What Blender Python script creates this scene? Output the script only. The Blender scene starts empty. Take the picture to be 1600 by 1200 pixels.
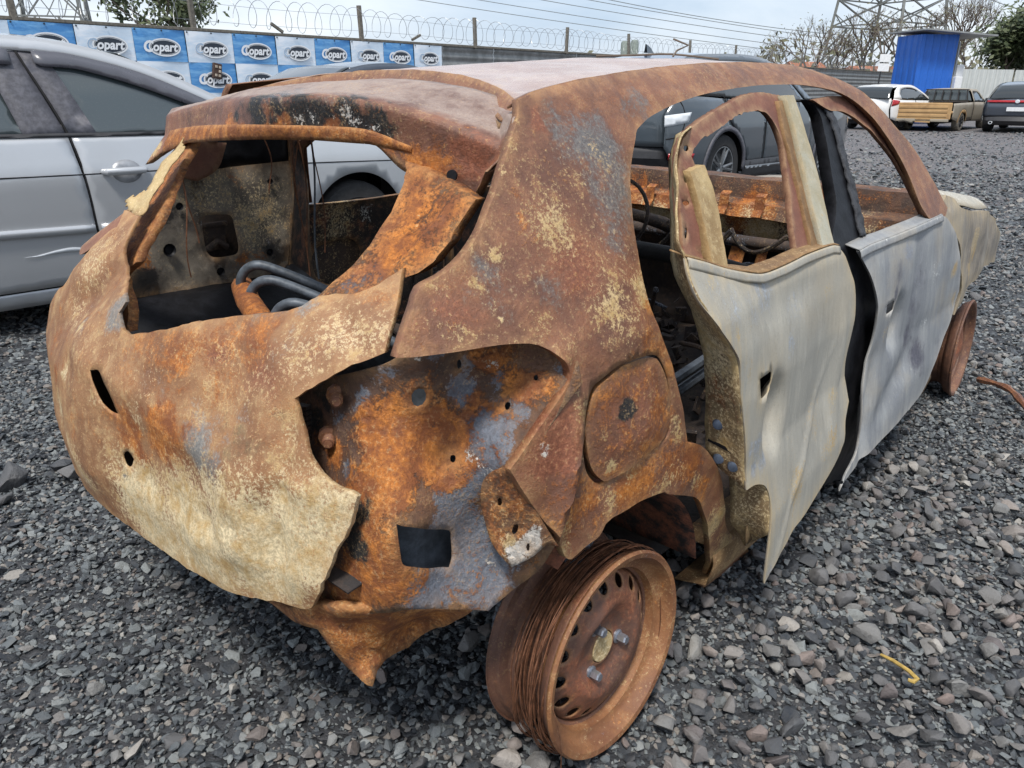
import bpy, bmesh, math, random
import numpy as np
from mathutils import Vector, Matrix, noise
from mathutils.geometry import delaunay_2d_cdt

random.seed(11); RNG = np.random.default_rng(11)
SC = bpy.context.scene
COL = SC.collection
R = math.radians

# ------------------------------------------------------------------ camera
cam_d = bpy.data.cameras.new('camera'); cam = bpy.data.objects.new('camera', cam_d); COL.objects.link(cam)
cam.location = (0, 0, 1.18); cam.rotation_euler = (R(90 - 21.0), 0, 0)
cam_d.sensor_width = 36.0; cam_d.lens = 27.0; cam_d.clip_start = .05; cam_d.clip_end = 900
SC.camera = cam

# ------------------------------------------------------------------ sky, sun, exposure
SUN_EL, SUN_AZ = 62.0, 193.0          # azimuth measured from +y towards +x
w = bpy.data.worlds.new('World'); SC.world = w; w.use_nodes = True
nt = w.node_tree; nt.nodes.clear()
def wn(t, **k):
    n = nt.nodes.new(t)
    for a, b in k.items(): setattr(n, a, b)
    return n
sky = wn('ShaderNodeTexSky', sky_type='NISHITA', sun_disc=False, sun_elevation=R(SUN_EL), sun_rotation=R(SUN_AZ), air_density=1.0, dust_density=2.0)
tc = wn('ShaderNodeTexCoord'); mp = wn('ShaderNodeMapping'); mp.inputs['Scale'].default_value = (1.0, 1.0, 3.2)
n1 = wn('ShaderNodeTexNoise'); n1.inputs['Scale'].default_value = 2.6; n1.inputs['Detail'].default_value = 7; n1.inputs['Roughness'].default_value = .55
n1.inputs['Distortion'].default_value = .4
rp = wn('ShaderNodeValToRGB'); rp.color_ramp.elements[0].position = .33; rp.color_ramp.elements[1].position = .68
rp.color_ramp.elements[0].color = (2.25, 2.8, 3.55, 1); rp.color_ramp.elements[1].color = (4.2, 4.45, 4.75, 1)
mx = wn('ShaderNodeMix', data_type='RGBA'); mx.inputs[0].default_value = .86
bg = wn('ShaderNodeBackground'); bg.inputs['Strength'].default_value = .09
wo = wn('ShaderNodeOutputWorld')
L = nt.links.new
L(tc.outputs['Generated'], mp.inputs[0]); L(mp.outputs[0], n1.inputs[0]); L(n1.outputs[0], rp.inputs[0])
L(sky.outputs[0], mx.inputs[6]); L(rp.outputs[0], mx.inputs[7]); L(mx.outputs[2], bg.inputs[0]); L(bg.outputs[0], wo.inputs[0])
sun_d = bpy.data.lights.new('sun', 'SUN'); sun = bpy.data.objects.new('sun', sun_d); COL.objects.link(sun)
sun_d.energy = 1.5; sun_d.angle = R(11); sun_d.color = (1.0, .95, .88)
sd = Vector((math.sin(R(SUN_AZ)) * math.cos(R(SUN_EL)), math.cos(R(SUN_AZ)) * math.cos(R(SUN_EL)), math.sin(R(SUN_EL))))
sun.rotation_euler = sd.to_track_quat('Z', 'Y').to_euler(); sun.location = (0, 0, 30)
SC.view_settings.view_transform = 'Standard'; SC.view_settings.look = 'None'
SC.view_settings.exposure = 1.42; SC.view_settings.gamma = 1.0
SC.render.engine = 'CYCLES'

# ------------------------------------------------------------------ object helpers
def tag(o, label=None, cat=None, group=None, kind=None):
    if label: o['label'] = label
    if cat: o['category'] = cat
    if group: o['group'] = group
    if kind: o['kind'] = kind
    return o
def empty(name, loc=(0, 0, 0), rz=0.0, label=None, cat=None, group=None):
    o = bpy.data.objects.new(name, None); COL.objects.link(o)
    o.location = loc; o.rotation_euler = (0, 0, rz); o.empty_display_size = .1
    return tag(o, label, cat, group)
def link(name, me, mat=None, parent=None, kind=None, loc=None):
    o = bpy.data.objects.new(name, me); COL.objects.link(o)
    if mat is not None and not me.materials: me.materials.append(mat)
    if parent: o.parent = parent
    if kind: o['kind'] = kind
    if loc is not None: o.location = loc
    return o
def mesh_of(name, v, f, smooth=True):
    me = bpy.data.meshes.new(name); me.from_pydata([tuple(p) for p in v], [], [tuple(int(i) for i in q) for q in f]); me.update()
    if smooth: me.shade_smooth()
    return me
def copy_tree(o, parent=None):
    c = o.copy(); COL.objects.link(c)
    if parent: c.parent = parent
    for ch in list(o.children): copy_tree(ch, c)
    return c
class MB:
    """collects simple solids into one mesh"""
    def __init__(s): s.v = []; s.f = []
    def add(s, v, f):
        n = len(s.v); s.v += [tuple(p) for p in v]; s.f += [tuple(i + n for i in q) for q in f]; return s
    def box(s, c, d, rot=None):
        x, y, z = d[0] / 2, d[1] / 2, d[2] / 2
        v = [Vector(p) for p in ((-x,-y,-z),(x,-y,-z),(x,y,-z),(-x,y,-z),(-x,-y,z),(x,-y,z),(x,y,z),(-x,y,z))]
        if rot is not None: v = [rot @ p for p in v]
        c = Vector(c)
        return s.add([p + c for p in v], [(0,3,2,1),(4,5,6,7),(0,1,5,4),(1,2,6,5),(2,3,7,6),(3,0,4,7)])
    def bar(s, a, b, t, u=None):
        a, b = Vector(a), Vector(b); d = b - a
        q = d.to_track_quat('Z', 'Y').to_matrix()
        return s.box((a + b) / 2, (t, u or t, d.length), q)
    def tube(s, pts, r, k=8, closed=False, cap=True):
        pts = [Vector(p) for p in pts]; n = len(pts); v = []; f = []
        rr = r if hasattr(r, '__len__') else [r] * n
        up = Vector((0, 0, 1)); pa = None
        for i, p in enumerate(pts):
            if closed: t = pts[(i + 1) % n] - pts[i - 1]
            else: t = pts[min(i + 1, n - 1)] - pts[max(i - 1, 0)]
            t.normalize()
            if pa is None:
                pa = t.orthogonal().normalized()
            pa = (pa - t * pa.dot(t))
            if pa.length < 1e-6: pa = t.orthogonal()
            pa.normalize(); pb = t.cross(pa)
            for j in range(k):
                a = 2 * math.pi * j / k
                v.append(p + (pa * math.cos(a) + pb * math.sin(a)) * rr[i])
        m = n if closed else n - 1
        for i in range(m):
            for j in range(k):
                f.append((i * k + j, i * k + (j + 1) % k, ((i + 1) % n) * k + (j + 1) % k, ((i + 1) % n) * k + j))
        if not closed and cap:
            f.append(tuple(reversed(range(k)))); f.append(tuple((n - 1) * k + j for j in range(k)))
        return s.add(v, f)
    def lathe(s, prof, k=32, M=None):
        """profile (r, h) revolved about local z; M places it"""
        v = []; f = []; n = len(prof)
        for i in range(k):
            a = 2 * math.pi * i / k
            for r, h in prof:
                p = Vector((r * math.cos(a), r * math.sin(a), h)); v.append(M @ p if M is not None else p)
        for i in range(k):
            for j in range(n - 1):
                i2 = (i + 1) % k
                f.append((i * n + j, i2 * n + j, i2 * n + j + 1, i * n + j + 1))
        return s.add(v, f)
    def loft(s, rows, close=False):
        n = len(rows[0]); v = [p for r in rows for p in r]; f = []
        for i in range(len(rows) - 1):
            for j in range(n - 1 + (1 if close else 0)):
                f.append((i * n + j, i * n + (j + 1) % n, (i + 1) * n + (j + 1) % n, (i + 1) * n + j))
        return s.add(v, f)
    def build(s, name, mat, parent=None, smooth=False, kind=None, bevel=0, loc=None):
        me = mesh_of(name, s.v, s.f, smooth)
        o = link(name, me, mat, parent, kind, loc)
        if smooth:
            try: me.set_sharp_from_angle(angle=R(38))
            except Exception: pass
        if bevel:
            b = o.modifiers.new('bevel', 'BEVEL'); b.width = bevel; b.segments = 2; b.limit_method = 'ANGLE'; b.angle_limit = R(35)
        return o
def solid(o, t, off=-1.0):
    m = o.modifiers.new('thick', 'SOLIDIFY'); m.thickness = t; m.offset = off; m.use_even_offset = False
    return o

# ------------------------------------------------------------------ materials
def new_mat(name):
    m = bpy.data.materials.new(name); m.use_nodes = True; t = m.node_tree; t.nodes.clear()
    out = t.nodes.new('ShaderNodeOutputMaterial'); p = t.nodes.new('ShaderNodeBsdfPrincipled'); t.links.new(p.outputs[0], out.inputs[0])
    return m, t, p
class NB:
    """terse node builder"""
    def __init__(s, t): s.t = t
    def n(s, typ, **k):
        nd = s.t.nodes.new(typ)
        for a, b in k.items(): setattr(nd, a, b)
        return nd
    def l(s, a, b): s.t.links.new(a, b)
    def put(s, sock, v):
        if isinstance(v, bpy.types.NodeSocket): s.l(v, sock)
        elif v is not None: sock.default_value = v
    def math(s, op, a, b=None, c=None, clamp=False):
        nd = s.n('ShaderNodeMath', operation=op, use_clamp=clamp)
        s.put(nd.inputs[0], a)
        if b is not None: s.put(nd.inputs[1], b)
        if c is not None: s.put(nd.inputs[2], c)
        return nd.outputs[0]
    def mix(s, fac, a, b):
        nd = s.n('ShaderNodeMix', data_type='RGBA')
        s.put(nd.inputs[0], fac)
        for i, v in ((6, a), (7, b)): s.put(nd.inputs[i], v if isinstance(v, bpy.types.NodeSocket) else (*v[:3], 1))
        return nd.outputs[2]
    def noise(s, vec, scale, detail=5, rough=.6, dist=0.0):
        nd = s.n('ShaderNodeTexNoise'); s.put(nd.inputs['Vector'], vec)
        nd.inputs['Scale'].default_value = scale; nd.inputs['Detail'].default_value = detail; nd.inputs['Roughness'].default_value = rough; nd.inputs['Distortion'].default_value = dist
        return nd.outputs[0]
    def step(s, v, lo, hi):
        nd = s.n('ShaderNodeMapRange', interpolation_type='SMOOTHSTEP'); s.put(nd.inputs[0], v)
        nd.inputs[1].default_value = lo; nd.inputs[2].default_value = hi
        return nd.outputs[0]
    def mapping(s, vec, loc=(0,0,0), scale=(1,1,1), rot=(0,0,0)):
        nd = s.n('ShaderNodeMapping'); s.put(nd.inputs[0], vec)
        nd.inputs['Location'].default_value = loc; nd.inputs['Scale'].default_value = scale; nd.inputs['Rotation'].default_value = rot
        return nd.outputs[0]
    def attr(s, name): 
        nd = s.n('ShaderNodeAttribute', attribute_name=name); return nd.outputs['Fac']
    def obj(s): return s.n('ShaderNodeTexCoord').outputs['Object']
    def bump(s, h, strength=.3, dist=.01):
        nd = s.n('ShaderNodeBump'); s.put(nd.inputs['Height'], h); nd.inputs['Strength'].default_value = strength; nd.inputs['Distance'].default_value = dist
        return nd.outputs[0]

CH = {'o': (.55, .185, .028), 'c': (.68, .56, .35), 's': (.15, .168, .205), 'w': (.62, .60, .56), 'k': (.014, .013, .013), 'r': (.25, .086, .044)}
def burnt(name, base=(.185, .085, .060), dark=(.095, .046, .038), light=(.29, .14, .095), streak=False, fleck=.30, rough=.78, cols=None, bump=.55, seed=0.0, speck=.0, soft=None):
    """fire-scaled sheet steel: several oxides laid over each other, each cut by its own noise where the wear attributes ask for it"""
    m, t, p = new_mat(name); b = NB(t); C = dict(CH); C.update(cols or {})
    v0 = b.mapping(b.obj(), loc=(seed, seed * .7, -seed))
    v = b.mapping(v0, scale=(1.5, 1.5, .22)) if streak else v0
    nA = b.noise(v, 7, 8, .66, .35); nB = b.noise(v, 30, 7, .72, .2); nC = b.noise(v0, 150, 5, .75)
    nD = b.noise(v0, 420, 3, .7)
    col = b.mix(b.step(nA, .36, .66), dark, base)
    col = b.mix(b.math('MULTIPLY', b.step(nB, .48, .74), .6), col, light)
    big = b.math('ADD', b.math('MULTIPLY', nA, .55), b.math('MULTIPLY', nB, .45))
    fine = b.math('ADD', b.math('MULTIPLY', nB, .26), b.math('ADD', b.math('MULTIPLY', nC, .44), b.math('MULTIPLY', nD, .30)))
    inv = b.math('SUBTRACT', 1.0, big)
    swirl = b.noise(v0, 17, 9, .78, 1.1)
    pats = {'r': (big, 2.2, .10), 's': (b.math('ADD', b.math('MULTIPLY', inv, .6), b.math('MULTIPLY', nC, .4)), 3.4, .07),
            'o': (b.math('ADD', b.math('MULTIPLY', swirl, .6), b.math('MULTIPLY', nC, .4)), 3.4, .12), 'c': (fine, 5.0, .16), 'k': (b.math('ADD', b.math('MULTIPLY', nB, .5), b.math('MULTIPLY', swirl, .5)), 2.2, .12),
            'w': (b.math('ADD', b.math('MULTIPLY', nC, .55), b.math('MULTIPLY', swirl, .45)), 3.2, .07)}
    rgh = None; masks = {}
    if streak:
        vs = b.mapping(v0, scale=(5, 5, .5)); ns = b.noise(vs, 14, 6, .72, .3); nq = b.noise(b.mapping(v0, scale=(9, 9, .8), rot=(0, .12, 0)), 22, 4, .7)
        col = b.mix(b.math('MULTIPLY', b.step(ns, .55, .68), .30), col, tuple(.55 * q for q in dark)); col = b.mix(b.math('MULTIPLY', b.step(nq, .60, .68), .35), col, (.56, .53, .46))
        wm = b.step(b.noise(v0, 3.1, 5, .6), .5, .66); col = b.mix(b.math('MULTIPLY', wm, .40), col, (.40, .34, .245))
    for ch in ('r', 's', 'o', 'c', 'k', 'w'):
        pat, gain, sf = pats[ch]; sf = (soft or {}).get(ch, sf)
        # centred noise * gain + weight, cut at one half
        x = b.math('ADD', b.math('MULTIPLY', b.math('SUBTRACT', pat, .5), gain), b.math('MULTIPLY_ADD', b.attr('w_' + ch), 1.5, -.45))
        mk = b.step(x, .3 - sf, .3 + sf * 1.6)
        masks[ch] = mk
        cc = C[ch]; tone = b.mix(b.step(nC, .35, .7), tuple(.62 * q for q in cc), tuple(min(1, 1.22 * q) for q in cc))
        if ch == 'o': tone = b.mix(b.step(nB, .40, .66), (.20, .062, .018), tone)
        if ch == 'c': tone = b.mix(b.step(nB, .42, .7), tone, (.42, .27, .10))
        col = b.mix(mk, col, tone)
    if 't' in C: col = b.mix(b.step(b.math('ADD', b.attr('w_t'), b.math('MULTIPLY', b.math('SUBTRACT', big, .5), 1.6)), .25, .75), col, b.mix(b.step(nC, .35, .7), tuple(.8 * q for q in C['t']), C['t']))  # pale top-face tone, imitating sky reflection
    # crackled residue: thin pale lines where heat lifted the last paint
    vd = b.n('ShaderNodeVectorMath', operation='ADD')
    nv = b.n('ShaderNodeTexNoise'); b.put(nv.inputs['Vector'], v0); nv.inputs['Scale'].default_value = 60; nv.inputs['Detail'].default_value = 3
    sc = b.n('ShaderNodeVectorMath', operation='SCALE'); b.l(nv.outputs['Color'], sc.inputs[0]); sc.inputs['Scale'].default_value = .022
    b.l(v0, vd.inputs[0]); b.l(sc.outputs[0], vd.inputs[1])
    vo = b.n('ShaderNodeTexVoronoi', feature='DISTANCE_TO_EDGE'); b.l(vd.outputs[0], vo.inputs['Vector']); vo.inputs['Scale'].default_value = 110
    ln = b.math('SUBTRACT', 1.0, b.step(vo.outputs[0], .02, .13))
    where = b.math('MULTIPLY', b.step(nA, .47, .62), b.step(nB, .44, .60))
    fk = b.math('MULTIPLY', b.math('MULTIPLY', ln, where), fleck)
    col = b.mix(fk, col, (.55, .38, .18))
    # stipple of scale grains: tan where the noise field lets it, orange elsewhere
    if speck:
        zone = b.step(b.noise(v0, 4.2, 6, .65, .5), .40, .62)
        g1 = b.math('MULTIPLY', b.step(nC, .54, .63), zone); g2 = b.math('MULTIPLY', b.step(b.noise(v0, 230, 3, .7), .56, .64), b.step(nA, .45, .60))
        col = b.mix(b.math('MULTIPLY', g2, speck * .8), col, (.34, .135, .04)); col = b.mix(b.math('MULTIPLY', g1, speck), col, (.46, .31, .15))
    # pin-holes and dark pits
    col = b.mix(b.math('MULTIPLY', b.step(nD, .57, .68), .5), col, tuple(.35 * q for q in dark))
    # rusty or pale cut edge
    col = b.mix(b.math('MULTIPLY', b.attr('w_e'), b.step(nB, .30, .62)), col, C.get('e', (.40, .23, .10)))
    b.l(col, p.inputs['Base Color'])
    rg = b.math('ADD', rough, b.math('MULTIPLY', masks['s'], -.22), clamp=True)
    b.l(b.math('ADD', rg, b.math('MULTIPLY', b.math('SUBTRACT', nC, .5), .3), clamp=True), p.inputs['Roughness'])
    p.inputs['Specular IOR Level'].default_value = .5
    h = b.math('ADD', b.math('MULTIPLY', nA, .9), b.math('ADD', b.math('MULTIPLY', nB, .45), b.math('MULTIPLY', nC, .22)))
    h = b.math('ADD', h, b.math('MULTIPLY', masks['o'], .10)); h = b.math('ADD', h, b.math('MULTIPLY', masks['w'], .08)); h = b.math('ADD', h, b.math('MULTIPLY', fk, .15))
    b.l(b.bump(h, bump, .012), p.inputs['Normal'])
    return m
def paint(name, col, rough=.25, coat=.8, metal=0.0, dirt=.25, dirtcol=(.16, .14, .12), scale=30):
    m, t, p = new_mat(name); b = NB(t); v = b.obj()
    n = b.noise(v, 3.2, 7, .62); f = b.noise(v, scale * 9, 4, .7)
    c = b.mix(b.math('MULTIPLY', b.step(n, .42, .8), dirt), col, dirtcol)
    c = b.mix(b.math('MULTIPLY', b.step(f, .62, .72), dirt * .8), c, dirtcol)
    b.l(c, p.inputs['Base Color']); p.inputs['Metallic'].default_value = metal
    b.l(b.math('ADD', rough, b.math('MULTIPLY', n, .18)), p.inputs['Roughness'])
    p.inputs['Coat Weight'].default_value = coat; p.inputs['Coat Roughness'].default_value = .07
    return m
def plain(name, col, rough=.6, metal=0.0, var=.25, scale=14, bump=.15):
    m, t, p = new_mat(name); b = NB(t); v = b.obj()
    n = b.noise(v, scale, 6, .65)
    c = b.mix(b.step(n, .3, .72), tuple(q * (1 - var) for q in col), tuple(min(1, q * (1 + var)) for q in col))
    b.l(c, p.inputs['Base Color']); p.inputs['Roughness'].default_value = rough; p.inputs['Metallic'].default_value = metal
    p.inputs['Specular IOR Level'].default_value = .2 if max(col) < .02 else .45
    b.l(b.bump(n, bump, .01), p.inputs['Normal'])
    return m
def glass_dark(name, col=(.02, .025, .028), rough=.06):
    m, t, p = new_mat(name); b = NB(t); v = b.obj()
    f = b.noise(v, 160, 3, .7); n = b.noise(v, 2.5, 5, .6)
    c = b.mix(b.math('MULTIPLY', b.step(f, .56, .68), .16), col, (.16, .16, .16))
    b.l(c, p.inputs['Base Color']); b.l(b.math('ADD', rough, b.math('MULTIPLY', b.step(n, .4, .7), .12)), p.inputs['Roughness'])
    p.inputs['Specular IOR Level'].default_value = .65; p.inputs['Coat Weight'].default_value = .5
    return m
M = {}
M['rust'] = burnt('rusted_steel', base=(.235, .098, .050), dark=(.130, .056, .034), light=(.36, .165, .082), rough=.50, fleck=.25, speck=.55, cols={'s': (.15, .135, .125), 'c': (.56, .41, .21)}, soft={'s': .2})
M['spoiler'] = burnt('spoiler_rust', base=(.22, .092, .052), dark=(.115, .052, .035), light=(.31, .15, .095), rough=.5, fleck=.3, speck=.6, cols={'s': (.15, .135, .125), 'c': (.56, .41, .21), 't': (.37, .285, .24)}, soft={'s': .2}, seed=.4)  # 't' is the sky reflection painted on the top face
M['tail'] = burnt('scorched_tailgate', base=(.35, .19, .088), dark=(.20, .092, .042), light=(.48, .34, .18), fleck=.6, speck=.8, rough=.6, bump=.38, seed=3.1, soft={'s': .16, 'k': .2, 'o': .2, 'r': .2}, cols={'s': (.23, .22, .205), 'k': (.075, .06, .035)})
M['recess'] = burnt('flaking_rust', base=(.15, .07, .04), dark=(.06, .038, .03), light=(.26, .11, .05), fleck=.3, speck=.5, bump=.9, seed=1.7)
M['ash'] = burnt('ash_grey_steel', base=(.40, .38, .325), dark=(.32, .305, .265), light=(.48, .46, .40), streak=True, fleck=.06, bump=.22, rough=.62,
                 soft={'k': .26, 's': .2, 'c': .2}, cols={'s': (.33, .36, .40), 'c': (.45, .36, .22), 'w': (.62, .61, .57), 'k': (.11, .11, .125), 'e': (.46, .36, .21)}, seed=5.0)
M['ashblue'] = burnt('blued_grey_steel', base=(.275, .285, .29), dark=(.20, .21, .225), light=(.36, .375, .38), streak=True, fleck=.04, bump=.22, rough=.55,
                 soft={'k': .26, 's': .2, 'c': .2}, cols={'s': (.25, .27, .31), 'c': (.43, .36, .25), 'w': (.63, .64, .63), 'k': (.10, .10, .125), 'e': (.44, .42, .38)}, seed=8.0)
M['wing'] = burnt('scorched_wing', base=(.27, .245, .21), dark=(.17, .15, .13), light=(.38, .345, .29), streak=True, fleck=.05, bump=.22, cols={'c': (.42, .34, .22), 'w': (.5, .49, .45), 'e': (.42, .33, .2)}, seed=5.5)
M['shut'] = burnt('scaled_olive_steel', base=(.22, .15, .075), dark=(.16, .10, .05), light=(.36, .27, .14), fleck=.7, cols={'e': (.5, .38, .19)}, seed=2.3)
M['frame'] = burnt('red_oxide_frame', base=(.21, .085, .055), dark=(.14, .055, .038), light=(.28, .12, .075), fleck=.08, bump=.3, cols={'e': (.42, .28, .15)}, seed=4.4)
M['cream'] = burnt('cream_scale', base=(.50, .38, .19), dark=(.26, .17, .075), light=(.64, .54, .33), fleck=.3, bump=.4, cols={'e': (.35, .22, .09)}, seed=6.6)
M['brown'] = burnt('brown_scale', base=(.22, .135, .06), dark=(.15, .085, .04), light=(.30, .19, .09), fleck=.3, bump=.35, seed=7.0)
M['pale'] = burnt('pale_strip', base=(.42, .42, .35), dark=(.34, .30, .20), light=(.52, .52, .45), fleck=.1, bump=.3, cols={'e': (.45, .33, .17)}, seed=9.0)
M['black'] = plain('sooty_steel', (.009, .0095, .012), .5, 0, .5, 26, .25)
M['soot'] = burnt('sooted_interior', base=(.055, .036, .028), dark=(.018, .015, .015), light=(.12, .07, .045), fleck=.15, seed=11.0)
M['inner'] = burnt('smoked_inner_panel', base=(.20, .175, .14), dark=(.075, .062, .052), light=(.34, .31, .26), fleck=.25, bump=.4, seed=12.0)
M['roof'] = burnt('pale_rust_roof', base=(.46, .36, .32), dark=(.36, .25, .21), light=(.56, .49, .45), fleck=.1, bump=.15, rough=.26, seed=13.0)  # rust base paled to imitate the sky reflecting off the roof
M['wheel'] = burnt('rusted_wheel', base=(.18, .082, .05), dark=(.10, .05, .036), light=(.26, .125, .07), fleck=.2, speck=.3, bump=.4, rough=.62, seed=14.0)
M['rimlip'] = burnt('orange_wheel_rim', base=(.26, .115, .045), dark=(.16, .065, .03), light=(.31, .155, .075), fleck=.3, speck=.5, bump=.4, rough=.62, seed=15.0)
M['wire'] = plain('rusty_wire', (.17, .075, .04), .6, .3, .5, 60)
M['bolt'] = plain('bare_bolt', (.36, .38, .43), .35, .8, .2, 60)
M['bluebolt'] = plain('blued_bolt', (.07, .09, .13), .5, .3, .3, 60)
M['pipe'] = plain('blue_grey_pipe', (.085, .10, .12), .5, .2, .4, 40)

# ------------------------------------------------------------------ the burnt car: body surfaces in the car's own frame
# x forward from the rear axle, y to the car's left, z up, metres
SZ = [0,.1,.2,.35,.5,.65,.75,.82,.9,1.0,1.1,1.17,1.21,1.24,1.27]
SY = [.66,.70,.745,.775,.785,.785,.775,.762,.725,.675,.625,.585,.545,.50,.42]
BZ = [.0,.15,.25,.35,.5,.65,.75,.82,.87,.95,1.08,1.13,1.17,1.2]
BX = [-.36,-.42,-.475,-.53,-.548,-.533,-.495,-.457,-.416,-.33,-.19,-.15,-.12,-.1]
def surf_S(x, z):                                   # body side (right)
    y = np.interp(z, SZ, SY)
    y = y - .07 * (np.minimum(x, 0) / .45) ** 2 - .10 * (np.maximum(x - 1.9, 0) / 1.1) ** 2
    return -y
def surf_B(y, z):                                   # body rear
    a = np.abs(y) / .7
    return np.interp(z, BZ, BX) + np.where(y < 0, .125 * a ** 2.6, .145 * a ** 2.4)
def surf_T(x, y):                                   # roof
    zc = np.interp(x, [-.3,-.1,.1,.3,.6,1.0,1.3,1.6], [1.17,1.195,1.212,1.232,1.25,1.262,1.255,1.235])
    return zc - .035 * (np.abs(y) / .53) ** 2.2
def flare(z): return -.13 * np.maximum(0, .5 - z) / .5
def door_off(x, z): return -.085 * np.maximum(0, .93 - x) + flare(z)

def resample(pts, step, closed=True, corner=42):
    """Catmull-Rom through the points, sharp corners kept"""
    P = [np.array(p, float) for p in pts]; n = len(P); res = []
    def is_corner(i):
        a = P[i] - P[i - 1]; c = P[(i + 1) % n] - P[i]
        d = np.dot(a, c) / (np.linalg.norm(a) * np.linalg.norm(c) + 1e-12)
        return d < math.cos(R(corner))
    cor = [is_corner(i) for i in range(n)]
    for i in range(n if closed else n - 1):
        p1, p2 = P[i], P[(i + 1) % n]; p0 = P[i - 1]; p3 = P[(i + 2) % n]
        m1 = (p2 - p0) / 2; m2 = (p3 - p1) / 2
        if cor[i] or (not closed and i == 0): m1 = p2 - p1
        if cor[(i + 1) % n] or (not closed and i == n - 2): m2 = p2 - p1
        L = np.linalg.norm(p2 - p1)
        m1 = m1 * min(1, L / (np.linalg.norm(m1) + 1e-9)); m2 = m2 * min(1, L / (np.linalg.norm(m2) + 1e-9))
        k = max(1, int(round(L / step)))
        for j in range(k):
            t = j / k; t2, t3 = t * t, t ** 3
            res.append((2*t3 - 3*t2 + 1) * p1 + (t3 - 2*t2 + t) * m1 + (-2*t3 + 3*t2) * p2 + (t3 - t2) * m2)
    if not closed: res.append(P[-1])
    return np.array(res)
def inside(poly, q):
    x, y = q[:, 0], q[:, 1]; c = np.zeros(len(q), bool); n = len(poly)
    for i in range(n):
        x1, y1 = poly[i]; x2, y2 = poly[i - 1]
        s = (y1 > y) != (y2 > y)
        with np.errstate(divide='ignore', invalid='ignore'):
            c ^= s & (x < (x2 - x1) * (y - y1) / (y2 - y1 + 1e-15) + x1)
    return c
def seg_dist(poly, q):
    d = np.full(len(q), 1e9)
    for i in range(len(poly)):
        a = poly[i - 1]; b = poly[i]; ab = b - a; L = ab @ ab + 1e-15
        t = np.clip(((q - a) @ ab) / L, 0, 1)
        d = np.minimum(d, np.linalg.norm(q - (a + t[:, None] * ab), axis=1))
    return d
def triangulate(outer, holes, g, jitter=.3):
    """points and triangles of a trimmed sheet: its edge loops plus a jittered hexagonal fill"""
    loops = [outer] + list(holes); V = []; Ed = []
    for lp in loops:
        n0 = len(V); V += [tuple(p) for p in lp]; m = len(lp)
        Ed += [(n0 + i, n0 + (i + 1) % m) for i in range(m)]
    lo, hi = outer.min(0), outer.max(0)
    nx = int((hi[0] - lo[0]) / g) + 2; ny = int((hi[1] - lo[1]) / (g * .866)) + 2
    gx, gy = np.meshgrid(np.arange(nx), np.arange(ny))
    q = np.stack([lo[0] + (gx + .5 * (gy % 2)) * g, lo[1] + gy * g * .866], -1).reshape(-1, 2)
    q = q + RNG.uniform(-jitter, jitter, q.shape) * g
    ok = inside(outer, q)
    for h in holes: ok &= ~inside(h, q)
    q = q[ok]
    d = np.minimum.reduce([seg_dist(lp, q) for lp in loops])
    q = q[d > g * .55]
    V += [tuple(p) for p in q]
    ov, oe, of, *_ = delaunay_2d_cdt([Vector(p) for p in V], Ed, [], 0, 1e-7)
    P = np.array([tuple(p) for p in ov]); F = np.array([tuple(f) for f in of if len(f) == 3])
    c = P[F].mean(1); ok = inside(outer, c)
    for h in holes: ok &= ~inside(h, c)
    F = F[ok]
    e = np.minimum.reduce([seg_dist(lp, P) for lp in loops])
    return P, F, e
def tps(xy, v, lam=1e-5):
    n = len(xy); d = np.linalg.norm(xy[:, None] - xy[None], axis=2)
    K = np.where(d > 0, d * d * np.log(d + 1e-12), 0) + lam * np.eye(n); Pm = np.c_[np.ones(n), xy]
    wt = np.linalg.solve(np.block([[K, Pm], [Pm.T, np.zeros((3, 3))]]), np.r_[v, 0, 0, 0])
    def ev(q):
        d = np.linalg.norm(q[:, None] - xy[None], axis=2); K = np.where(d > 0, d * d * np.log(d + 1e-12), 0)
        return K @ wt[:-3] + np.c_[np.ones(len(q)), q] @ wt[-3:]
    return ev
CHANNELS = 'ocswkr'
def wear(me, P3, blots=(), base=None, edge=None):
    n = len(P3); W = {c: np.full(n, (base or {}).get(c, 0.0)) for c in CHANNELS}
    if len(blots):                                   # ragged outlines: the stains spread along a warped field
        wv = np.array([tuple(noise.turbulence_vector(Vector(p) * 9.0, 4, False, amplitude_scale=.6, frequency_scale=2.1)) for p in P3])
        wv2 = np.array([tuple(noise.turbulence_vector(Vector(p) * 34.0 + Vector((7, 3, 1)), 3, False, amplitude_scale=.6, frequency_scale=2.1)) for p in P3])
    for x, y, z, r, ch, wt in blots:
        d = np.linalg.norm(P3 + wv * min(.03, r * .9) + wv2 * min(.010, r * .5) - np.array([x, y, z]), axis=1)
        W[ch] = np.maximum(W[ch], wt * 1.12 * np.exp(-(d / (r * 1.45)) ** 2))
    for c in CHANNELS:
        a = me.attributes.new('w_' + c, 'FLOAT', 'POINT'); a.data.foreach_set('value', W[c].astype(np.float32))
    a = me.attributes.new('w_e', 'FLOAT', 'POINT')
    a.data.foreach_set('value', (edge if edge is not None else np.zeros(n)).astype(np.float32))
def wear_obj(o, base=None, blots=()):
    n = len(o.data.vertices); c = np.empty(n * 3, np.float32); o.data.vertices.foreach_get('co', c)
    wear(o.data, c.reshape(-1, 3), blots, base); return o
def wobble(P3, amp, scale, seed=0.0):
    return np.array([noise.fractal(Vector((p[0] * scale + seed, p[1] * scale - seed, p[2] * scale)), 1.0, 2.0, 3) for p in P3]) * amp
def basis(n):
    n = Vector(n).normalized(); u = Vector((0, 0, 1)).cross(n).normalized(); v = n.cross(u)
    return np.array(u), np.array(v), np.array(n)
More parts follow.
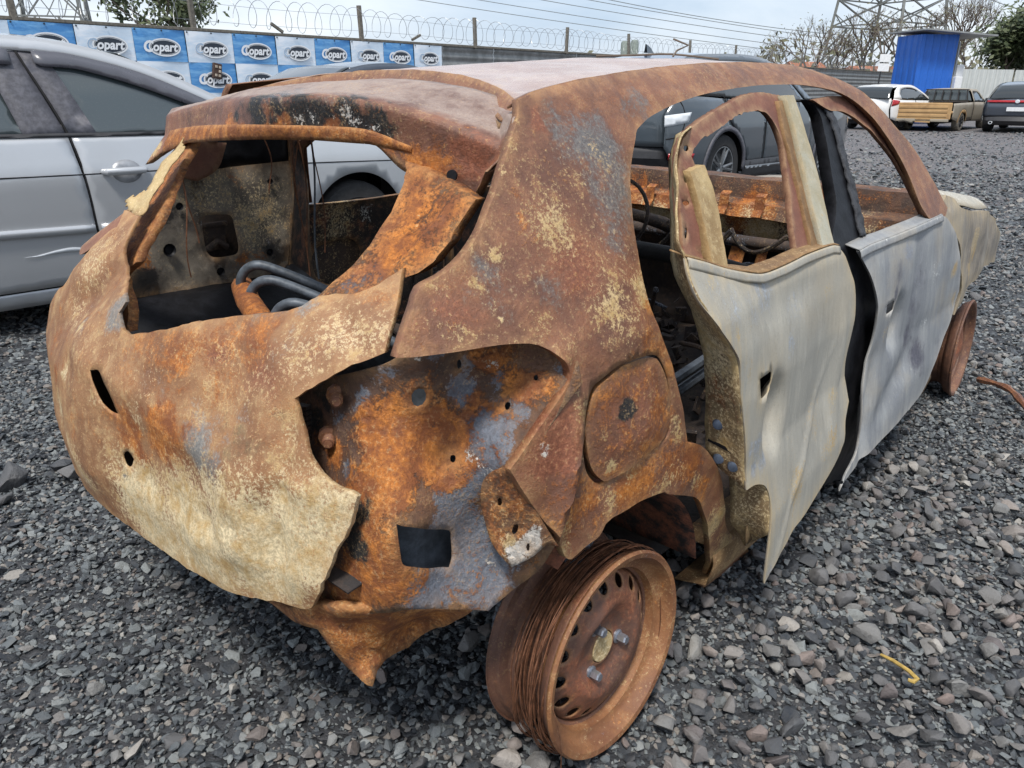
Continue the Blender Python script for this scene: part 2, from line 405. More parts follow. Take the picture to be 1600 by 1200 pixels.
def sheet(name, parent, mat, kind, outline, holes=(), off=0.0, g=.014, thick=.0025, dents=(), wob=(.0025, 9), base=None, blots=(), edge=.5, edgew=.012,
          flange=0.0, mirror=False, jag=.0, ctrl=None, normal=None, label=None, seed=0.0, dents3=()):
    """a pressed-steel sheet: a piece of a body surface cut to its outline, dented, given thickness and folded edges"""
    if kind == 'C':
        U, V_, N = basis(normal); O3 = np.array(outline); allp = np.array(list(outline) + list(ctrl or []))
        o0 = allp.mean(0); ev = tps(np.c_[(allp - o0) @ U, (allp - o0) @ V_], (allp - o0) @ N, 2e-4)
        to2 = lambda q: np.c_[(np.array(q) - o0) @ U, (np.array(q) - o0) @ V_]
        outline = to2(outline); holes = [to2(h) for h in holes]
        f3 = lambda q: o0 + q[:, :1] * U + q[:, 1:2] * V_ + (ev(q) - off)[:, None] * N; nin = -N
    else:
        oo = (lambda a, b: off(a, b)) if callable(off) else (lambda a, b: off)
        if kind == 'S': f3 = lambda q: np.c_[q[:, 0], surf_S(q[:, 0], q[:, 1]) + oo(q[:, 0], q[:, 1]), q[:, 1]]; nin = np.array([0, 1., 0])
        elif kind == 'B': f3 = lambda q: np.c_[surf_B(q[:, 0], q[:, 1]) + oo(q[:, 0], q[:, 1]), q[:, 0], q[:, 1]]; nin = np.array([1., 0, 0])
        elif kind == 'T': f3 = lambda q: np.c_[q[:, 0], q[:, 1], surf_T(q[:, 0], q[:, 1]) + oo(q[:, 0], q[:, 1])]; nin = np.array([0, 0, -1.])
        elif kind == 'Y': f3 = lambda q: np.c_[q[:, 0], np.full(len(q), 0.) + oo(q[:, 0], q[:, 1]), q[:, 1]]; nin = np.array([0, 1., 0])
    out = resample(outline, g); hol = [resample(h, min(g, .008), corner=80) for h in holes]
    if jag: out = out + RNG.normal(0, jag, out.shape)
    P, F, e = triangulate(out, hol, g)
    P3 = f3(P); P3 = P3 + wobble(P3, wob[0], wob[1], seed)[:, None] * (-nin)
    for a, b_, r, h in dents:                                    # gaussian dents: a, b on the sheet, h > 0 pushes inwards
        if hasattr(r, '__len__'):
            ra, rb, rot = r[:3]; da, db = P[:, 0] - a, P[:, 1] - b_
            d2 = ((da * math.cos(rot) + db * math.sin(rot)) / ra) ** 2 + ((-da * math.sin(rot) + db * math.cos(rot)) / rb) ** 2
        else: d2 = ((P[:, 0] - a) ** 2 + (P[:, 1] - b_) ** 2) / r ** 2
        P3 = P3 + (h * np.exp(-(d2 ** 2 if hasattr(r, '__len__') and len(r) > 3 else d2)))[:, None] * nin
    for x_, y_, z_, r_, h_ in dents3:
        P3 = P3 + (h_ * np.exp(-((P3 - np.array([x_, y_, z_])) ** 2).sum(1) / r_ ** 2))[:, None] * nin
    # orient the faces outwards
    t = P3[F]; nn = np.cross(t[:, 1] - t[:, 0], t[:, 2] - t[:, 0]).mean(0)
    if nn @ nin > 0: F = F[:, ::-1]
    E_ = edge * np.exp(-e / edgew)
    V3, FF = P3, [tuple(f) for f in F]
    if flange:                                                   # fold the free edge inwards
        cnt = {}
        for f in FF:
            for i in range(3):
                k = (f[i], f[(i + 1) % 3]); cnt[tuple(sorted(k))] = cnt.get(tuple(sorted(k)), []) + [k]
        be = [v[0] for v in cnt.values() if len(v) == 1]; be = [k for k in be if max(k) < len(out)]
        idx = {}; ext = []
        c2 = P.mean(0)
        for a, b_ in be:
            for i in (a, b_):
                if i not in idx: idx[i] = len(V3) + len(ext); ext.append(V3[i] + nin * flange)
        V3 = np.r_[V3, np.array(ext)]; E_ = np.r_[E_, np.full(len(ext), edge * .3)]
        FF += [(b_, a, idx[a], idx[b_]) for a, b_ in be]
    if mirror:
        V3 = V3 * np.array([1, -1, 1]); FF = [tuple(reversed(f)) for f in FF]
    me = mesh_of(name, V3, FF)
    wear(me, V3, blots, base, E_)
    if flange: me.set_sharp_from_angle(angle=R(50))
    o = link(name, me, mat, parent)
    if thick: solid(o, thick)
    if label: o['label'] = label
    return o
def ribbon(name, parent, mat, ra, rb, k=4, step=.015, thick=.003, base=None, blots=(), wob=(.001, 20), edge=.6, bulge=0.0, mid=None, label=None):
    """a strip between two edge lines"""
    A = resample(ra, step, False) ; n = len(A)
    Bq = np.array(rb, float); s = np.r_[0, np.cumsum(np.linalg.norm(np.diff(Bq, axis=0), axis=1))]
    Aq = np.array(ra, float)
    sa = np.r_[0, np.cumsum(np.linalg.norm(np.diff(Aq, axis=0), axis=1))]; sA = np.r_[0, np.cumsum(np.linalg.norm(np.diff(A, axis=0), axis=1))]; sA = sA / sA[-1] * sa[-1]
    ti = np.interp(sA, sa, np.arange(len(Aq)))
    if len(Bq) == len(Aq): Bs = np.stack([np.interp(ti, np.arange(len(Bq)), Bq[:, i]) for i in range(3)], 1)
    else: Bs = np.stack([np.interp(sA / sA[-1] * s[-1], s, Bq[:, i]) for i in range(3)], 1)
    rows = []; ed = []
    nrm = np.cross((Bs - A).mean(0), (A[-1] - A[0])); nrm = nrm / (np.linalg.norm(nrm) + 1e-9)
    for j in range(k + 1):
        t = j / k; rows.append(A * (1 - t) + Bs * t + nrm * bulge * 4 * t * (1 - t)); ed += [edge * math.exp(-min(t, 1 - t) * 6)] * n
    V = np.concatenate(rows); V = V + wobble(V, wob[0], wob[1])[:, None] * nrm
    F = [(j * n + i, j * n + i + 1, (j + 1) * n + i + 1, (j + 1) * n + i) for j in range(k) for i in range(n - 1)]
    me = mesh_of(name, V, F); wear(me, V, blots, base, np.array(ed))
    o = link(name, me, mat, parent)
    if thick: solid(o, thick, 0)
    if label: o['label'] = label
    return o

DATA = {
 'tailgate_skin': [(417,786),(380,824),(340,864),(301,906),(276,916),(316,943),(221,939),(204,918),(192,902),(173,877),(139,855),(77,837),(31,821),(42,800),(15,783),(-16,775),(-121,801),(-203,826),(-273,844),(-338,858),(-396,871),(-418,880),(-435,894),(-486,902),(-516,916),(-536,938),(-552,916),(-575,876),(-588,841),(-569,831),(-551,821),(-531,807),(-514,793),(-499,782),(-486,771),(-492,755),(-508,730),(-529,701),(-541,688),(-555,678),(-578,666),(-613,661),(-607,626),(-580,561),(-567,522),(-540,468),(-522,450),(-484,444),(-435,433),(-381,422),(-323,415),(-263,411),(-194,402),(-123,397),(-59,397),(7,401),(121,397),(420,360),(600,370),(660,420),(655,550),(580,690),(470,765)],
 'tailgate_skin_h0': [(59,688),(29,686),(10,678),(-7,677),(-28,663),(3,664),(31,668)],
 'tailgate_skin_h1': [(-31,563),(-50,575),(-66,564),(-55,547),(-38,544)],
 'hatch_column': [(-406,873),(-423,892),(-444,931),(-449,957),(-449,981),(-446,1015),(-440,1039),(-411,1074),(-492,1054),(-572,1027),(-572,1019),(-572,994),(-574,967),(-570,947),(-559,933),(-540,925),(-511,910),(-473,890)],
 'hatch_column_left': [(387,1069),(463,1063),(505,1022),(415,966),(394,917),(345,881),(338,846),(264,799),(186,753),(81,750),(118,789),(208,832),(198,840),(178,859),(197,895),(221,933),(271,976),(318,1022),(354,1052)],
 'hatch_torn': [(322,1074),(330,1053),(326,1020),(297,981),(337,969),(366,960),(352,951),(298,942),(225,936),(234,958),(249,990),(280,1031),(280,1063)],
 'quarter_edge': [(643,820),(497,871),(404,923),(388,939),(334,930),(412,865),(544,821)],
 'quarter_panel': [(-81,1165),(-33,1176),(81,1192),(183,1202),(297,1212),(457,1223),(668,1234),(899,1238),(1070,1234),(1199,1211),(1326,1176),(1461,1102),(1592,1010),(1671,923),(1738,834),(1668,803),(1562,810),(1497,867),(1473,955),(1404,1048),(1290,1130),(1158,1173),(990,1189),(778,1189),(614,1182),(461,1170),(328,1152),(238,1132),(185,1110),(145,1069),(107,1022),(81,975),(66,938),(57,901),(54,862),(63,821),(92,761),(114,711),(133,659),(153,588),(205,564),(263,512),(316,448),(353,376),(403,290),(495,213),(807,-16),(708,-10),(588,15),(497,43),(381,203),(325,295),(265,388),(217,447),(98,507),(88,515),(24,524),(-24,527),(-68,530),(-84,525),(-99,508),(-133,502),(-165,496),(-180,506),(-191,530),(-231,596),(-263,649),(-282,689),(-252,714),(-215,746),(-174,776),(-161,789),(-160,802),(-168,815),(-189,838),(-203,847),(-218,852),(-249,857),(-279,860),(-337,863),(-389,866),(-412,869),(-387,901),(-367,924),(-350,943),(-308,956),(-268,976),(-232,1003),(-203,1031),(-187,1046),(-128,1111),(-93,1144)],
 'quarter_panel_h0': [(-95,773),(-42,785),(23,782),(55,774),(73,753),(88,722),(95,688),(97,651),(88,621),(47,610),(-26,601),(-89,598),(-110,610),(-136,643),(-147,694),(-147,722),(-137,744),(-117,765)],
 'fuel_door': [(-84,767),(-34,778),(28,776),(57,768),(71,749),(86,721),(94,687),(95,650),(86,625),(45,614),(-24,604),(-80,600),(-96,609),(-122,640),(-133,689),(-131,714),(-121,737),(-103,759)],
 'rear_door': [(99,929),(151,914),(214,894),(283,876),(362,860),(473,856),(615,856),(777,850),(823,842),(874,800),(925,735),(941,672),(936,599),(926,539),(949,469),(962,428),(935,385),(928,329),(879,306),(805,283),(683,258),(569,243),(479,235),(409,217),(380,209),(383,257),(393,327),(396,390),(375,433),(328,456),(283,463),(283,501),(256,586),(223,668),(206,739),(177,776),(143,809),(120,836),(93,871),(90,907)],
 'rear_door_h0': [(307,681),(343,680),(370,676),(374,645),(341,640),(315,641)],
 'front_door': [(959,812),(1043,816),(1228,815),(1433,816),(1654,820),(1752,784),(1843,722),(1928,615),(1970,529),(1910,463),(1809,398),(1687,326),(1651,296),(1577,263),(1358,235),(1145,217),(1046,214),(942,202),(936,183),(961,218),(1036,252),(1060,285),(1056,333),(1059,377),(1064,437),(1089,497),(1110,558),(1101,627),(1072,695),(1016,760)],
 'front_door_h0': [(1157,644),(1207,646),(1216,619),(1165,617)],
 'rear_door_frame': [(269,1098),(321,1114),(360,1124),(462,1142),(574,1161),(667,1171),(756,1172),(846,1165),(807,1089),(799,1016),(759,938),(727,851),(613,860),(636,901),(677,964),(711,1021),(736,1065),(731,1107),(705,1131),(638,1137),(542,1131),(427,1108),(349,1096),(304,1084),(278,1068),(281,1050),(252,981),(221,904),(132,923),(172,990),(228,1066)],
 'rear_door_frame_h0': [(279,1082),(273,1079),(265,1078),(259,1079),(259,1083),(265,1087),(273,1088),(279,1086)],
 'rear_door_frame_h1': [(237,1037),(230,1031),(223,1029),(220,1032),(223,1038),(229,1043),(236,1045),(239,1042)],
 'rear_door_frame_h2': [(172,954),(165,949),(159,947),(156,950),(159,956),(166,962),(172,964),(175,961)],
 'rear_door_frame_h3': [(216,920),(210,915),(203,913),(200,916),(202,922),(209,927),(215,928),(219,925)],
 'rear_door_frame_h4': [(215,997),(210,995),(205,994),(201,996),(201,999),(205,1001),(211,1002),(215,1000)],
 'frame_channel': [(228,1049),(297,1054),(295,1008),(276,947),(248,890),(197,907),(218,970)],
 'frame_post_brown': [(784,1152),(846,1158),(779,1039),(745,927),(753,848),(685,855),(710,939),(740,1047),(753,1100)],
 'frame_post_pale': [(813,1166),(870,1167),(855,1095),(841,998),(812,901),(801,845),(725,853),(737,929),(771,1041)],
 'b_pillar': [(1045,1154),(1085,1158),(1152,1154),(1148,1089),(1128,1001),(1097,887),(1084,803),(1129,739),(1201,667),(1256,589),(1261,516),(1226,455),(1221,384),(1273,256),(1360,134),(1359,16),(1158,93),(1067,115),(1050,179),(1062,268),(1015,451),(958,638),(919,757),(874,832),(978,918),(1015,999),(1059,1110)],
 'front_door_frame': [(1030,1155),(1154,1163),(1263,1161),(1369,1149),(1451,1110),(1559,1028),(1638,933),(1680,838),(1702,807),(1570,807),(1543,842),(1503,922),(1443,999),(1376,1053),(1285,1098),(1198,1124),(1101,1130)],
 'fender': [(1676,821),(1755,870),(1818,854),(1859,823),(2038,792),(2295,764),(2475,719),(2965,575),(2930,507),(2873,482),(2382,547),(2278,519),(2089,518),(2033,473),(1990,440),(2001,523),(1946,611),(1873,704),(1766,778)],
 'shut_outer': [(275,-671,1118),(225,-683,1104),(183,-703,1070),(141,-733,1017),(96,-768,956),(99,-781,929),(90,-793,907),(93,-810,871),(120,-823,836),(143,-831,809),(177,-834,776),(206,-838,739),(223,-843,668),(256,-842,586),(283,-840,501),(283,-847,463),(328,-845,456),(375,-845,433),(396,-852,390),(394,-861,319)],
 'shut_inner': [(441,-575,1111),(365,-589,1098),(310,-613,1059),(260,-648,999),(209,-686,931),(194,-701,902),(185,-714,876),(191,-729,844),(209,-738,819),(220,-742,794),(229,-746,769),(247,-752,714),(256,-757,652),(268,-756,596),(284,-755,519),(305,-755,492),(386,-755,453),(390,-762,419),(387,-777,323),(480,-775,215)],
 'sp_top': [(-52,600,1133),(-39,520,1146),(-48,360,1164),(-55,240,1177),(-80,59,1184),(-79,-80,1189),(-73,-198,1192),(-58,-312,1187),(-35,-414,1172),(-16,-482,1151),(-99,-592,1141)],
 'sp_ridge': [(-68,600,1114),(-78,540,1126),(-116,330,1146),(-151,130,1158),(-204,-102,1166),(-193,-242,1167),(-175,-354,1160),(-151,-448,1142),(-123,-531,1116),(-106,-574,1101),(-107,-598,1122)],
 'sp_low': [(-75,595,1073),(-82,535,1082),(-119,330,1099),(-160,130,1109),(-192,-72,1116),(-182,-219,1118),(-163,-343,1115),(-143,-429,1100),(-121,-502,1080),(-105,-545,1068),(-110,-595,1095)],
 'sp_edge': [(-121,610,1006),(-100,550,1036),(-127,360,1071),(-162,140,1086),(-185,-67,1098),(-176,-216,1102),(-157,-344,1100),(-143,-402,1061),(-124,-471,1033),(-107,-523,1014),(-142,-590,1068)],
 'recess_ctrl': [(-370,-401,750),(-342,-620,850),(-287,-630,685),(-385,-545,692),(-170,-690,824),(-158,-752,791),(-268,-735,684),(-410,-655,609),(-440,-497,429),(-400,-661,479),(-285,-710,433),(-196,-768,519),(-290,-655,520),(-258,-680,595),(-360,-586,833),(-385,-389,653),(-230,-655,756)],
 'recess_outline': [(-373,-356,729),(-369,-505,792),(-360,-584,821),(-342,-619,844),(-288,-638,855),(-169,-688,848),(-149,-721,835),(-142,-757,813),(-152,-772,785),(-219,-758,722),(-259,-747,678),(-222,-762,611),(-195,-773,538),(-210,-748,488),(-246,-721,453),(-285,-710,433),(-346,-683,454),(-400,-660,476),(-421,-627,465),(-436,-551,434),(-445,-455,398),(-447,-409,439),(-413,-394,585),(-377,-338,691)],
 'recess_hole': [(-406,-652,617),(-377,-656,606),(-339,-654,585),(-308,-653,566),(-305,-653,549),(-308,-657,519),(-320,-663,507),(-351,-663,521),(-385,-662,542),(-402,-657,554),(-406,-657,575)],
 'recess_hole_0': [(-310,-615,763),(-314,-612,755),(-320,-608,753),(-326,-606,756),(-329,-605,764),(-330,-606,773),(-327,-610,781),(-322,-614,784),(-315,-617,781),(-311,-617,772)],
 'recess_hole_1': [(-216,-691,751),(-220,-692,747),(-222,-690,745),(-222,-686,746),(-220,-682,750),(-217,-681,753),(-215,-684,755),(-214,-688,754)],
 'recess_hole_2': [(-284,-645,672),(-286,-645,668),(-288,-643,666),(-290,-640,668),(-289,-638,671),(-287,-637,675),(-284,-640,676),(-283,-643,675)],
 'recess_hole_3': [(-261,-640,810),(-262,-639,804),(-265,-638,802),(-268,-638,806),(-269,-638,812),(-269,-639,817),(-266,-640,819),(-263,-640,816)],
 'recess_hole_4': [(-178,-712,787),(-180,-712,784),(-181,-710,783),(-182,-707,784),(-181,-705,787),(-179,-705,789),(-177,-706,791),(-177,-709,790)],
 'bolt_0': [(-371,-484,754)],
 'bolt_1': [(-384,-472,687)],
 'recess_patch': [(-278,-696,652),(-277,-719,675),(-275,-737,685),(-269,-749,675),(-248,-760,627),(-229,-771,586),(-205,-782,539),(-222,-773,551),(-242,-762,536),(-267,-740,518),(-274,-724,534),(-277,-710,552),(-276,-694,586),(-278,-689,622)],
 'patch_hole_0': [(-266,-722,620),(-266,-720,614),(-267,-717,611),(-268,-714,612),(-268,-714,618),(-269,-715,623),(-268,-718,627),(-267,-721,625)],
 'patch_hole_1': [(-255,-745,574),(-257,-743,568),(-259,-740,566),(-260,-737,570),(-259,-737,576),(-257,-739,582),(-255,-743,584),(-254,-745,581)],
 'patch_hole_2': [(-246,-759,549),(-247,-758,544),(-249,-756,544),(-250,-755,549),(-248,-756,555),(-246,-758,555)],
 'tow_bracket': [(-430,-300,324),(-469,-517,449),(-453,-586,470),(-412,-616,460),(-325,-629,414),(-292,-682,423),(-292,-621,354),(-317,-551,294),(-375,-562,311),(-395,-567,310),(-419,-582,295),(-426,-553,305),(-430,-527,316),(-449,-516,358),(-462,-510,394),(-458,-433,369)],
 'tow_bracket_ctrl': [(-430,-300,321),(-470,-516,437),(-410,-611,449),(-299,-660,409),(-419,-581,297),(-430,-527,316),(-320,-554,307),(-418,-568,381),(-380,-562,316)],
 'roof_lip_top': [(-38,116,1199),(62,172,1209),(156,208,1218),(211,89,1222),(144,-156,1214),(93,-316,1200),(27,-450,1181),(-18,-516,1169)],
 'roof_lip_low': [],
 'tail_dents': [(-545,-14,531,23,5),(-543,-108,542,25,7),(-539,-208,533,23,8),(-528,-318,534,22,8),(-515,-389,555,22,8),(-500,-446,596,19,8),(-488,-478,635,19,8),(-474,-489,675,16,7),(-461,-487,710,16,6),(-449,-487,742,15,4),(-543,-134,476,29,-6),(-535,-273,482,29,-7),(-518,-395,521,28,-7),(-493,-477,589,24,-7),(-475,-515,654,22,-6),(-458,-517,699,16,-5),(-514,-289,666,60,-8),(-438,-560,716,14,-4),(-439,-381,806,57,6),(-385,-473,852,46,-6)],
 'valance_dents': [(-432,-574,411,25,22),(-451,-552,410,25,14),(-320,-581,348,36,30),(-307,-623,382,31,20),(-392,-584,392,10,-16),(-385,-567,355,9,-16),(-389,-562,325,9,-14),(-402,-569,309,9,-10),(-353,-564,339,15,12),(-468,-529,431,19,10)],
 'pocket_dents': [(-369,-536,745,8,-10),(-373,-538,725,8,-11),(-380,-541,705,8,-11),(-387,-544,686,8,-11),(-396,-547,668,8,-10),(-405,-552,650,8,-9),(-243,-645,805,11,-10),(-222,-654,805,11,-10),(-203,-666,804,11,-10),(-187,-682,801,11,-10),(-177,-702,796,11,-8),(-320,-611,768,20,-8),(-320,-611,768,12,6),(-218,-687,750,10,-5),(-286,-641,671,10,-5),(-293,-623,695,42,12),(-365,-606,675,41,-7),(-253,-645,740,24,12),(-235,-647,776,24,10),(-358,-579,793,36,8),(-372,-639,638,45,-6),(-261,-667,523,35,-8),(-438,-565,530,38,8),(-422,-633,510,46,-8),(-349,-673,485,38,6),(-197,-689,776,28,10)],
 'sp_hole': [(-131,-497,1056)]}
def D(k): return [tuple(q / 1000 for q in p) for p in DATA[k]]
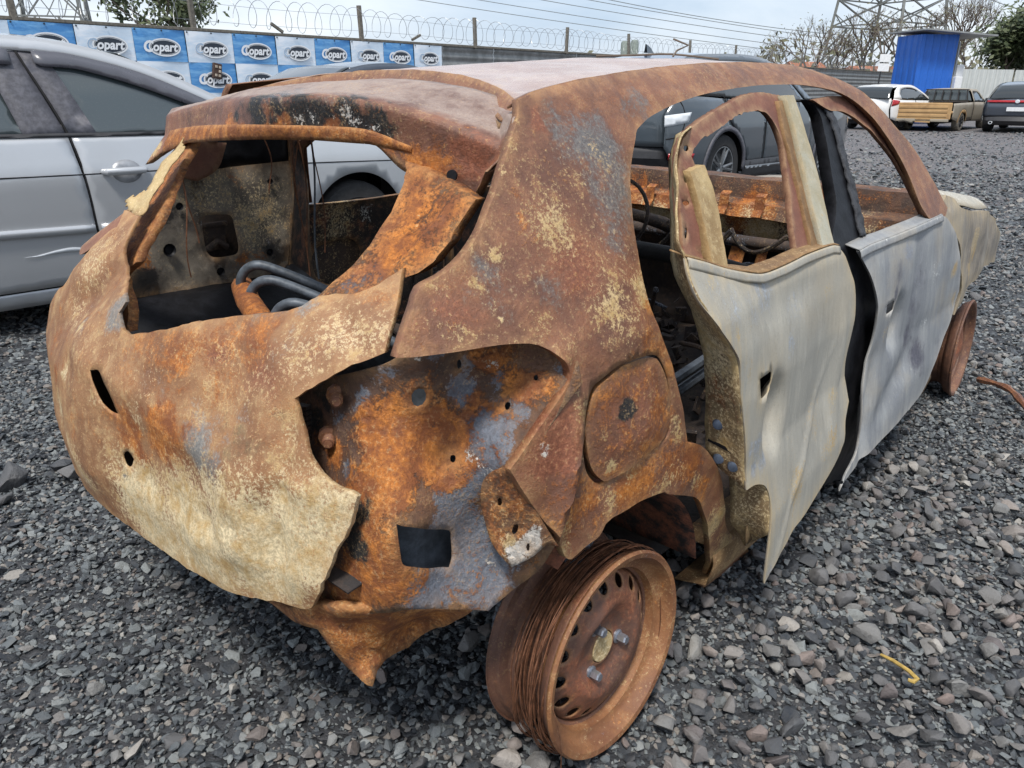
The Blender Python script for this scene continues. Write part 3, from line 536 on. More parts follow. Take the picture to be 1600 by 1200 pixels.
BLOTS = {
 'tailgate_skin': [(-504,29,726,25,'o',55),(-509,-59,713,24,'o',55),(-523,-115,673,24,'o',55),(-536,-95,612,24,'o',55),(-540,-112,570,24,'o',55),(-539,-169,559,24,'o',55),(-508,-221,699,27,'o',60),(-516,-261,669,26,'o',60),(-528,-238,620,27,'o',60),(-535,-203,581,28,'o',60),(-487,-258,747,60,'o',45),(-416,-433,827,47,'o',40),(-439,-291,827,60,'o',50),(-493,206,735,20,'c',70),(-520,219,659,20,'c',70),(-527,273,564,21,'c',70),(-538,215,514,21,'c',70),(-545,96,485,20,'c',70),(-501,-154,727,4,'w',62),(-497,-156,738,4,'w',62),(-493,-165,747,4,'w',62),(-489,-177,755,4,'w',62),(-483,-191,764,4,'w',62),(-477,-204,774,4,'w',62),(-467,-226,789,4,'w',62),(-495,-189,740,4,'w',55),(-493,-208,742,4,'w',55),(-488,-228,750,4,'w',55),(-536,-281,505,8,'o',55),(-524,-351,536,8,'o',55),(-510,-411,570,8,'o',55),(-497,-453,603,8,'o',55),(-489,-476,635,7,'o',55),(-487,-481,641,7,'w',42),(-477,-485,670,7,'w',42),(-467,-484,696,7,'w',42),(-460,-482,718,7,'w',42),(-462,-284,789,50,'r',55),(-439,-414,794,56,'r',60),(-403,-496,823,36,'r',50),(-436,-343,822,39,'r',40),(-514,-289,666,34,'s',65),(-490,-405,684,47,'k',45),(-489,-353,710,48,'k',40),(-465,-443,728,37,'k',40),(-515,-342,634,29,'s',50),(-493,206,735,50,'s',45),(-527,193,641,38,'o',35),(-530,-87,655,29,'c',50),(-447,-555,697,30,'c',60),(-476,-546,562,64,'c',90),(-489,484,524,29,'c',60),(-456,-313,794,59,'c',28),(-499,-272,711,40,'k',35),(-488,-435,672,47,'c',31),(-536,-212,567,63,'c',37),(-518,-354,590,59,'c',70),(-529,24,661,35,'c',43),(-406,-453,833,46,'s',40),(-519,-191,676,52,'s',50),(-509,-339,664,23,'s',70),(-446,-438,772,56,'c',31),(-496,-68,747,44,'s',40),(-547,-4,495,47,'c',56),(-351,-563,863,36,'c',46),(-320,-542,899,27,'o',50),(-458,-598,566,27,'c',90),(-499,-487,503,57,'c',100),(-538,-119,430,69,'c',100),(-516,306,623,32,'o',60),(-494,358,676,27,'o',50),(-534,-265,466,101,'c',100),(-512,-423,525,88,'c',100),(-482,-524,577,74,'c',95),(-459,-578,630,45,'c',90),(-545,-77,482,80,'c',90),(-542,168,487,64,'c',56),(-527,273,564,59,'c',46),(-510,144,701,73,'c',31),(-468,292,766,52,'c',43),(-406,279,863,65,'c',50),(-375,-520,850,54,'c',50),(-415,-479,812,64,'c',40),(-457,-402,765,66,'c',31),(-465,-487,702,55,'c',37),(-490,-318,721,69,'c',19),(-505,-129,718,64,'c',31),(-528,-191,651,50,'o',100),(-537,-68,603,43,'o',90),(-536,-4,621,35,'o',60),(-316,-487,918,36,'o',70),(-472,-218,781,82,'o',60),(-422,-358,837,68,'o',60),(-475,-86,786,55,'o',60),(-474,-319,759,59,'o',50),(-537,-228,538,42,'o',55),(-525,-336,546,50,'o',50),(-537,132,580,37,'o',50),(-465,48,804,37,'s',75),(-511,-304,670,50,'s',65),(-393,-353,872,49,'s',60),(-366,-418,886,38,'s',60),(-327,-470,912,19,'s',50),(-486,-367,713,58,'s',40),(-546,-26,522,21,'s',90),(-540,-51,580,16,'s',80),(-429,-418,812,56,'s',30),(-491,-389,689,67,'k',42),(-460,-438,745,46,'k',35),(-478,100,779,36,'k',35),(-535,23,631,21,'w',30)],
 'spoiler': [(-190,-30,1137,19,'w',46),(-188,-113,1137,18,'w',46),(-185,-167,1134,18,'w',46),(-180,-219,1139,17,'w',46),(-175,-265,1131,17,'w',46),(-168,-309,1134,17,'w',46),(-161,-349,1127,17,'w',46),(-152,-386,1120,16,'w',46),(-147,-410,1113,16,'w',46),(-190,62,1145,27,'k',85),(-190,-32,1146,26,'k',85),(-188,-114,1145,25,'k',85),(-184,-187,1145,24,'k',85),(-177,-252,1145,24,'k',85),(-168,-310,1142,23,'k',85),(-157,-362,1135,23,'k',85),(-175,264,1090,15,'o',95),(-187,128,1101,14,'o',95),(-190,23,1106,13,'o',95),(-190,-67,1108,13,'o',95),(-187,-146,1110,12,'o',95),(-181,-216,1110,12,'o',95),(-173,-278,1107,12,'o',95),(-163,-333,1102,12,'o',95),(-152,-384,1095,11,'o',95),(-141,-431,1057,20,'o',60),(-131,-465,1052,20,'o',60),(-147,-408,1074,21,'o',60),(-186,147,1131,31,'k',45),(-190,-32,1144,39,'k',85),(-184,-187,1143,40,'k',95),(-168,-309,1140,31,'k',90),(-152,-387,1127,21,'k',70),(-190,-31,1141,37,'w',34),(-183,-186,1140,39,'w',38),(-168,-309,1135,33,'w',40),(-149,-398,1118,24,'w',36),(-189,-99,1169,57,'s',60),(-172,-284,1170,52,'s',50),(-152,-388,1156,40,'s',35),(-166,321,1108,39,'o',70),(-189,100,1102,38,'o',100),(-189,-87,1108,46,'o',100),(-177,-247,1109,43,'o',100),(-158,-359,1100,31,'o',90),(-134,-454,1064,36,'o',80),(-144,-420,1074,27,'o',70),(-113,-521,1143,29,'o',45),(-131,-467,1100,20,'o',50),(-186,159,1092,12,'w',36),(-146,-408,1092,11,'w',40),(-102,601,1022,29,'c',100),(-131,462,1060,21,'c',70),(-113,-519,1078,59,'r',60)],
 'hatch_column': [(-181,-493,1041,6,'k',50),(-202,-509,1018,6,'k',50),(-224,-524,994,6,'k',50),(-245,-537,970,6,'k',50),(-265,-544,951,6,'k',50),(-201,-538,1012,9,'s',55),(-220,-545,991,8,'s',55),(-244,-553,967,8,'s',55),(-261,-553,951,8,'s',55),(-186,-473,1042,8,'c',45),(-208,-490,1017,8,'c',45),(-232,-501,992,8,'c',45),(-208,-490,1017,29,'o',80),(-265,-509,960,34,'o',100),(-239,-530,978,23,'o',80),(-213,-552,996,21,'o',90),(-324,-489,910,28,'s',70),(-301,-506,927,23,'s',60),(-244,-529,974,7,'w',60),(-270,-529,949,7,'w',40),(-202,-533,1011,19,'s',50),(-218,-515,1002,17,'c',40)],
 'quarter_panel': [(58,-623,1103,61,'s',62),(68,-658,1035,52,'s',60),(-9,-611,1124,39,'s',50),(29,-689,972,40,'s',50),(-266,-681,940,34,'s',50),(228,-592,1158,34,'s',60),(380,-576,1179,48,'s',40),(-144,-702,931,55,'s',40),(-56,-599,1144,29,'r',60),(-7,-780,702,72,'o',60),(-200,-766,698,55,'r',80),(-273,-679,941,8,'c',62),(-265,-687,928,8,'c',62),(-258,-697,910,8,'c',62),(-255,-706,894,8,'c',62),(-249,-715,876,8,'c',62),(-241,-723,861,8,'c',62),(-227,-733,845,8,'c',62),(-352,-696,870,7,'c',55),(-330,-702,869,7,'c',55),(-301,-708,869,8,'c',55),(-271,-715,868,8,'c',55),(-235,-723,863,8,'c',55),(-200,-733,853,8,'c',55),(-172,-745,834,8,'c',55),(-154,-755,812,8,'c',55),(-146,-762,780,8,'c',55),(-158,-767,745,8,'c',55),(-157,-771,705,8,'c',55),(-148,-776,662,9,'c',55),(-101,-601,1136,8,'c',55),(-133,-618,1102,8,'c',55),(-163,-631,1070,8,'c',55),(-193,-643,1039,8,'c',55),(-222,-652,1012,8,'c',55),(-261,-660,984,8,'c',55),(-305,-662,962,8,'c',55),(-338,-661,949,7,'c',55),(-24,-767,790,8,'o',70),(20,-767,791,8,'o',70),(66,-770,778,8,'o',70),(91,-775,751,9,'o',70),(-223,-761,715,14,'o',50),(-203,-770,659,15,'o',50),(-183,-773,599,15,'o',50),(-175,-774,551,16,'o',50),(-9,-785,648,114,'o',55),(-163,-776,602,87,'o',50),(124,-785,551,80,'o',60),(247,-774,343,90,'o',40),(58,-767,791,52,'o',55),(-334,-689,894,41,'o',45),(-118,-654,1032,56,'c',36),(-36,-635,1080,48,'c',30),(-4,-715,920,60,'c',34),(-7,-759,826,50,'c',40),(-67,-609,1126,29,'o',40),(-12,-640,1069,35,'c',35),(46,-661,1027,31,'k',25),(-154,-662,1010,33,'o',45),(-99,-714,916,28,'o',40),(-345,-689,888,25,'c',45),(-322,-700,876,30,'c',40),(-240,-715,879,26,'c',30),(-21,-773,758,20,'o',60),(121,-785,639,16,'c',60),(201,-785,494,24,'c',50),(-188,-773,557,29,'c',50),(-70,-783,555,27,'c',50),(83,-785,535,34,'c',50),(345,-776,360,21,'c',70),(262,-782,456,20,'w',40),(-61,-762,813,19,'c',50),(-151,-746,837,18,'c',40),(116,-591,1160,42,'s',35),(495,-564,1191,51,'s',30),(-246,-698,913,43,'s',30),(-101,-671,1000,36,'c',62),(-95,-685,973,28,'c',50),(-41,-738,870,41,'c',62),(-30,-750,845,29,'c',55),(50,-729,892,31,'c',75),(-63,-723,901,29,'c',40),(-179,-721,885,23,'c',42),(-21,-764,809,26,'c',40),(-104,-629,1084,19,'c',30),(63,-633,1084,41,'c',35),(-46,-630,1089,39,'c',25),(-190,-694,938,36,'c',25),(-232,-672,968,12,'c',70),(-321,-666,947,21,'c',40),(-389,-678,888,16,'c',35),(114,-785,617,22,'c',50),(305,-771,330,53,'c',75),(421,-745,199,58,'c',70),(-145,-769,742,19,'c',50),(-224,-762,705,13,'w',60),(-180,-774,520,20,'c',60),(-3,-785,587,32,'c',40),(126,-785,537,34,'c',45),(91,-639,1072,35,'s',45),(86,-607,1131,31,'s',50),(-24,-584,1170,25,'s',40),(178,-600,1144,22,'s',60),(-47,-670,1008,21,'s',30),(-268,-672,956,20,'s',55),(-271,-691,916,15,'s',40),(256,-586,1169,27,'s',45),(45,-676,999,27,'s',40),(-74,-641,1064,57,'o',35),(68,-744,860,37,'o',70),(92,-773,761,32,'o',75),(0,-785,562,64,'o',85),(-120,-780,597,49,'o',70),(171,-785,533,42,'o',90),(-191,-772,634,47,'o',45),(109,-783,666,26,'o',70),(-161,-776,557,39,'o',60),(233,-783,467,49,'o',60),(-307,-686,914,33,'o',30),(-371,-681,892,24,'o',35),(560,-678,44,64,'o',30),(-162,-644,1044,14,'o',50),(-331,-686,902,74,'r',50),(-90,-706,932,85,'r',50),(-211,-749,805,53,'r',80),(-245,-756,731,36,'r',100),(-218,-756,761,27,'r',100)],
 'fuel_door': [(-34,-780,699,20,'k',100),(-6,-777,733,14,'k',50),(-40,-776,733,16,'k',40),(-83,-783,623,12,'c',90),(49,-782,685,28,'o',80),(51,-785,627,22,'o',70),(-99,-779,677,16,'c',40)],
 'recess_panel': [(-279,-668,631,32,'s',100),(-273,-659,537,35,'s',100),(-281,-666,498,39,'s',100),(-311,-652,595,25,'s',100),(-270,-706,683,27,'s',90),(-380,-667,499,33,'s',90),(-220,-698,745,24,'s',70),(-376,-472,719,23,'s',50),(-364,-566,732,28,'s',45),(-316,-609,739,24,'s',40),(-212,-664,784,19,'s',60),(-352,-593,706,55,'o',100),(-295,-625,686,52,'o',100),(-429,-592,602,41,'o',100),(-423,-635,533,55,'o',100),(-434,-587,494,47,'o',90),(-324,-604,731,37,'o',90),(-226,-652,815,34,'o',70),(-192,-697,777,34,'o',80),(-250,-648,740,23,'o',70),(-397,-493,658,29,'o',70),(-309,-639,649,28,'o',80),(-397,-601,654,45,'o',100),(-228,-679,742,19,'o',70),(-408,-657,589,36,'o',60),(-264,-674,701,32,'s',100),(-289,-657,610,38,'s',100),(-313,-653,564,38,'s',100),(-260,-680,494,36,'s',100),(-344,-669,497,44,'s',100),(-294,-685,467,43,'s',100),(-230,-694,737,28,'s',80),(-369,-538,746,32,'s',55),(-346,-589,743,22,'s',55),(-263,-635,771,20,'s',100),(-402,-540,655,15,'s',90),(-358,-579,793,27,'s',50),(-307,-632,830,18,'s',60),(-193,-723,763,15,'s',60),(-154,-738,806,19,'s',60),(-255,-642,810,15,'s',60),(-272,-675,682,17,'w',50),(-270,-699,649,15,'w',50),(-249,-681,558,22,'w',50),(-254,-681,502,22,'w',42),(-345,-670,496,17,'w',40),(-263,-679,702,13,'w',45),(-334,-623,835,12,'w',70),(-217,-657,808,24,'w',40),(-423,-586,618,22,'k',100),(-434,-582,579,24,'k',90),(-435,-595,553,24,'k',70),(-370,-437,760,25,'k',90),(-369,-491,804,24,'k',80),(-378,-421,693,24,'k',80),(-368,-533,784,22,'k',50),(-352,-604,835,35,'k',50),(-330,-616,804,27,'k',30)],
 'recess_patch': [(-238,-764,554,17,'w',100),(-256,-749,540,15,'w',80),(-263,-737,554,13,'c',90),(-260,-734,606,28,'o',70)],
 'rear_door': [(153,-798,885,21,'c',50),(289,-821,795,34,'c',30),(740,-788,766,29,'c',50),(527,-804,780,52,'s',50),(364,-835,491,25,'s',70),(313,-840,485,15,'s',80),(680,-810,480,59,'c',40),(826,-798,481,31,'c',60),(571,-844,354,43,'c',55),(253,-836,711,16,'c',60),(202,-829,793,15,'c',60),(507,-856,256,28,'c',50),(436,-823,685,13,'k',50),(368,-832,653,15,'k',60),(490,-818,697,26,'s',60),(361,-808,826,59,'s',50),(224,-812,841,44,'s',40),(414,-821,729,17,'k',35),(467,-824,623,26,'k',30),(402,-829,656,12,'k',70),(321,-837,535,37,'s',60),(808,-823,357,47,'c',50),(675,-807,620,43,'c',25),(545,-827,452,70,'c',25),(182,-793,890,28,'s',30),(436,-827,556,18,'w',42),(397,-867,218,22,'s',70),(450,-853,360,54,'c',30)],
 'front_door': [(1445,-785,499,38,'k',72),(1703,-777,384,42,'k',62),(1616,-756,257,42,'k',72),(1899,-660,-85,48,'k',67),(1460,-785,575,49,'k',52),(1255,-785,635,18,'s',50),(1191,-785,557,25,'c',50),(1333,-775,746,53,'s',60),(1684,-785,530,61,'s',40),(1504,-754,245,33,'c',50),(1034,-777,727,26,'k',57),(1529,-778,395,60,'k',72),(1784,-751,230,57,'k',67),(1233,-779,709,52,'k',52),(1476,-785,650,57,'k',47),(1405,-756,254,44,'c',60),(1244,-778,390,29,'o',35),(1856,-676,40,61,'k',62),(1267,-785,562,16,'w',50),(1799,-660,-23,47,'w',50),(1218,-784,660,17,'k',100),(1606,-785,647,39,'w',40),(1560,-785,514,32,'w',40),(1678,-660,-44,46,'k',72),(1847,-785,628,21,'c',90),(1905,-785,508,22,'c',80)],
 'fender': [(2103,-779,676,49,'c',80),(2072,-783,591,40,'c',60),(2079,-782,635,27,'o',40)]}
def BL(k): return [(a / 1000, b / 1000, c / 1000, r / 1000, ch, w_ / 100) for a, b, c, r, ch, w_ in BLOTS.get(k, [])]

HEADING = R(47.6)                                     # car's x axis from world x
ORIGIN = Vector((-.368, 1.664, 0))
CAR = empty('burnt_car', ORIGIN, HEADING, 'burnt-out small hatchback, a rusted shell with bare wheels and no glass, nearest the camera', 'car')
def to_world(p): return ORIGIN + Matrix.Rotation(HEADING, 3, 'Z') @ Vector(p)

def build_body():
    tg = sheet('tailgate', CAR, M['tail'], 'B', D('tailgate_skin'), [[(.062, .702), (.032, .708), (.008, .694), (-.010, .676), (-.032, .640), (-.004, .640), (.026, .655), (.048, .68)], D('tailgate_skin_h1')], g=.011, flange=.007, jag=.0008,
               base={'o': .36, 'c': .2, 'k': .2, 's': .24, 'r': .22}, blots=BL('tailgate_skin'), dents3=D('tail_dents'), edge=.55, wob=(.006, 5),
               dents=[(.22, .80, (.16, .05, -.5), .036), (.02, .70, (.22, .035, .1), -.016), (-.12, .56, .16, .022), (.12, .58, .13, -.02), (-.40, .60, (.05, .12, .3), -.014),
                      (-.47, .56, (.025, .10, .15), .018), (-.45, .80, (.10, .03, .6), -.01),
                      (-.3, .70, (.04, .14, .4), .010), (-.50, .87, (.06, .012, .5), .012)],
               label='cream and rust scorched tailgate with a sagging dent')
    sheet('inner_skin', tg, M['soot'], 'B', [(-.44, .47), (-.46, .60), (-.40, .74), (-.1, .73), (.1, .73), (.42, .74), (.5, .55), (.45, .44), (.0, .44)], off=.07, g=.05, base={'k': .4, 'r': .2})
    sheet('window_frame', tg, M['recess'], 'B', D('hatch_column'), off=.012, g=.010, flange=.02, base={'o': .62, 's': .12, 'c': .1}, blots=BL('hatch_column'), wob=(.004, 9),
          dents=[(-.51, .96, (.012, .06, .25), .012), (-.53, .965, (.008, .06, .2), -.010)], jag=.001)
    sheet('quarter_edge', CAR, M['frame'], 'B', D('quarter_edge'), off=.03, g=.01, flange=.01, wob=(.002, 9))
    sheet('window_pillar', tg, M['recess'], 'B', D('hatch_column_left'), off=.05, g=.012, flange=.02, base={'o': .66, 's': .1}, wob=(.004, 9), jag=.0015)
    sheet('torn_edge', tg, M['cream'], 'B', D('hatch_torn'), off=.004, g=.008, base={'o': .3, 'c': .4}, wob=(.012, 16), jag=.003)
    # spoiler: four edge lines lofted across the car
    rails = [resample(D('sp_top'), .012, False), None, None, None]
    def rail(k):
        a = np.array(D(k)); t = np.linspace(0, len(a) - 1, 110); q = resample(a, .004, False)
        s = np.r_[0, np.cumsum(np.linalg.norm(np.diff(a, axis=0), axis=1))]; sq = np.r_[0, np.cumsum(np.linalg.norm(np.diff(q, axis=0), axis=1))]; sq = sq / sq[-1] * s[-1]
        ts = np.interp(t, np.arange(len(a)), s)
        return np.stack([np.interp(ts, sq, q[:, i]) for i in range(3)], 1)
    rt, rr, rl, re_ = rail('sp_top'), rail('sp_ridge'), rail('sp_low'), rail('sp_edge'); re_ = re_ + np.array([-.014, 0, 0]); rl = rl + np.array([-.006, 0, 0])
    rows = []
    front = rt + np.array([.05, 0, .004])
    for a, b, k in ((front, rt, 3), (rt, rr, 6), (rr, rl, 5), (rl, re_, 6)):
        for j in range(k): rows.append(a * (1 - j / k) + b * (j / k))
    rows.append(re_); rows.append(re_ + np.array([.018, 0, .003])); rows.append(re_ + np.array([.03, 0, .022]))
    V = np.concatenate(rows); n = 110; m = len(rows)
    # soften the creases a little, then weather
    G = V.reshape(m, n, 3).copy()
    G[1:-3] = .8 * G[1:-3] + .1 * (G[:-4] + G[2:-2])
    V = G.reshape(-1, 3); V = V + wobble(V, .004, 8)[:, None] * np.array([-.6, 0, .6]) + wobble(V, .0015, 40)[:, None] * np.array([-.6, 0, .6])
    F = [(j * n + i, j * n + i + 1, (j + 1) * n + i + 1, (j + 1) * n + i) for j in range(m - 1) for i in range(n - 1)]
    me = mesh_of('spoiler', V, F); ee = np.zeros((m, n)); ee[-4:] = .5
    wear(me, V, BL('spoiler'), {'r': .25, 'c': .2, 'o': .16, 's': .16}, ee.reshape(-1))
    tw = np.zeros((m, n)); tw[:8] = .62; tw[8] = .4; aw = me.attributes['w_t'] if 'w_t' in me.attributes else me.attributes.new('w_t', 'FLOAT', 'POINT'); aw.data.foreach_set('value', tw.reshape(-1).astype(np.float32))  # paint the sky's pale reflection onto the upper rows
    o = solid(link('spoiler', me, M['spoiler'], tg), .003, 0); o['label'] = 'soot-blackened top edge of the tailgate with white ash flecks'
    ribbon('window_lip', tg, M['recess'], [(x - .013, y, z + .004) for x, y, z in D('sp_low')[1:7]] + [(-.150, -.425, 1.094)], [(x - .016, y, z - .003) for x, y, z in D('sp_edge')[1:7]] + [(-.151, -.423, 1.086)], 4, .012, .003, {'o': .8, 'w': .2, 'c': .2, 's': .15}, bulge=.003, wob=(.003, 18))
    hp = Vector(D('sp_hole')[0]); MB().lathe([(0, .0), (.008, .0), (.009, -.003)], 14, Matrix.Translation(hp + Vector((-.012, -.006, 0))) @ Vector((-.8, -.55, .1)).to_track_quat('Z', 'Y').to_matrix().to_4x4()).build('bolt_hole', M['black'], tg)  # black disc stands in for the shade inside an uncut hole
    # quarter panel with roof rail and windscreen pillar
    q = sheet('quarter_panel', CAR, M['rust'], 'S', D('quarter_panel'), [D('quarter_panel_h0')], g=.012, flange=.013, base={'r': .30, 'c': .14, 's': .20, 'o': .2}, blots=BL('quarter_panel'), edge=.45,
              wob=(.004, 6), dents=[(.0, .66, .11, .012), (-.22, .80, (.02, .10, -1.1), -.012), (-.19, .62, (.015, .13, -.35), -.02), (-.10, .60, (.05, .10, -.3), .012), (.19, 1.16, (.012, .05, 0), .006), (.62, 1.21, (.012, .03, 0), .006), (.02, .90, (.06, .16, -.2), -.008)])
    sheet('fuel_flap', q, M['rust'], 'S', D('fuel_door'), off=.006, g=.010, base={'o': .5, 'r': .5, 'c': .15}, blots=BL('fuel_door'), wob=(.003, 14), flange=.012, edge=.6,
          dents=[(.0, .66, .06, -.010)])
    sheet('flap_recess', q, M['soot'], 'S', [(a * 1.0, c) for a, c in D('quarter_panel_h0')], off=.028, g=.02, base={'o': .1})
    # lamp pocket
    hs = [D('recess_hole')] + [D('recess_hole_%d' % i) for i in range(5)]
    rc = sheet('lamp_pocket', CAR, M['recess'], 'C', D('recess_outline'), hs, ctrl=D('recess_ctrl'), normal=(-.62, -.78, 0.02), g=.010, flange=.0, base={'o': .36, 's': .26, 'c': .12, 'k': .15},
          blots=BL('recess_panel'), dents3=D('pocket_dents'), wob=(.007, 7), label='flaking orange and steel-blue pocket where the tail lamp sat')
    sheet('pocket_backing', rc, M['pipe'], 'C', D('recess_outline'), ctrl=D('recess_ctrl'), normal=(-.62, -.78, 0.02), off=.055, g=.03, wob=(.006, 9), thick=0)
    sheet('bracket_plate', rc, M['recess'], 'C', D('recess_patch'), [D('patch_hole_%d' % i) for i in range(3)], normal=(-.5, -.86, 0), g=.009, base={'o': .55, 'c': .3, 'w': .1}, blots=BL('recess_patch'), wob=(.004, 15), flange=.0)
    sheet('rear_valance', CAR, M['recess'], 'C', D('tow_bracket'), ctrl=D('tow_bracket_ctrl'), normal=(-.7, -.7, .1), g=.011, base={'o': .7, 'c': .25}, dents3=D('valance_dents'), wob=(.004, 14), thick=.012, label='bent orange rusted bracket under the rear corner')
    for i in range(2):
        p = Vector(D('bolt_%d' % i)[0]); d = Vector((-.62, -.78, 0))
        Mx = Matrix.Translation(p) @ d.to_track_quat('Z', 'Y').to_matrix().to_4x4()
        b = MB(); b.lathe([(.0, .028), (.007, .028), (.008, .006), (.016, .004), (.017, -.004)], 10, Mx)
        for k in range(5): b.lathe([(.0078, .008 + k * .004), (.0095, .010 + k * .004), (.0078, .012 + k * .004)], 10, Mx)
        wear_obj(b.build('stud', M['rust'], rc, True), {'o': .4, 'c': .3})
    # channel between tailgate and quarter panel, seams with folded teeth
    ge = [(x, float(surf_S(np.array([x]), np.array([z]))[0]), z) for x, z in D('quarter_panel')[-12:]]
    ga = [(x + .004, y + .014, z) for x, y, z in ge]; gb = [(x + .075, y + .045, z + .0) for x, y, z in ge]
    ch = ribbon('gutter', CAR, M['soot'], ga, gb, 5, .02, .003, {'k': .6}, bulge=.012, wob=(.001, 20))
    b = MB()
    gq = resample(gb, .022, False)
    for k in range(len(gq)): b.box(gq[k] + np.array([-.004, -.004, 0]), (.007, .012, .004), Matrix.Rotation(-.6, 3, 'Y'))
    wear_obj(b.build('seam_tooth', M['soot'], ch, kind='stuff'))
    b = MB()
    for k in range(16):
        p = Vector(D('recess_outline')[0]).lerp(Vector(D('recess_outline')[-2]), k / 15 * .8)
        b.box(p + Vector((-.012, -.055, -.01)), (.012, .02, .006), Matrix.Rotation(.3, 3, 'Z'))
    wear_obj(b.build('seam_tooth', M['soot'], rc, kind='stuff'), {'r': .4})
    # doors
    dr = empty('rear_door', (0, 0, 0)); dr.parent = CAR; dr['label'] = 'pale grey rear door standing slightly open, skin warped by heat'
    sheet('door_skin', dr, M['ash'], 'S', D('rear_door'), [D('rear_door_h0')], off=door_off, g=.012, flange=.005, base={'c': .16, 's': .2, 'w': .12}, blots=BL('rear_door'), edge=.95, edgew=.022, wob=(.005, 3.2),
          dents=[(.415, .572, (.052, .078, .12, 2), .036), (.40, .58, (.12, .16, .1), -.006), (.22, .80, .10, -.010), (.60, .40, (.012, .22, -.75), -.006), (.72, .62, (.09, .2, .2), .009), (.50, .80, (.2, .05, 0), .010), (.55, .30, (.05, .1, .3), .008), (.85, .55, (.03, .12, 0), -.012)])
    ribbon('shut_face', dr, M['shut'], D('shut_outer'), D('shut_inner'), 6, .012, .003, {'c': .45, 'o': .25}, [(.33, -.60, 1.08, .10, 'c', 1), (.24, -.66, .99, .08, 'c', 1), (.20, -.70, .90, .05, 'c', .9), (.2, -.77, .62, .1, 'o', .5), (.2, -.77, .75, .1, 'c', .62)], (.004, 14), label='tan crackled rear edge of the open door')
    sheet('window_frame', dr, M['frame'], 'S', D('rear_door_frame'), [D('rear_door_frame_h%d' % i) for i in range(5)], off=lambda x, z: door_off(x, z) + .02, g=.012, flange=.014, base={'r': .3}, edge=.55, edgew=.006, wob=(.0022, 9), jag=.0008,
          dents=[(.20, 1.0, (.012, .02, 0), .008), (.19, .93, (.014, .022, 0), .008)])
    sheet('glass_channel', dr, M['cream'], 'S', D('frame_channel'), off=lambda x, z: door_off(x, z) + .008, g=.010, flange=.02, base={'c': .3, 'o': .25}, wob=(.0015, 12), jag=.0008)
    sheet('frame_post', dr, M['brown'], 'S', D('frame_post_brown'), off=lambda x, z: door_off(x, z) + .012, g=.012, flange=.02, base={'o': .1}, wob=(.002, 12), jag=.001)
    sheet('frame_trim', dr, M['pale'], 'S', D('frame_post_pale'), off=door_off, g=.012, flange=.02, base={'c': .25}, wob=(.002, 12))
    P = D('shut_outer'); Q = D('shut_inner')
    for t, i, j in ((.35, 13, 13), (.35, 14, 14), (.72, 14, 14)):
        p = Vector(P[i]).lerp(Vector(Q[j]), 1 - t); p.z -= .004
        d = Vector((-.9, -.35, .05)); Mx = Matrix.Translation(p) @ d.to_track_quat('Z', 'Y').to_matrix().to_4x4()
        b = MB(); b.lathe([(0, .006), (.005, .006), (.010, .004), (.012, -.004)], 14, Mx); b.build('hinge_bolt', M['bluebolt'], dr, True)
    b = MB(); p = Vector(P[14]).lerp(Vector(Q[14]), .62); p.z += .030
    b.box(p + Vector((-.004, 0, 0)), (.006, .052, .012), Matrix.Rotation(.2, 3, 'X')); b.build('latch_slot', M['black'], dr)  # solid black box stands in for the shade of a latch slot
    b = MB(); b.loft([[(x, surf_S(np.array([x]), np.array([z]))[0] + float(door_off(x, z)) + .055, z) for x in np.linspace(.41, .80, 14)] for z in np.linspace(.26, .52, 12)])
    wear_obj(solid(b.build('door_inner', M['shut'], dr, True), .004), {'c': .2, 'o': .2})
    sheet('door_core', dr, M['black'], 'S', [(.30, .80), (.70, .80), (.80, .6), (.6, .35), (.42, .40), (.36, .6)], off=lambda x, z: door_off(x, z) + .05, g=.05)  # black sheet painting the shade behind the handle hole

    for nm, key, of, par, mt in (('belt_fold', 'rear_door', door_off, dr, M['ash']),):
        e_ = [(x, float(surf_S(np.array([x]), np.array([z]))[0] + of(x, z)), z) for x, z in D(key)[:9]]
        ribbon(nm, par, mt, [(x, y - .003, z + .002) for x, y, z in e_], [(x, y - .008, z - .015) for x, y, z in e_], 4, .015, .002, {'c': .3}, bulge=.001, wob=(.001, 20))
        ribbon(nm, par, M['brown'], [(x, y - .002, z + .004) for x, y, z in e_], [(x, y + .030, z + .010) for x, y, z in e_], 3, .015, .003, {'c': .3}, wob=(.001, 20))
    df = empty('front_door', (0, 0, 0)); df.parent = CAR; df['label'] = 'blue-grey scorched front door with a curled rear edge'
    sheet('door_skin', df, M['ashblue'], 'S', D('front_door'), [D('front_door_h0')], off=lambda x, z: flare(z), g=.013, flange=.006, base={'s': .25, 'w': .16, 'k': .12}, blots=BL('front_door'), edge=.8, edgew=.02, wob=(.006, 3.2),
          dents=[(1.285, .565, (.055, .075, .1, 2), .034), (1.2, .60, (.12, .16, .1), -.010), (1.35, .38, (.2, .05, .4), .02), (1.6, .5, .14, -.016), (1.12, .36, (.03, .12, -.2), .03), (1.45, .70, (.05, .18, -.1), .010)])
    e_ = [(x, float(surf_S(np.array([x]), np.array([z]))[0]), z) for x, z in D('front_door')[:5]]
    ribbon('belt_fold', df, M['ashblue'], [(x, y - .003, z + .003) for x, y, z in e_], [(x, y - .009, z - .016) for x, y, z in e_], 4, .015, .002, {'w': .3}, bulge=.001)
    ribbon('belt_fold', df, M['ashblue'], [(x, y - .002, z + .003) for x, y, z in e_], [(x, y + .035, z + .012) for x, y, z in e_], 3, .015, .003, {'k': .4})
    sheet('window_frame', df, M['frame'], 'S', D('front_door_frame'), off=.02, g=.013, flange=.012, base={'r': .3}, edge=.5, edgew=.006, wob=(.003, 14))
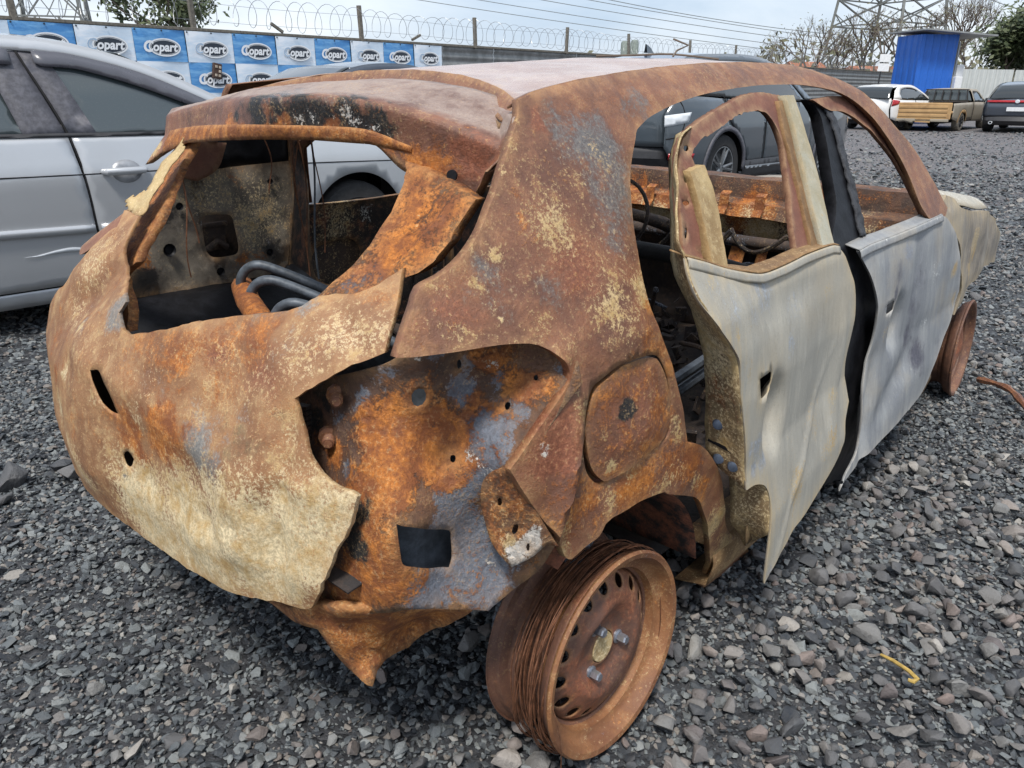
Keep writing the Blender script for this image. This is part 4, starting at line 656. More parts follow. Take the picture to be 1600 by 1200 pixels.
    sheet('centre_pillar', CAR, M['black'], 'S', D('b_pillar'), off=lambda x, z: .03 + flare(z) * .6, g=.016, flange=.03, wob=(.002, 20), label='soot-black pillar between the side doors')
    # crusted strip on the pillar
    A = [(1.10, z) for z in np.linspace(1.14, .86, 12)]
    sheet('crusted_trim', CAR, burnt('crusted_soot', base=(.045, .05, .06), dark=(.02, .02, .024), light=(.09, .10, .115), fleck=.0, bump=1.0, cols={'e': (.05, .05, .055)}, seed=21), 'S', [(1.085, 1.152), (1.128, 1.152), (1.132, 1.09), (1.118, 1.0), (1.10, .90), (1.088, .83), (1.05, .835), (1.065, .91), (1.085, 1.0), (1.10, 1.09)],
          off=lambda x, z: .022, g=.007, wob=(.005, 60), thick=.006)
    sheet('fender', CAR, M['wing'], 'S', D('fender'), g=.016, flange=.02, base={'c': .25, 'r': .25, 's': .25}, blots=BL('fender'), edge=.8, edgew=.03, wob=(.012, 5), label='tan and grey front wing folded at its tip')
    # roof
    yy = [.53, .40, .25, .1, -.1, -.25, -.40, -.53]
    lip_y = np.array([p[1] for p in D('roof_lip_top')][3:]); lip_x = np.array([p[0] for p in D('roof_lip_top')][3:])
    rear = [(.12, .50), (.15, .43), (.185, .30), (.205, .12)] + [(a, c) for a, c, _ in D('roof_lip_top')[4:]] + [(-.03, -.535)]
    out = rear + [(.15, -.55), (.4, -.528), (.7, -.503), (1.0, -.50), (1.2, -.50), (1.27, -.30), (1.30, 0), (1.27, .30), (1.2, .50), (1.0, .50), (.7, .503), (.4, .528)]
    sheet('roof', CAR, M['roof'], 'T', out, g=.024, flange=.0, base={'c': .25, 'w': .22, 'r': .1}, wob=(.008, 3.5), dents=[(.75, 0, (.02, .5, 0), .006), (.5, .1, .25, .012)], thick=.003, edge=.3)
    lo = [(a - .035, c * 1.0, z - .032) for a, c, z in [(x, y, float(surf_T(np.array([x]), np.array([y]))[0])) for x, y in rear]]
    hi = [(x, y, float(surf_T(np.array([x]), np.array([y]))[0]) - .001) for x, y in rear]
    ribbon('roof_edge', CAR, M['rust'], hi, lo, 4, .015, .003, {'o': .3, 'c': .25}, bulge=-.004, wob=(.002, 20))
    ribbon('roof_edge', CAR, M['soot'], [(x - .036, y, z - .034) for x, y, z in hi], [(x - .06, y, z - .075) for x, y, z in hi], 3, .02)
    rl = [(x, float(surf_S(np.array([x]), np.array([z]))[0]) + .004, z) for x, z in D('quarter_panel')[0:9]]
    rl2 = [(x + .012, float(min(-.49, y + .03)), z - .012) for x, y, z in rl]
    ribbon('roof_ditch', CAR, M['rust'], rl, rl2, 3, .02, .003, {'r': .4})
    # roof bows and header rails below the roof
    b = MB()
    for x0 in (.25, .75, 1.2): b.loft([[(x0 + dx, y, float(surf_T(np.array([x0]), np.array([y]))[0]) - dz) for y in np.linspace(-.5, .5, 12)] for dx, dz in ((-.04, .012), (-.03, .035), (.03, .035), (.04, .012))])
    wear_obj(solid(b.build('roof_bow', M['soot'], CAR, True), .002))
    # far side of the shell
    base_l = {'r': .2, 's': .1, 'k': .2}
    sheet('quarter_panel', CAR, M['rust'], 'S', [(max(a, .02 + .10 * max(0, c - .6)), c) for a, c in D('quarter_panel')], g=.022, flange=.03, base=base_l, mirror=True, wob=(.004, 6))
    sheet('rear_door', CAR, M['soot'], 'S', [(.36, .845), (.60, .842), (.85, .84), (.92, .78), (.93, .6), (.93, .22), (.5, .22), (.40, .3), (.36, .4), (.30, .6), (.32, .75)], [[(.40, .64), (.43, .70), (.52, .715), (.58, .70), (.60, .64), (.57, .58), (.47, .57), (.42, .60)]], off=.03, g=.016, flange=.02,
          base={'r': .45, 'c': .22}, mirror=True, wob=(.006, 8), blots=[(.5, .7, .78, .1, 'c', .5), (.62, .72, .8, .03, 'w', .6)])
    sheet('door_skin', CAR, M['soot'], 'S', [(.36, .835), (.60, .832), (.85, .83), (.92, .77), (.93, .6), (.93, .22), (.5, .22), (.40, .3), (.36, .4), (.30, .6), (.32, .75)], off=-.002, g=.03, flange=.02, mirror=True, base={'c': .3, 'k': .2})  # skin coloured dark so the oval opening looks shaded
    sheet('front_door', CAR, M['soot'], 'S', [(1.0, .83), (1.4, .83), (1.66, .82), (1.76, .78), (1.9, .6), (1.9, .4), (1.6, .25), (1.0, .22), (.98, .6)], off=.02, g=.02, flange=.02, base={'r': .45, 'c': .15}, mirror=True)
    sheet('centre_pillar', CAR, M['soot'], 'S', [(.93, 1.16), (1.02, 1.16), (1.02, .9), (1.03, .2), (.92, .2), (.92, .85)], off=.03, g=.02, flange=.02, mirror=True, base={'r': .3})
    sheet('fender', CAR, M['wing'], 'S', D('fender'), g=.02, flange=.02, base={'c': .5}, mirror=True, wob=(.012, 5))
    sheet('rear_door_frame', CAR, M['frame'], 'S', [(.36, .85), (.30, 1.02), (.38, 1.10), (.52, 1.15), (.92, 1.16), (.93, .85), (.90, .85), (.885, 1.13), (.54, 1.12), (.41, 1.075), (.345, 1.02), (.40, .85)], off=.025, g=.016, flange=.012, mirror=True, base={'r': .3})

def build_inside():
    # inner quarter panel with a square opening, seen through the tailgate window
    sheet('inner_panel', CAR, M['inner'], 'Y', [(-.27, .69), (-.18, .86), (-.10, .975), (.10, .985), (.262, .99), (.27, .9), (.225, .70), (.15, .675), (-.05, .68)],
          [[(-.018, .78), (-.02, .85), (-.008, .866), (.06, .862), (.074, .85), (.078, .77), (.068, .752), (.0, .755)]], off=lambda x, z: .60 - .03 * np.maximum(0, -x) / .3, g=.012, thick=.003, flange=.015,
          base={'k': .3, 'c': .22, 's': .3, 'r': .12}, blots=[(-.12, .6, .90, .05, 'k', .7), (-.20, .6, .78, .05, 'o', .6), (.22, .6, .95, .03, 'k', .6), (.20, .6, .72, .04, 'k', .7), (-.03, .6, .95, .04, 'k', .5), (.10, .6, .96, .05, 'o', .4), (-.24, .6, .70, .06, 'k', .9), (-.1, .6, .62, .06, 'k', .7), (.15, .6, .85, .12, 'c', .45), (.0, .6, .93, .1, 'c', .4), (.02, .6, .735, .03, 'k', .6), (.1, .6, .72, .06, 'o', .5)], wob=(.006, 9))
    for hx, hz, hr in ((-.125, .795, .010), (-.08, .90, .006), (.01, .715, .007), (.165, .745, .006), (.19, .94, .005)):
        MB().lathe([(0, .0), (hr, .0), (hr * 1.15, -.002), (hr * 1.5, .003), (hr * 1.7, .006)], 12, Matrix.Translation((hx, .597 - .03 * max(0, -hx) / .3 - .004, hz)) @ Matrix.Rotation(R(90), 4, 'X')).build('drain_hole', M['black'], CAR, True)  # solid discs, black in place of the shade in small holes
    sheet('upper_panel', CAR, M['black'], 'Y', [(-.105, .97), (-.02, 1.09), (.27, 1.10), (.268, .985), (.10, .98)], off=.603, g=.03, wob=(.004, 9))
    ribbon('inner_arch', CAR, M['black'], [(-.36, .60, .72), (-.27, .592, .695), (-.05, .60, .682), (.15, .60, .678), (.24, .60, .70)], [(-.40, .40, .52), (-.27, .40, .56), (-.05, .40, .57), (.15, .40, .56), (.30, .40, .54)], 6, .03, .003, bulge=.02, wob=(.004, 8))
    b = MB(); b.box((.03, .66, .80), (.07, .05, .07)); b.box((.03, .635, .835), (.08, .02, .012)); b.tube([(.0, .63, .77), (.03, .625, .79), (.06, .63, .77)], .01)
    wear_obj(b.build('vent_box', M['soot'], CAR, bevel=.004))
    sheet('outer_skin', CAR, M['soot'], 'Y', [(-.08, .60), (-.08, .93), (.0, .98), (.24, .98), (.24, .6)], off=.675, g=.04, base={'k': .4})  # added dark backing, so the square opening looks shaded instead of bright
    sheet('hinge_bracket', CAR, M['frame'], 'Y', [(-.03, 1.06), (.06, 1.05), (.03, .99), (-.03, .96), (-.09, .98)], off=.56, g=.014, thick=.012, base={'r': .3, 'k': .4}, wob=(.006, 20))
    ribbon('inner_pillar', CAR, M['soot'], [(.27, .60, 1.10), (.26, .60, .9), (.235, .60, .72), (.20, .60, .60), (.13, .58, .48)], [(.37, .665, 1.10), (.365, .67, .95), (.365, .69, .82), (.36, .68, .66), (.38, .66, .48)], 5, .02, .004, {'r': .45, 'c': .12}, wob=(.006, 12))
    # boot floor, wheel housings, floor pan, bulkhead
    b = MB(); b.loft([[(x, y, .55 - .10 * max(0, -x) + .015 * math.sin(y * 40) * (abs(y) < .4)) for y in np.linspace(-.6, .6, 40)] for x in np.linspace(-.46, .34, 16)])
    wear_obj(solid(b.build('boot_floor', M['soot'], CAR, True), .004), {'s': .2, 'k': .45, 'o': .12}, [(-.1, .3, .5, .2, 'k', 1), (.0, 0, .5, .2, 's', .4)])
    b = MB(); b.loft([[(x, y, .22 + .10 * math.exp(-(y / .1) ** 2)) for y in np.linspace(-.66, .66, 28)] for x in np.linspace(.30, 1.95, 30)])
    wear_obj(solid(b.build('floor_pan', M['soot'], CAR, True), .004), {'k': .5, 'o': .12})
    b = MB(); b.loft([[(.34 + .01 * math.sin(9 * y), y, z) for y in np.linspace(-.62, .62, 24)] for z in np.linspace(.2, .56, 8)])
    wear_obj(solid(b.build('seat_bulkhead', M['soot'], CAR, True), .004), {'k': .3, 'r': .3})
    for s in (-1, 1):
        b = MB(); rows = []
        for a in np.linspace(.12, 2.15, 22): rows.append([(.31 * math.cos(a) + .02, s * y, .20 + .30 * math.sin(a)) for y in np.linspace(.44, .735, 8)])
        b.loft(rows); b.loft([[(.31 * math.cos(a) * t + .02, s * .44, .20 + .30 * math.sin(a) * t) for t in np.linspace(0, 1, 5)] for a in np.linspace(.12, 2.15, 22)])
        wear_obj(solid(b.build('wheel_housing', M['soot'], CAR, True), .003, 0), {'r': .55, 'o': .1, 'c': .05})
        b = MB(); b.loft([[(x, s * y, z) for y, z in ((.66, .24), (.745, .245), (.755, .20), (.74, .14), (.66, .12))] for x in np.linspace(.38, 1.98, 24)])
        wear_obj(solid(b.build('sill', M['brown'], CAR, True), .003), {'o': .3, 'c': .3})
    b = MB(); b.loft([[(1.92, y, z) for y in np.linspace(-.66, .66, 14)] for z in np.linspace(.2, .80, 8)])
    wear_obj(solid(b.build('bulkhead', M['soot'], CAR, True), .004), {'k': .4, 'r': .35, 'o': .15})
    # cowl and dashboard beams: a pressed profile run right across the car
    prof = [(1.92, .868), (1.80, .868), (1.795, .845), (1.79, .80), (1.77, .792), (1.72, .786), (1.715, .77), (1.70, .742), (1.74, .735), (1.75, .70), (1.76, .655), (1.80, .64)]
    dense = resample(prof, .012, False, 20); ys = np.linspace(.63, -.66, 90)
    V = np.array([[(x, y, z + .012 * y) for x, z in dense] for y in ys]); V = V.reshape(-1, 3); V = V + wobble(V, .006, 8)[:, None] * np.array([-.7, 0, .7]); n = len(dense)
    F = [(i * n + j, i * n + j + 1, (i + 1) * n + j + 1, (i + 1) * n + j) for i in range(len(ys) - 1) for j in range(n - 1)]
    me = mesh_of('cowl_beam', V, F); me.set_sharp_from_angle(angle=R(30))
    wear(me, V, [(1.72, y, .76, .09, 'o', .9) for y in (-.35, -.1, .2, .4)] + [(1.74, y, .70, .07, 'c', .75) for y in (-.5, -.3, -.15, .05, .3, .5)] + [(1.79, y, .83, .06, 'k', .5) for y in (-.3, .1)], {'o': .35, 'r': .3, 'c': .12})
    solid(link('cowl_beam', me, M['recess'], CAR), .003, 0)
    b = MB()
    for y in (.30, -.02, -.16, -.34, -.48):
        b = MB(); b.loft([[(x, y + d, z) for d in (-.018, 0, .018)] for x, z in ((1.71, .83), (1.688, .82), (1.682, .775), (1.66, .752))])
        wear_obj(solid(b.build('beam_bracket', M['recess'], CAR), .004), {'o': .8, 'c': .3})
    b = MB(); b.tube([(1.66, .60, .66), (1.65, .2, .665), (1.64, -.2, .665), (1.66, -.64, .66)], .022, 12); wear_obj(b.build('dash_tube', M['soot'], CAR, True), {'k': .4, 's': .4})
    b = MB(); b.tube([(1.28, .62, .66), (1.22, .1, .675), (1.2, -.2, .675), (1.15, -.45, .66)], .028, 12); wear_obj(b.build('seat_tube', M['soot'], CAR, True), {'k': .7})
    b = MB(); b.tube([(1.25, .20, .80), (1.40, .17, .755), (1.55, .15, .71), (1.75, .13, .62)], [.014, .02, .026, .02], 10)
    for a in range(9):
        t = a / 9 * 2 * math.pi
    b.tube([(1.30 + .02 * math.sin(t), .19 + .13 * math.cos(t), .77 + .12 * math.sin(t)) for t in np.linspace(.4, 2 * math.pi - .4, 22)], .007, 6)
    wear_obj(b.build('steering_column', M['soot'], CAR, True), {'c': .25, 's': .3})
    sheet('pedal_plate', CAR, M['recess'], 'C', [(1.80, -.02, .66), (1.80, -.28, .66), (1.74, -.28, .50), (1.74, -.02, .50)], [[(1.78, -.08, .62), (1.78, -.13, .62), (1.755, -.13, .54), (1.755, -.08, .54)], [(1.78, -.17, .62), (1.78, -.24, .62), (1.755, -.24, .54), (1.755, -.17, .54)]], normal=(-.95, 0, .3), g=.014, base={'o': .7, 'w': .25})
    # bent seat tubes lying in the boot
    for i, (x, y, z) in enumerate(((-.10, .19, .80), (-.13, .10, .785), (-.16, -.04, .765))):
        b = MB(); pts = [(x - .02, y + .035, z - .09), (x - .03, y + .03, z - .03), (x - .02, y + .015, z), (x, y - .01, z + .01), (x + .04, y - .05, z - .01), (x + .10, y - .12, z - .05), (x + .16, y - .2, z - .10)]
        q = resample(pts, .01, False, 180)
        b.tube(q, .011, 10); b.build('seat_frame_tube', M['pipe'], CAR, True)
    b = MB(); b.tube([(-.10, .27, .745), (-.16, .14, .745), (-.22, -.02, .74), (-.25, -.12, .73)], .026, 12); wear_obj(b.build('seat_back_tube', M['recess'], CAR, True), {'o': .7, 'k': .3})
    # hanging scorched wires and debris
    for k, (x, y, z0, z1) in enumerate(((.27, .55, 1.08, .72), (.28, .52, 1.08, .66), (.22, .50, 1.06, .86), (-.05, .58, 1.04, .80), (.25, .54, 1.08, .60), (.29, .50, 1.07, .74), (.15, .52, 1.07, .92), (-.08, .56, 1.0, .72))):
        b = MB(); b.tube([(x + .012 * math.sin(t * 5 + k), y + .01 * math.cos(t * 4 + k), z0 + (z1 - z0) * t) for t in np.linspace(0, 1, 14)], .0018 if k != 1 else .003, 5); b.build('hanging_wire', M['pipe'] if k == 1 else M['wire'], CAR)
    mb = MB(); rg = random.Random(5)
    for _ in range(420):
        x, y = rg.uniform(.38, 1.6), rg.uniform(-.62, .6); s = rg.uniform(.01, .05); z = .27 + rg.random() ** 2 * .22
        mb.box((x, y, z), (s, s * rg.uniform(.3, 2.2), s * rg.uniform(.1, .5)), Matrix.Rotation(rg.uniform(0, 6), 3, Vector((rg.random(), rg.random(), rg.random())).normalized()))
    wear_obj(mb.build('charred_debris', M['soot'], CAR, kind='stuff'), {'c': .2, 's': .3, 'r': .2})
    for k in range(9):
        b = MB(); x, y = rg.uniform(.45, 1.3), rg.uniform(-.55, .3); a = rg.uniform(0, 3.14); l = rg.uniform(.15, .4); z = rg.uniform(.40, .62)
        b.tube([(x + math.cos(a) * l * t, y + math.sin(a) * l * t, z + .06 * math.sin(3 * t + k)) for t in np.linspace(-.5, .5, 9)], .007, 7); wear_obj(b.build('seat_spring_rod', M['soot'], CAR, True), {'s': .4, 'k': .3})
    for z in (.60, .565):
        b = MB(); b.tube([(.22, -.66, z), (.34, -.62, z), (.6, -.58, z - .01)], .012, 8); b.build('seat_rail', M['pipe'], CAR, True)
    mb = MB()
    for _ in range(260):
        x, y = rg.uniform(-.40, .30), rg.uniform(-.5, .55); s = rg.uniform(.008, .04); z = .56 - .10 * max(0, -x) + rg.random() ** 2 * .08
        mb.box((x, y, z), (s, s * rg.uniform(.3, 3), s * rg.uniform(.1, .4)), Matrix.Rotation(rg.uniform(0, 6), 3, Vector((rg.random(), rg.random(), rg.random())).normalized()))
    wear_obj(mb.build('charred_debris', M['soot'], CAR, kind='stuff'), {'c': .25, 's': .3, 'w': .2, 'r': .2})
    for k in range(7):
        b = MB(); x, y = .30 + .02 * k, -.5 + .13 * k
        b.tube([(x + .02 * math.sin(3 * t + k), y + .03 * math.cos(2 * t + k), .5 + .22 * t) for t in np.linspace(0, 1, 10)], .006, 6); wear_obj(b.build('seat_spring_rod', M['soot'], CAR, True), {'s': .4, 'k': .3})
    for k in range(5):
        b = MB(); x, y, z = 1.35 + .05 * k, .45 - .2 * k, .74
        b.tube([(x + .05 * math.sin(2.2 * t + k), y + .22 * t, z - .10 * math.sin(math.pi * t) + .02 * math.cos(5 * t + k)) for t in np.linspace(0, 1, 12)], .008 + .002 * (k % 2), 6); wear_obj(b.build('wiring_loom', M['soot'], CAR, True), {'s': .3, 'c': .3, 'o': .2})
    # nose: bonnet flap, engine lump, crossmember
    b = MB(); rows = []
    for i, x in enumerate(np.linspace(1.80, 2.85, 22)):
        t = i / 21; rows.append([(x, y, .86 - .10 * t - .04 * (y / .6) ** 2 + .012 * math.sin(9 * y + 4 * x) + .02 * math.sin(x * 7) * (y > .2)) for y in np.linspace(.58, -.60, 26)])
    b.loft(rows); wear_obj(solid(b.build('bonnet', M['wing'], CAR, True), .003), {'c': .3, 'w': .2, 'r': .15})
    ribbon('bonnet_flap', CAR, M['ash'], [(1.86, -.60, .84), (2.05, -.64, .80), (2.3, -.66, .775), (2.55, -.67, .735), (2.78, -.66, .715)], [(1.90, -.50, .85), (2.1, -.50, .83), (2.35, -.50, .815), (2.6, -.52, .785), (2.85, -.52, .745)], 5, .03, .004, {'c': .2, 'w': .4}, bulge=-.02)
    b = MB(); b.box((2.35, .0, .50), (.5, .55, .36)); b.box((2.5, .25, .55), (.3, .25, .3)); b.tube([(2.1, .3, .6), (2.4, .1, .72), (2.7, -.2, .6)], .03, 8); b.box((2.85, 0, .42), (.08, 1.1, .16)); b.box((2.93, 0, .30), (.06, 1.2, .10))
    wear_obj(b.build('engine', M['soot'], CAR, bevel=.03), {'r': .4, 's': .3})

def wheel_mesh(parent, M4, detailed=True):
    """bare steel wheel, outer face towards local +z"""
    b = MB()
    lip = [(.196, .000), (.197, .004), (.194, .008), (.186, .006), (.180, -.004), (.176, -.014), (.168, -.020), (.158, -.022), (.155, -.040), (.150, -.048), (.148, -.052)]
    b.lathe(lip, 72, M4); o = wear_obj(solid(b.build('rim_lip', M['rimlip'] if detailed else M['wheel'], parent, True), .003, 0), {'o': .30, 'c': .22, 'r': .3, 's': .25})
    barrel = [(.196, .0), (.188, -.010), (.184, -.022), (.172, -.030), (.150, -.040), (.148, -.060), (.150, -.075), (.166, -.090), (.168, -.112), (.184, -.120), (.186, -.132), (.196, -.140), (.199, -.137)]
    b = MB(); b.lathe(barrel, 72, M4); wear_obj(solid(b.build('barrel', M['wheel'], parent, True), .002, 0), {'r': .4, 's': .15, 'o': .2, 'k': .1})
    # disc with hand holes
    rad = .149; out = np.array([(rad * math.cos(t), rad * math.sin(t)) for t in np.linspace(0, 2 * math.pi, 90, endpoint=False)]); holes = []
    nh = 16
    for k in range(nh):
        a = 2 * math.pi * k / nh; c = np.array([math.cos(a), math.sin(a)]); d = np.array([-c[1], c[0]])
        holes.append(np.array([.128 * c + .0125 * math.cos(t) * c + .0125 * math.sin(t) * d for t in np.linspace(0, 2 * math.pi, 14, endpoint=False)]))
    cap = np.array([(.032 * math.cos(t), .032 * math.sin(t)) for t in np.linspace(0, 2 * math.pi, 24, endpoint=False)])
    P, F, e = triangulate(out, holes + [cap], .007 if detailed else .014)
    r = np.hypot(P[:, 0], P[:, 1]); ang = np.arctan2(P[:, 1], P[:, 0])
    h = np.interp(r, [0, .032, .036, .047, .060, .075, .090, .112, .138, .149], [-.030, -.030, -.034, -.036, -.034, -.022, -.016, -.022, -.036, -.050])
    h = h + .006 * np.exp(-((r - .082) / .018) ** 2) * np.cos(3 * ang + .5)
    me = mesh_of('wheel_disc', [M4 @ Vector((p[0], p[1], z)) for p, z in zip(P, h)], F)
    V = np.array([tuple(v.co) for v in me.vertices]); wear(me, V, (), {'r': .5, 'o': .15, 's': .12, 'k': .05}, .5 * np.exp(-e / .004))
    solid(link('wheel_disc', me, M['wheel'], parent), .003, 0)
    if detailed:
        b = MB(); b.lathe([(0, -.031), (.019, -.029), (.029, -.028), (.031, -.034)], 24, M4); wear_obj(b.build('hub_cap', M['cream'], parent, True), {'c': .5, 'o': .2})
        for k in range(3):
            a = 2 * math.pi * k / 3 + WHEEL_ROT; M5 = M4 @ Matrix.Translation((.052 * math.cos(a), .052 * math.sin(a), -.034))
            b = MB(); b.lathe([(.0145, -.002), (.014, .004), (.0095, .006)], 16, M5); b.lathe([(.0095, .004), (.0095, .021), (.008, .024), (.0, .024)], 6, M5)
            b.build('wheel_bolt', M['bolt'], parent, False)
        rg = random.Random(3); b = MB()
        for k in range(46):
            z0 = rg.uniform(-.085, -.012); tilt = rg.uniform(-.018, .018); ph = rg.uniform(0, 6.28); rr = rg.uniform(.176, .198); span = rg.uniform(3.5, 6.6)
            pts = []
            for i in range(40):
                t = ph + span * i / 39; zz = z0 + tilt * math.sin(t) + .004 * math.sin(3 * t + k); zz = min(-.008, max(-.125, zz))
                q = rr + .004 * math.sin(2.3 * t + k) + (.010 * max(0, -math.sin(t)))
                pts.append(M4 @ Vector((q * math.cos(t), q * math.sin(t), zz)))
            b.tube(pts, .0011, 4, cap=False)
        b.build('tyre_wire', M['wire'], parent, True, kind='stuff')
        b = MB(); b.tube([M4 @ Vector((-.192 + .02 * t, .02 - .22 * t + .03 * math.sin(2.5 * t), .006 + .012 * math.sin(3.1 * t))) for t in np.linspace(0, 1, 16)], .0009, 4); b.build('loose_wire', M['wire'], parent)
    else:
        b = MB(); b.lathe([(0, -.028), (.03, -.03), (.05, -.04)], 16, M4); wear_obj(b.build('hub', M['wheel'], parent, True))
WHEEL_ROT = -.15
def place_wheel(x, y, z, outx, outy, outz, detailed, label):
    e = bpy.data.objects.new('wheel', None); COL.objects.link(e); e.parent = CAR; e['label'] = label
    n = Vector((outx, outy, outz)).normalized(); up = Vector((0, 0, 1)); xx = up.cross(n).normalized(); yy = n.cross(xx)
    M4 = Matrix((( xx.x, yy.x, n.x, x), (xx.y, yy.y, n.y, y), (xx.z, yy.z, n.z, z), (0, 0, 0, 1)))
    wheel_mesh(e, M4, detailed); return e
build_body(); build_inside()
wr = place_wheel(-.010, -.765, .212, -.007, -1, .043, True, 'bare rusted rear wheel wound with tyre wires, leaning out from the arch')
place_wheel(2.43, -.745, .200, .06, -1, .02, False, 'bare rusted front wheel beyond the grey doors')
place_wheel(-.01, .74, .20, 0, 1, .03, False, 'bare rusted wheel on the far side at the back')
place_wheel(2.43, .74, .20, 0, 1, 0, False, 'bare rusted wheel on the far side at the front')
b = MB(); b.tube([(0, -.62, .2), (0, .62, .2)], .03, 10); b.tube([(-.02, -.60, .22), (.0, -.66, .42)], .035, 10); b.lathe([(0, .0), (.10, .0), (.105, -.05), (.07, -.07)], 24, Matrix.Translation((-.01, -.60, .21)) @ Matrix.Rotation(R(90), 4, 'X'))
wear_obj(b.build('rear_axle', M['soot'], CAR, True), {'s': .5, 'r': .3})
b = MB(); b.tube([(2.43, -.60, .2), (2.43, .60, .2)], .03, 10); b.tube([(2.40, -.55, .22), (2.38, -.50, .65)], .05, 10); b.box((2.35, -.62, .25), (.12, .10, .16)); b.tube([(2.40, .55, .22), (2.38, .50, .65)], .05, 10)
wear_obj(b.build('front_axle', M['soot'], CAR, True), {'s': .4, 'r': .3})

# ------------------------------------------------------------------ gravel yard
def ground_material():
    m, t, p = new_mat('gravel_bed'); b = NB(t); v = b.obj()
    vo = b.n('ShaderNodeTexVoronoi'); b.put(vo.inputs['Vector'], v); vo.inputs['Scale'].default_value = 26
    vo2 = b.n('ShaderNodeTexVoronoi'); b.put(vo2.inputs['Vector'], v); vo2.inputs['Scale'].default_value = 8
    n = b.noise(v, .35, 6, .6); f = b.noise(v, 60, 4, .7)
    sp = b.n('ShaderNodeSeparateColor'); b.l(vo.outputs['Color'], sp.inputs[0])
    sp2 = b.n('ShaderNodeSeparateColor'); b.l(vo2.outputs['Color'], sp2.inputs[0])
    c = b.mix(sp.outputs[0], (.060, .060, .065), (.19, .18, .185)); c = b.mix(b.math('MULTIPLY', sp2.outputs[1], .5), c, (.125, .118, .12))
    c = b.mix(b.math('MULTIPLY', b.step(sp.outputs[2], .84, .9), .6), c, (.22, .16, .14))
    c = b.mix(b.math('MULTIPLY', b.step(n, .45, .62), .45), c, (.15, .14, .142))
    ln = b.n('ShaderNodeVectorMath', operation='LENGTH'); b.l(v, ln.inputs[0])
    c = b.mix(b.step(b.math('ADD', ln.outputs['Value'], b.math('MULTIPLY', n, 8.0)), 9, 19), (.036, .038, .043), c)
    b.l(c, p.inputs['Base Color']); p.inputs['Roughness'].default_value = .62
    h = b.math('ADD', b.math('MULTIPLY', vo.outputs['Distance'], -1.0), b.math('MULTIPLY', f, .4))
    b.l(b.bump(h, 1.0, .03), p.inputs['Normal'])
    return m
M['ground'] = ground_material()
def stone_material(name, ramp, rough=.55):
    m, t, p = new_mat(name); b = NB(t)
    oi = b.n('ShaderNodeObjectInfo'); cr = b.n('ShaderNodeValToRGB'); cr.color_ramp.interpolation = 'LINEAR'
    e = cr.color_ramp.elements
    while len(e) < len(ramp): e.new(.5)
    for i, (pos, c) in enumerate(ramp): e[i].position = pos; e[i].color = (*c, 1)
    b.l(oi.outputs['Random'], cr.inputs[0])
    v = b.obj(); n = b.noise(v, 1.3, 6, .7); f = b.noise(v, 9, 4, .75)
    c = b.mix(b.step(n, .35, .7), cr.outputs[0], (.16, .155, .15)); 
    mx = b.n('ShaderNodeMix', data_type='RGBA'); mx.inputs[0].default_value = .75; b.l(c, mx.inputs[6]); b.l(cr.outputs[0], mx.inputs[7])
    d = b.mix(b.math('MULTIPLY', b.step(f, .52, .72), .35), mx.outputs[2], (.045, .042, .04))
    b.l(d, p.inputs['Base Color']); b.l(b.math('ADD', rough, b.math('MULTIPLY', n, .25)), p.inputs['Roughness']); p.inputs['Specular IOR Level'].default_value = .4
    b.l(b.bump(f, .35, .2), p.inputs['Normal'])
    return m
M['chip'] = stone_material('slate_chippings', [(0, (.022, .026, .034)), (.25, (.052, .061, .071)), (.52, (.125, .142, .152)), (.80, (.235, .252, .252)), (.90, (.155, .13, .12)), (.96, (.25, .23, .205)), (1, (.33, .32, .30))], .33)
M['pebble'] = stone_material('yard_pebbles', [(0, (.055, .06, .068)), (.3, (.13, .128, .13)), (.5, (.20, .198, .192)), (.66, (.125, .108, .108)), (.8, (.26, .255, .24)), (.93, (.20, .155, .14)), (1, (.38, .365, .335))], .5)
def stone_mesh(name, seed, flat, n, round_=0):
    rg = random.Random(seed); bm = bmesh.new()
    ax = (rg.uniform(.75, 1.25), rg.uniform(.6, 1.0), flat * rg.uniform(.75, 1.25))
    for _ in range(n):
        a = Vector((rg.gauss(0, 1), rg.gauss(0, 1), rg.gauss(0, 1))).normalized() * rg.uniform(.82, 1.0)
        bm.verts.new((a.x * ax[0] * .5, a.y * ax[1] * .5, a.z * ax[2] * .5))
    r = bmesh.ops.convex_hull(bm, input=bm.verts)
    bmesh.ops.delete(bm, geom=[g for g in set(r['geom_interior']) | set(r['geom_unused']) if isinstance(g, bmesh.types.BMVert)], context='VERTS')
    if round_:
        bmesh.ops.bevel(bm, geom=[e for e in bm.edges], offset=.035, segments=1, affect='EDGES', clamp_overlap=True)
    me = bpy.data.meshes.new(name); bm.to_mesh(me); bm.free()
    if round_:
        me.shade_smooth(); me.set_sharp_from_angle(angle=R(34))
    return me
chips = [stone_mesh('chip_%d' % i, 40 + i, .42, 13) for i in range(9)]
pebs = [stone_mesh('stone', 80 + i, .62, 16, 1) for i in range(9)]
for me in chips: me.materials.append(M['chip'])
for me in pebs: me.materials.append(M['pebble'])

g = MB(); xs = [-260, -60, -20, -8, -4, 0, 4, 8, 20, 60, 260]; ys_ = [-40, -6, 0, 2, 4, 8, 16, 30, 60, 120, 320]
g.loft([[(x, y, 0) for x in xs] for y in ys_])
GROUND = g.build('ground', M['ground'], kind='structure')

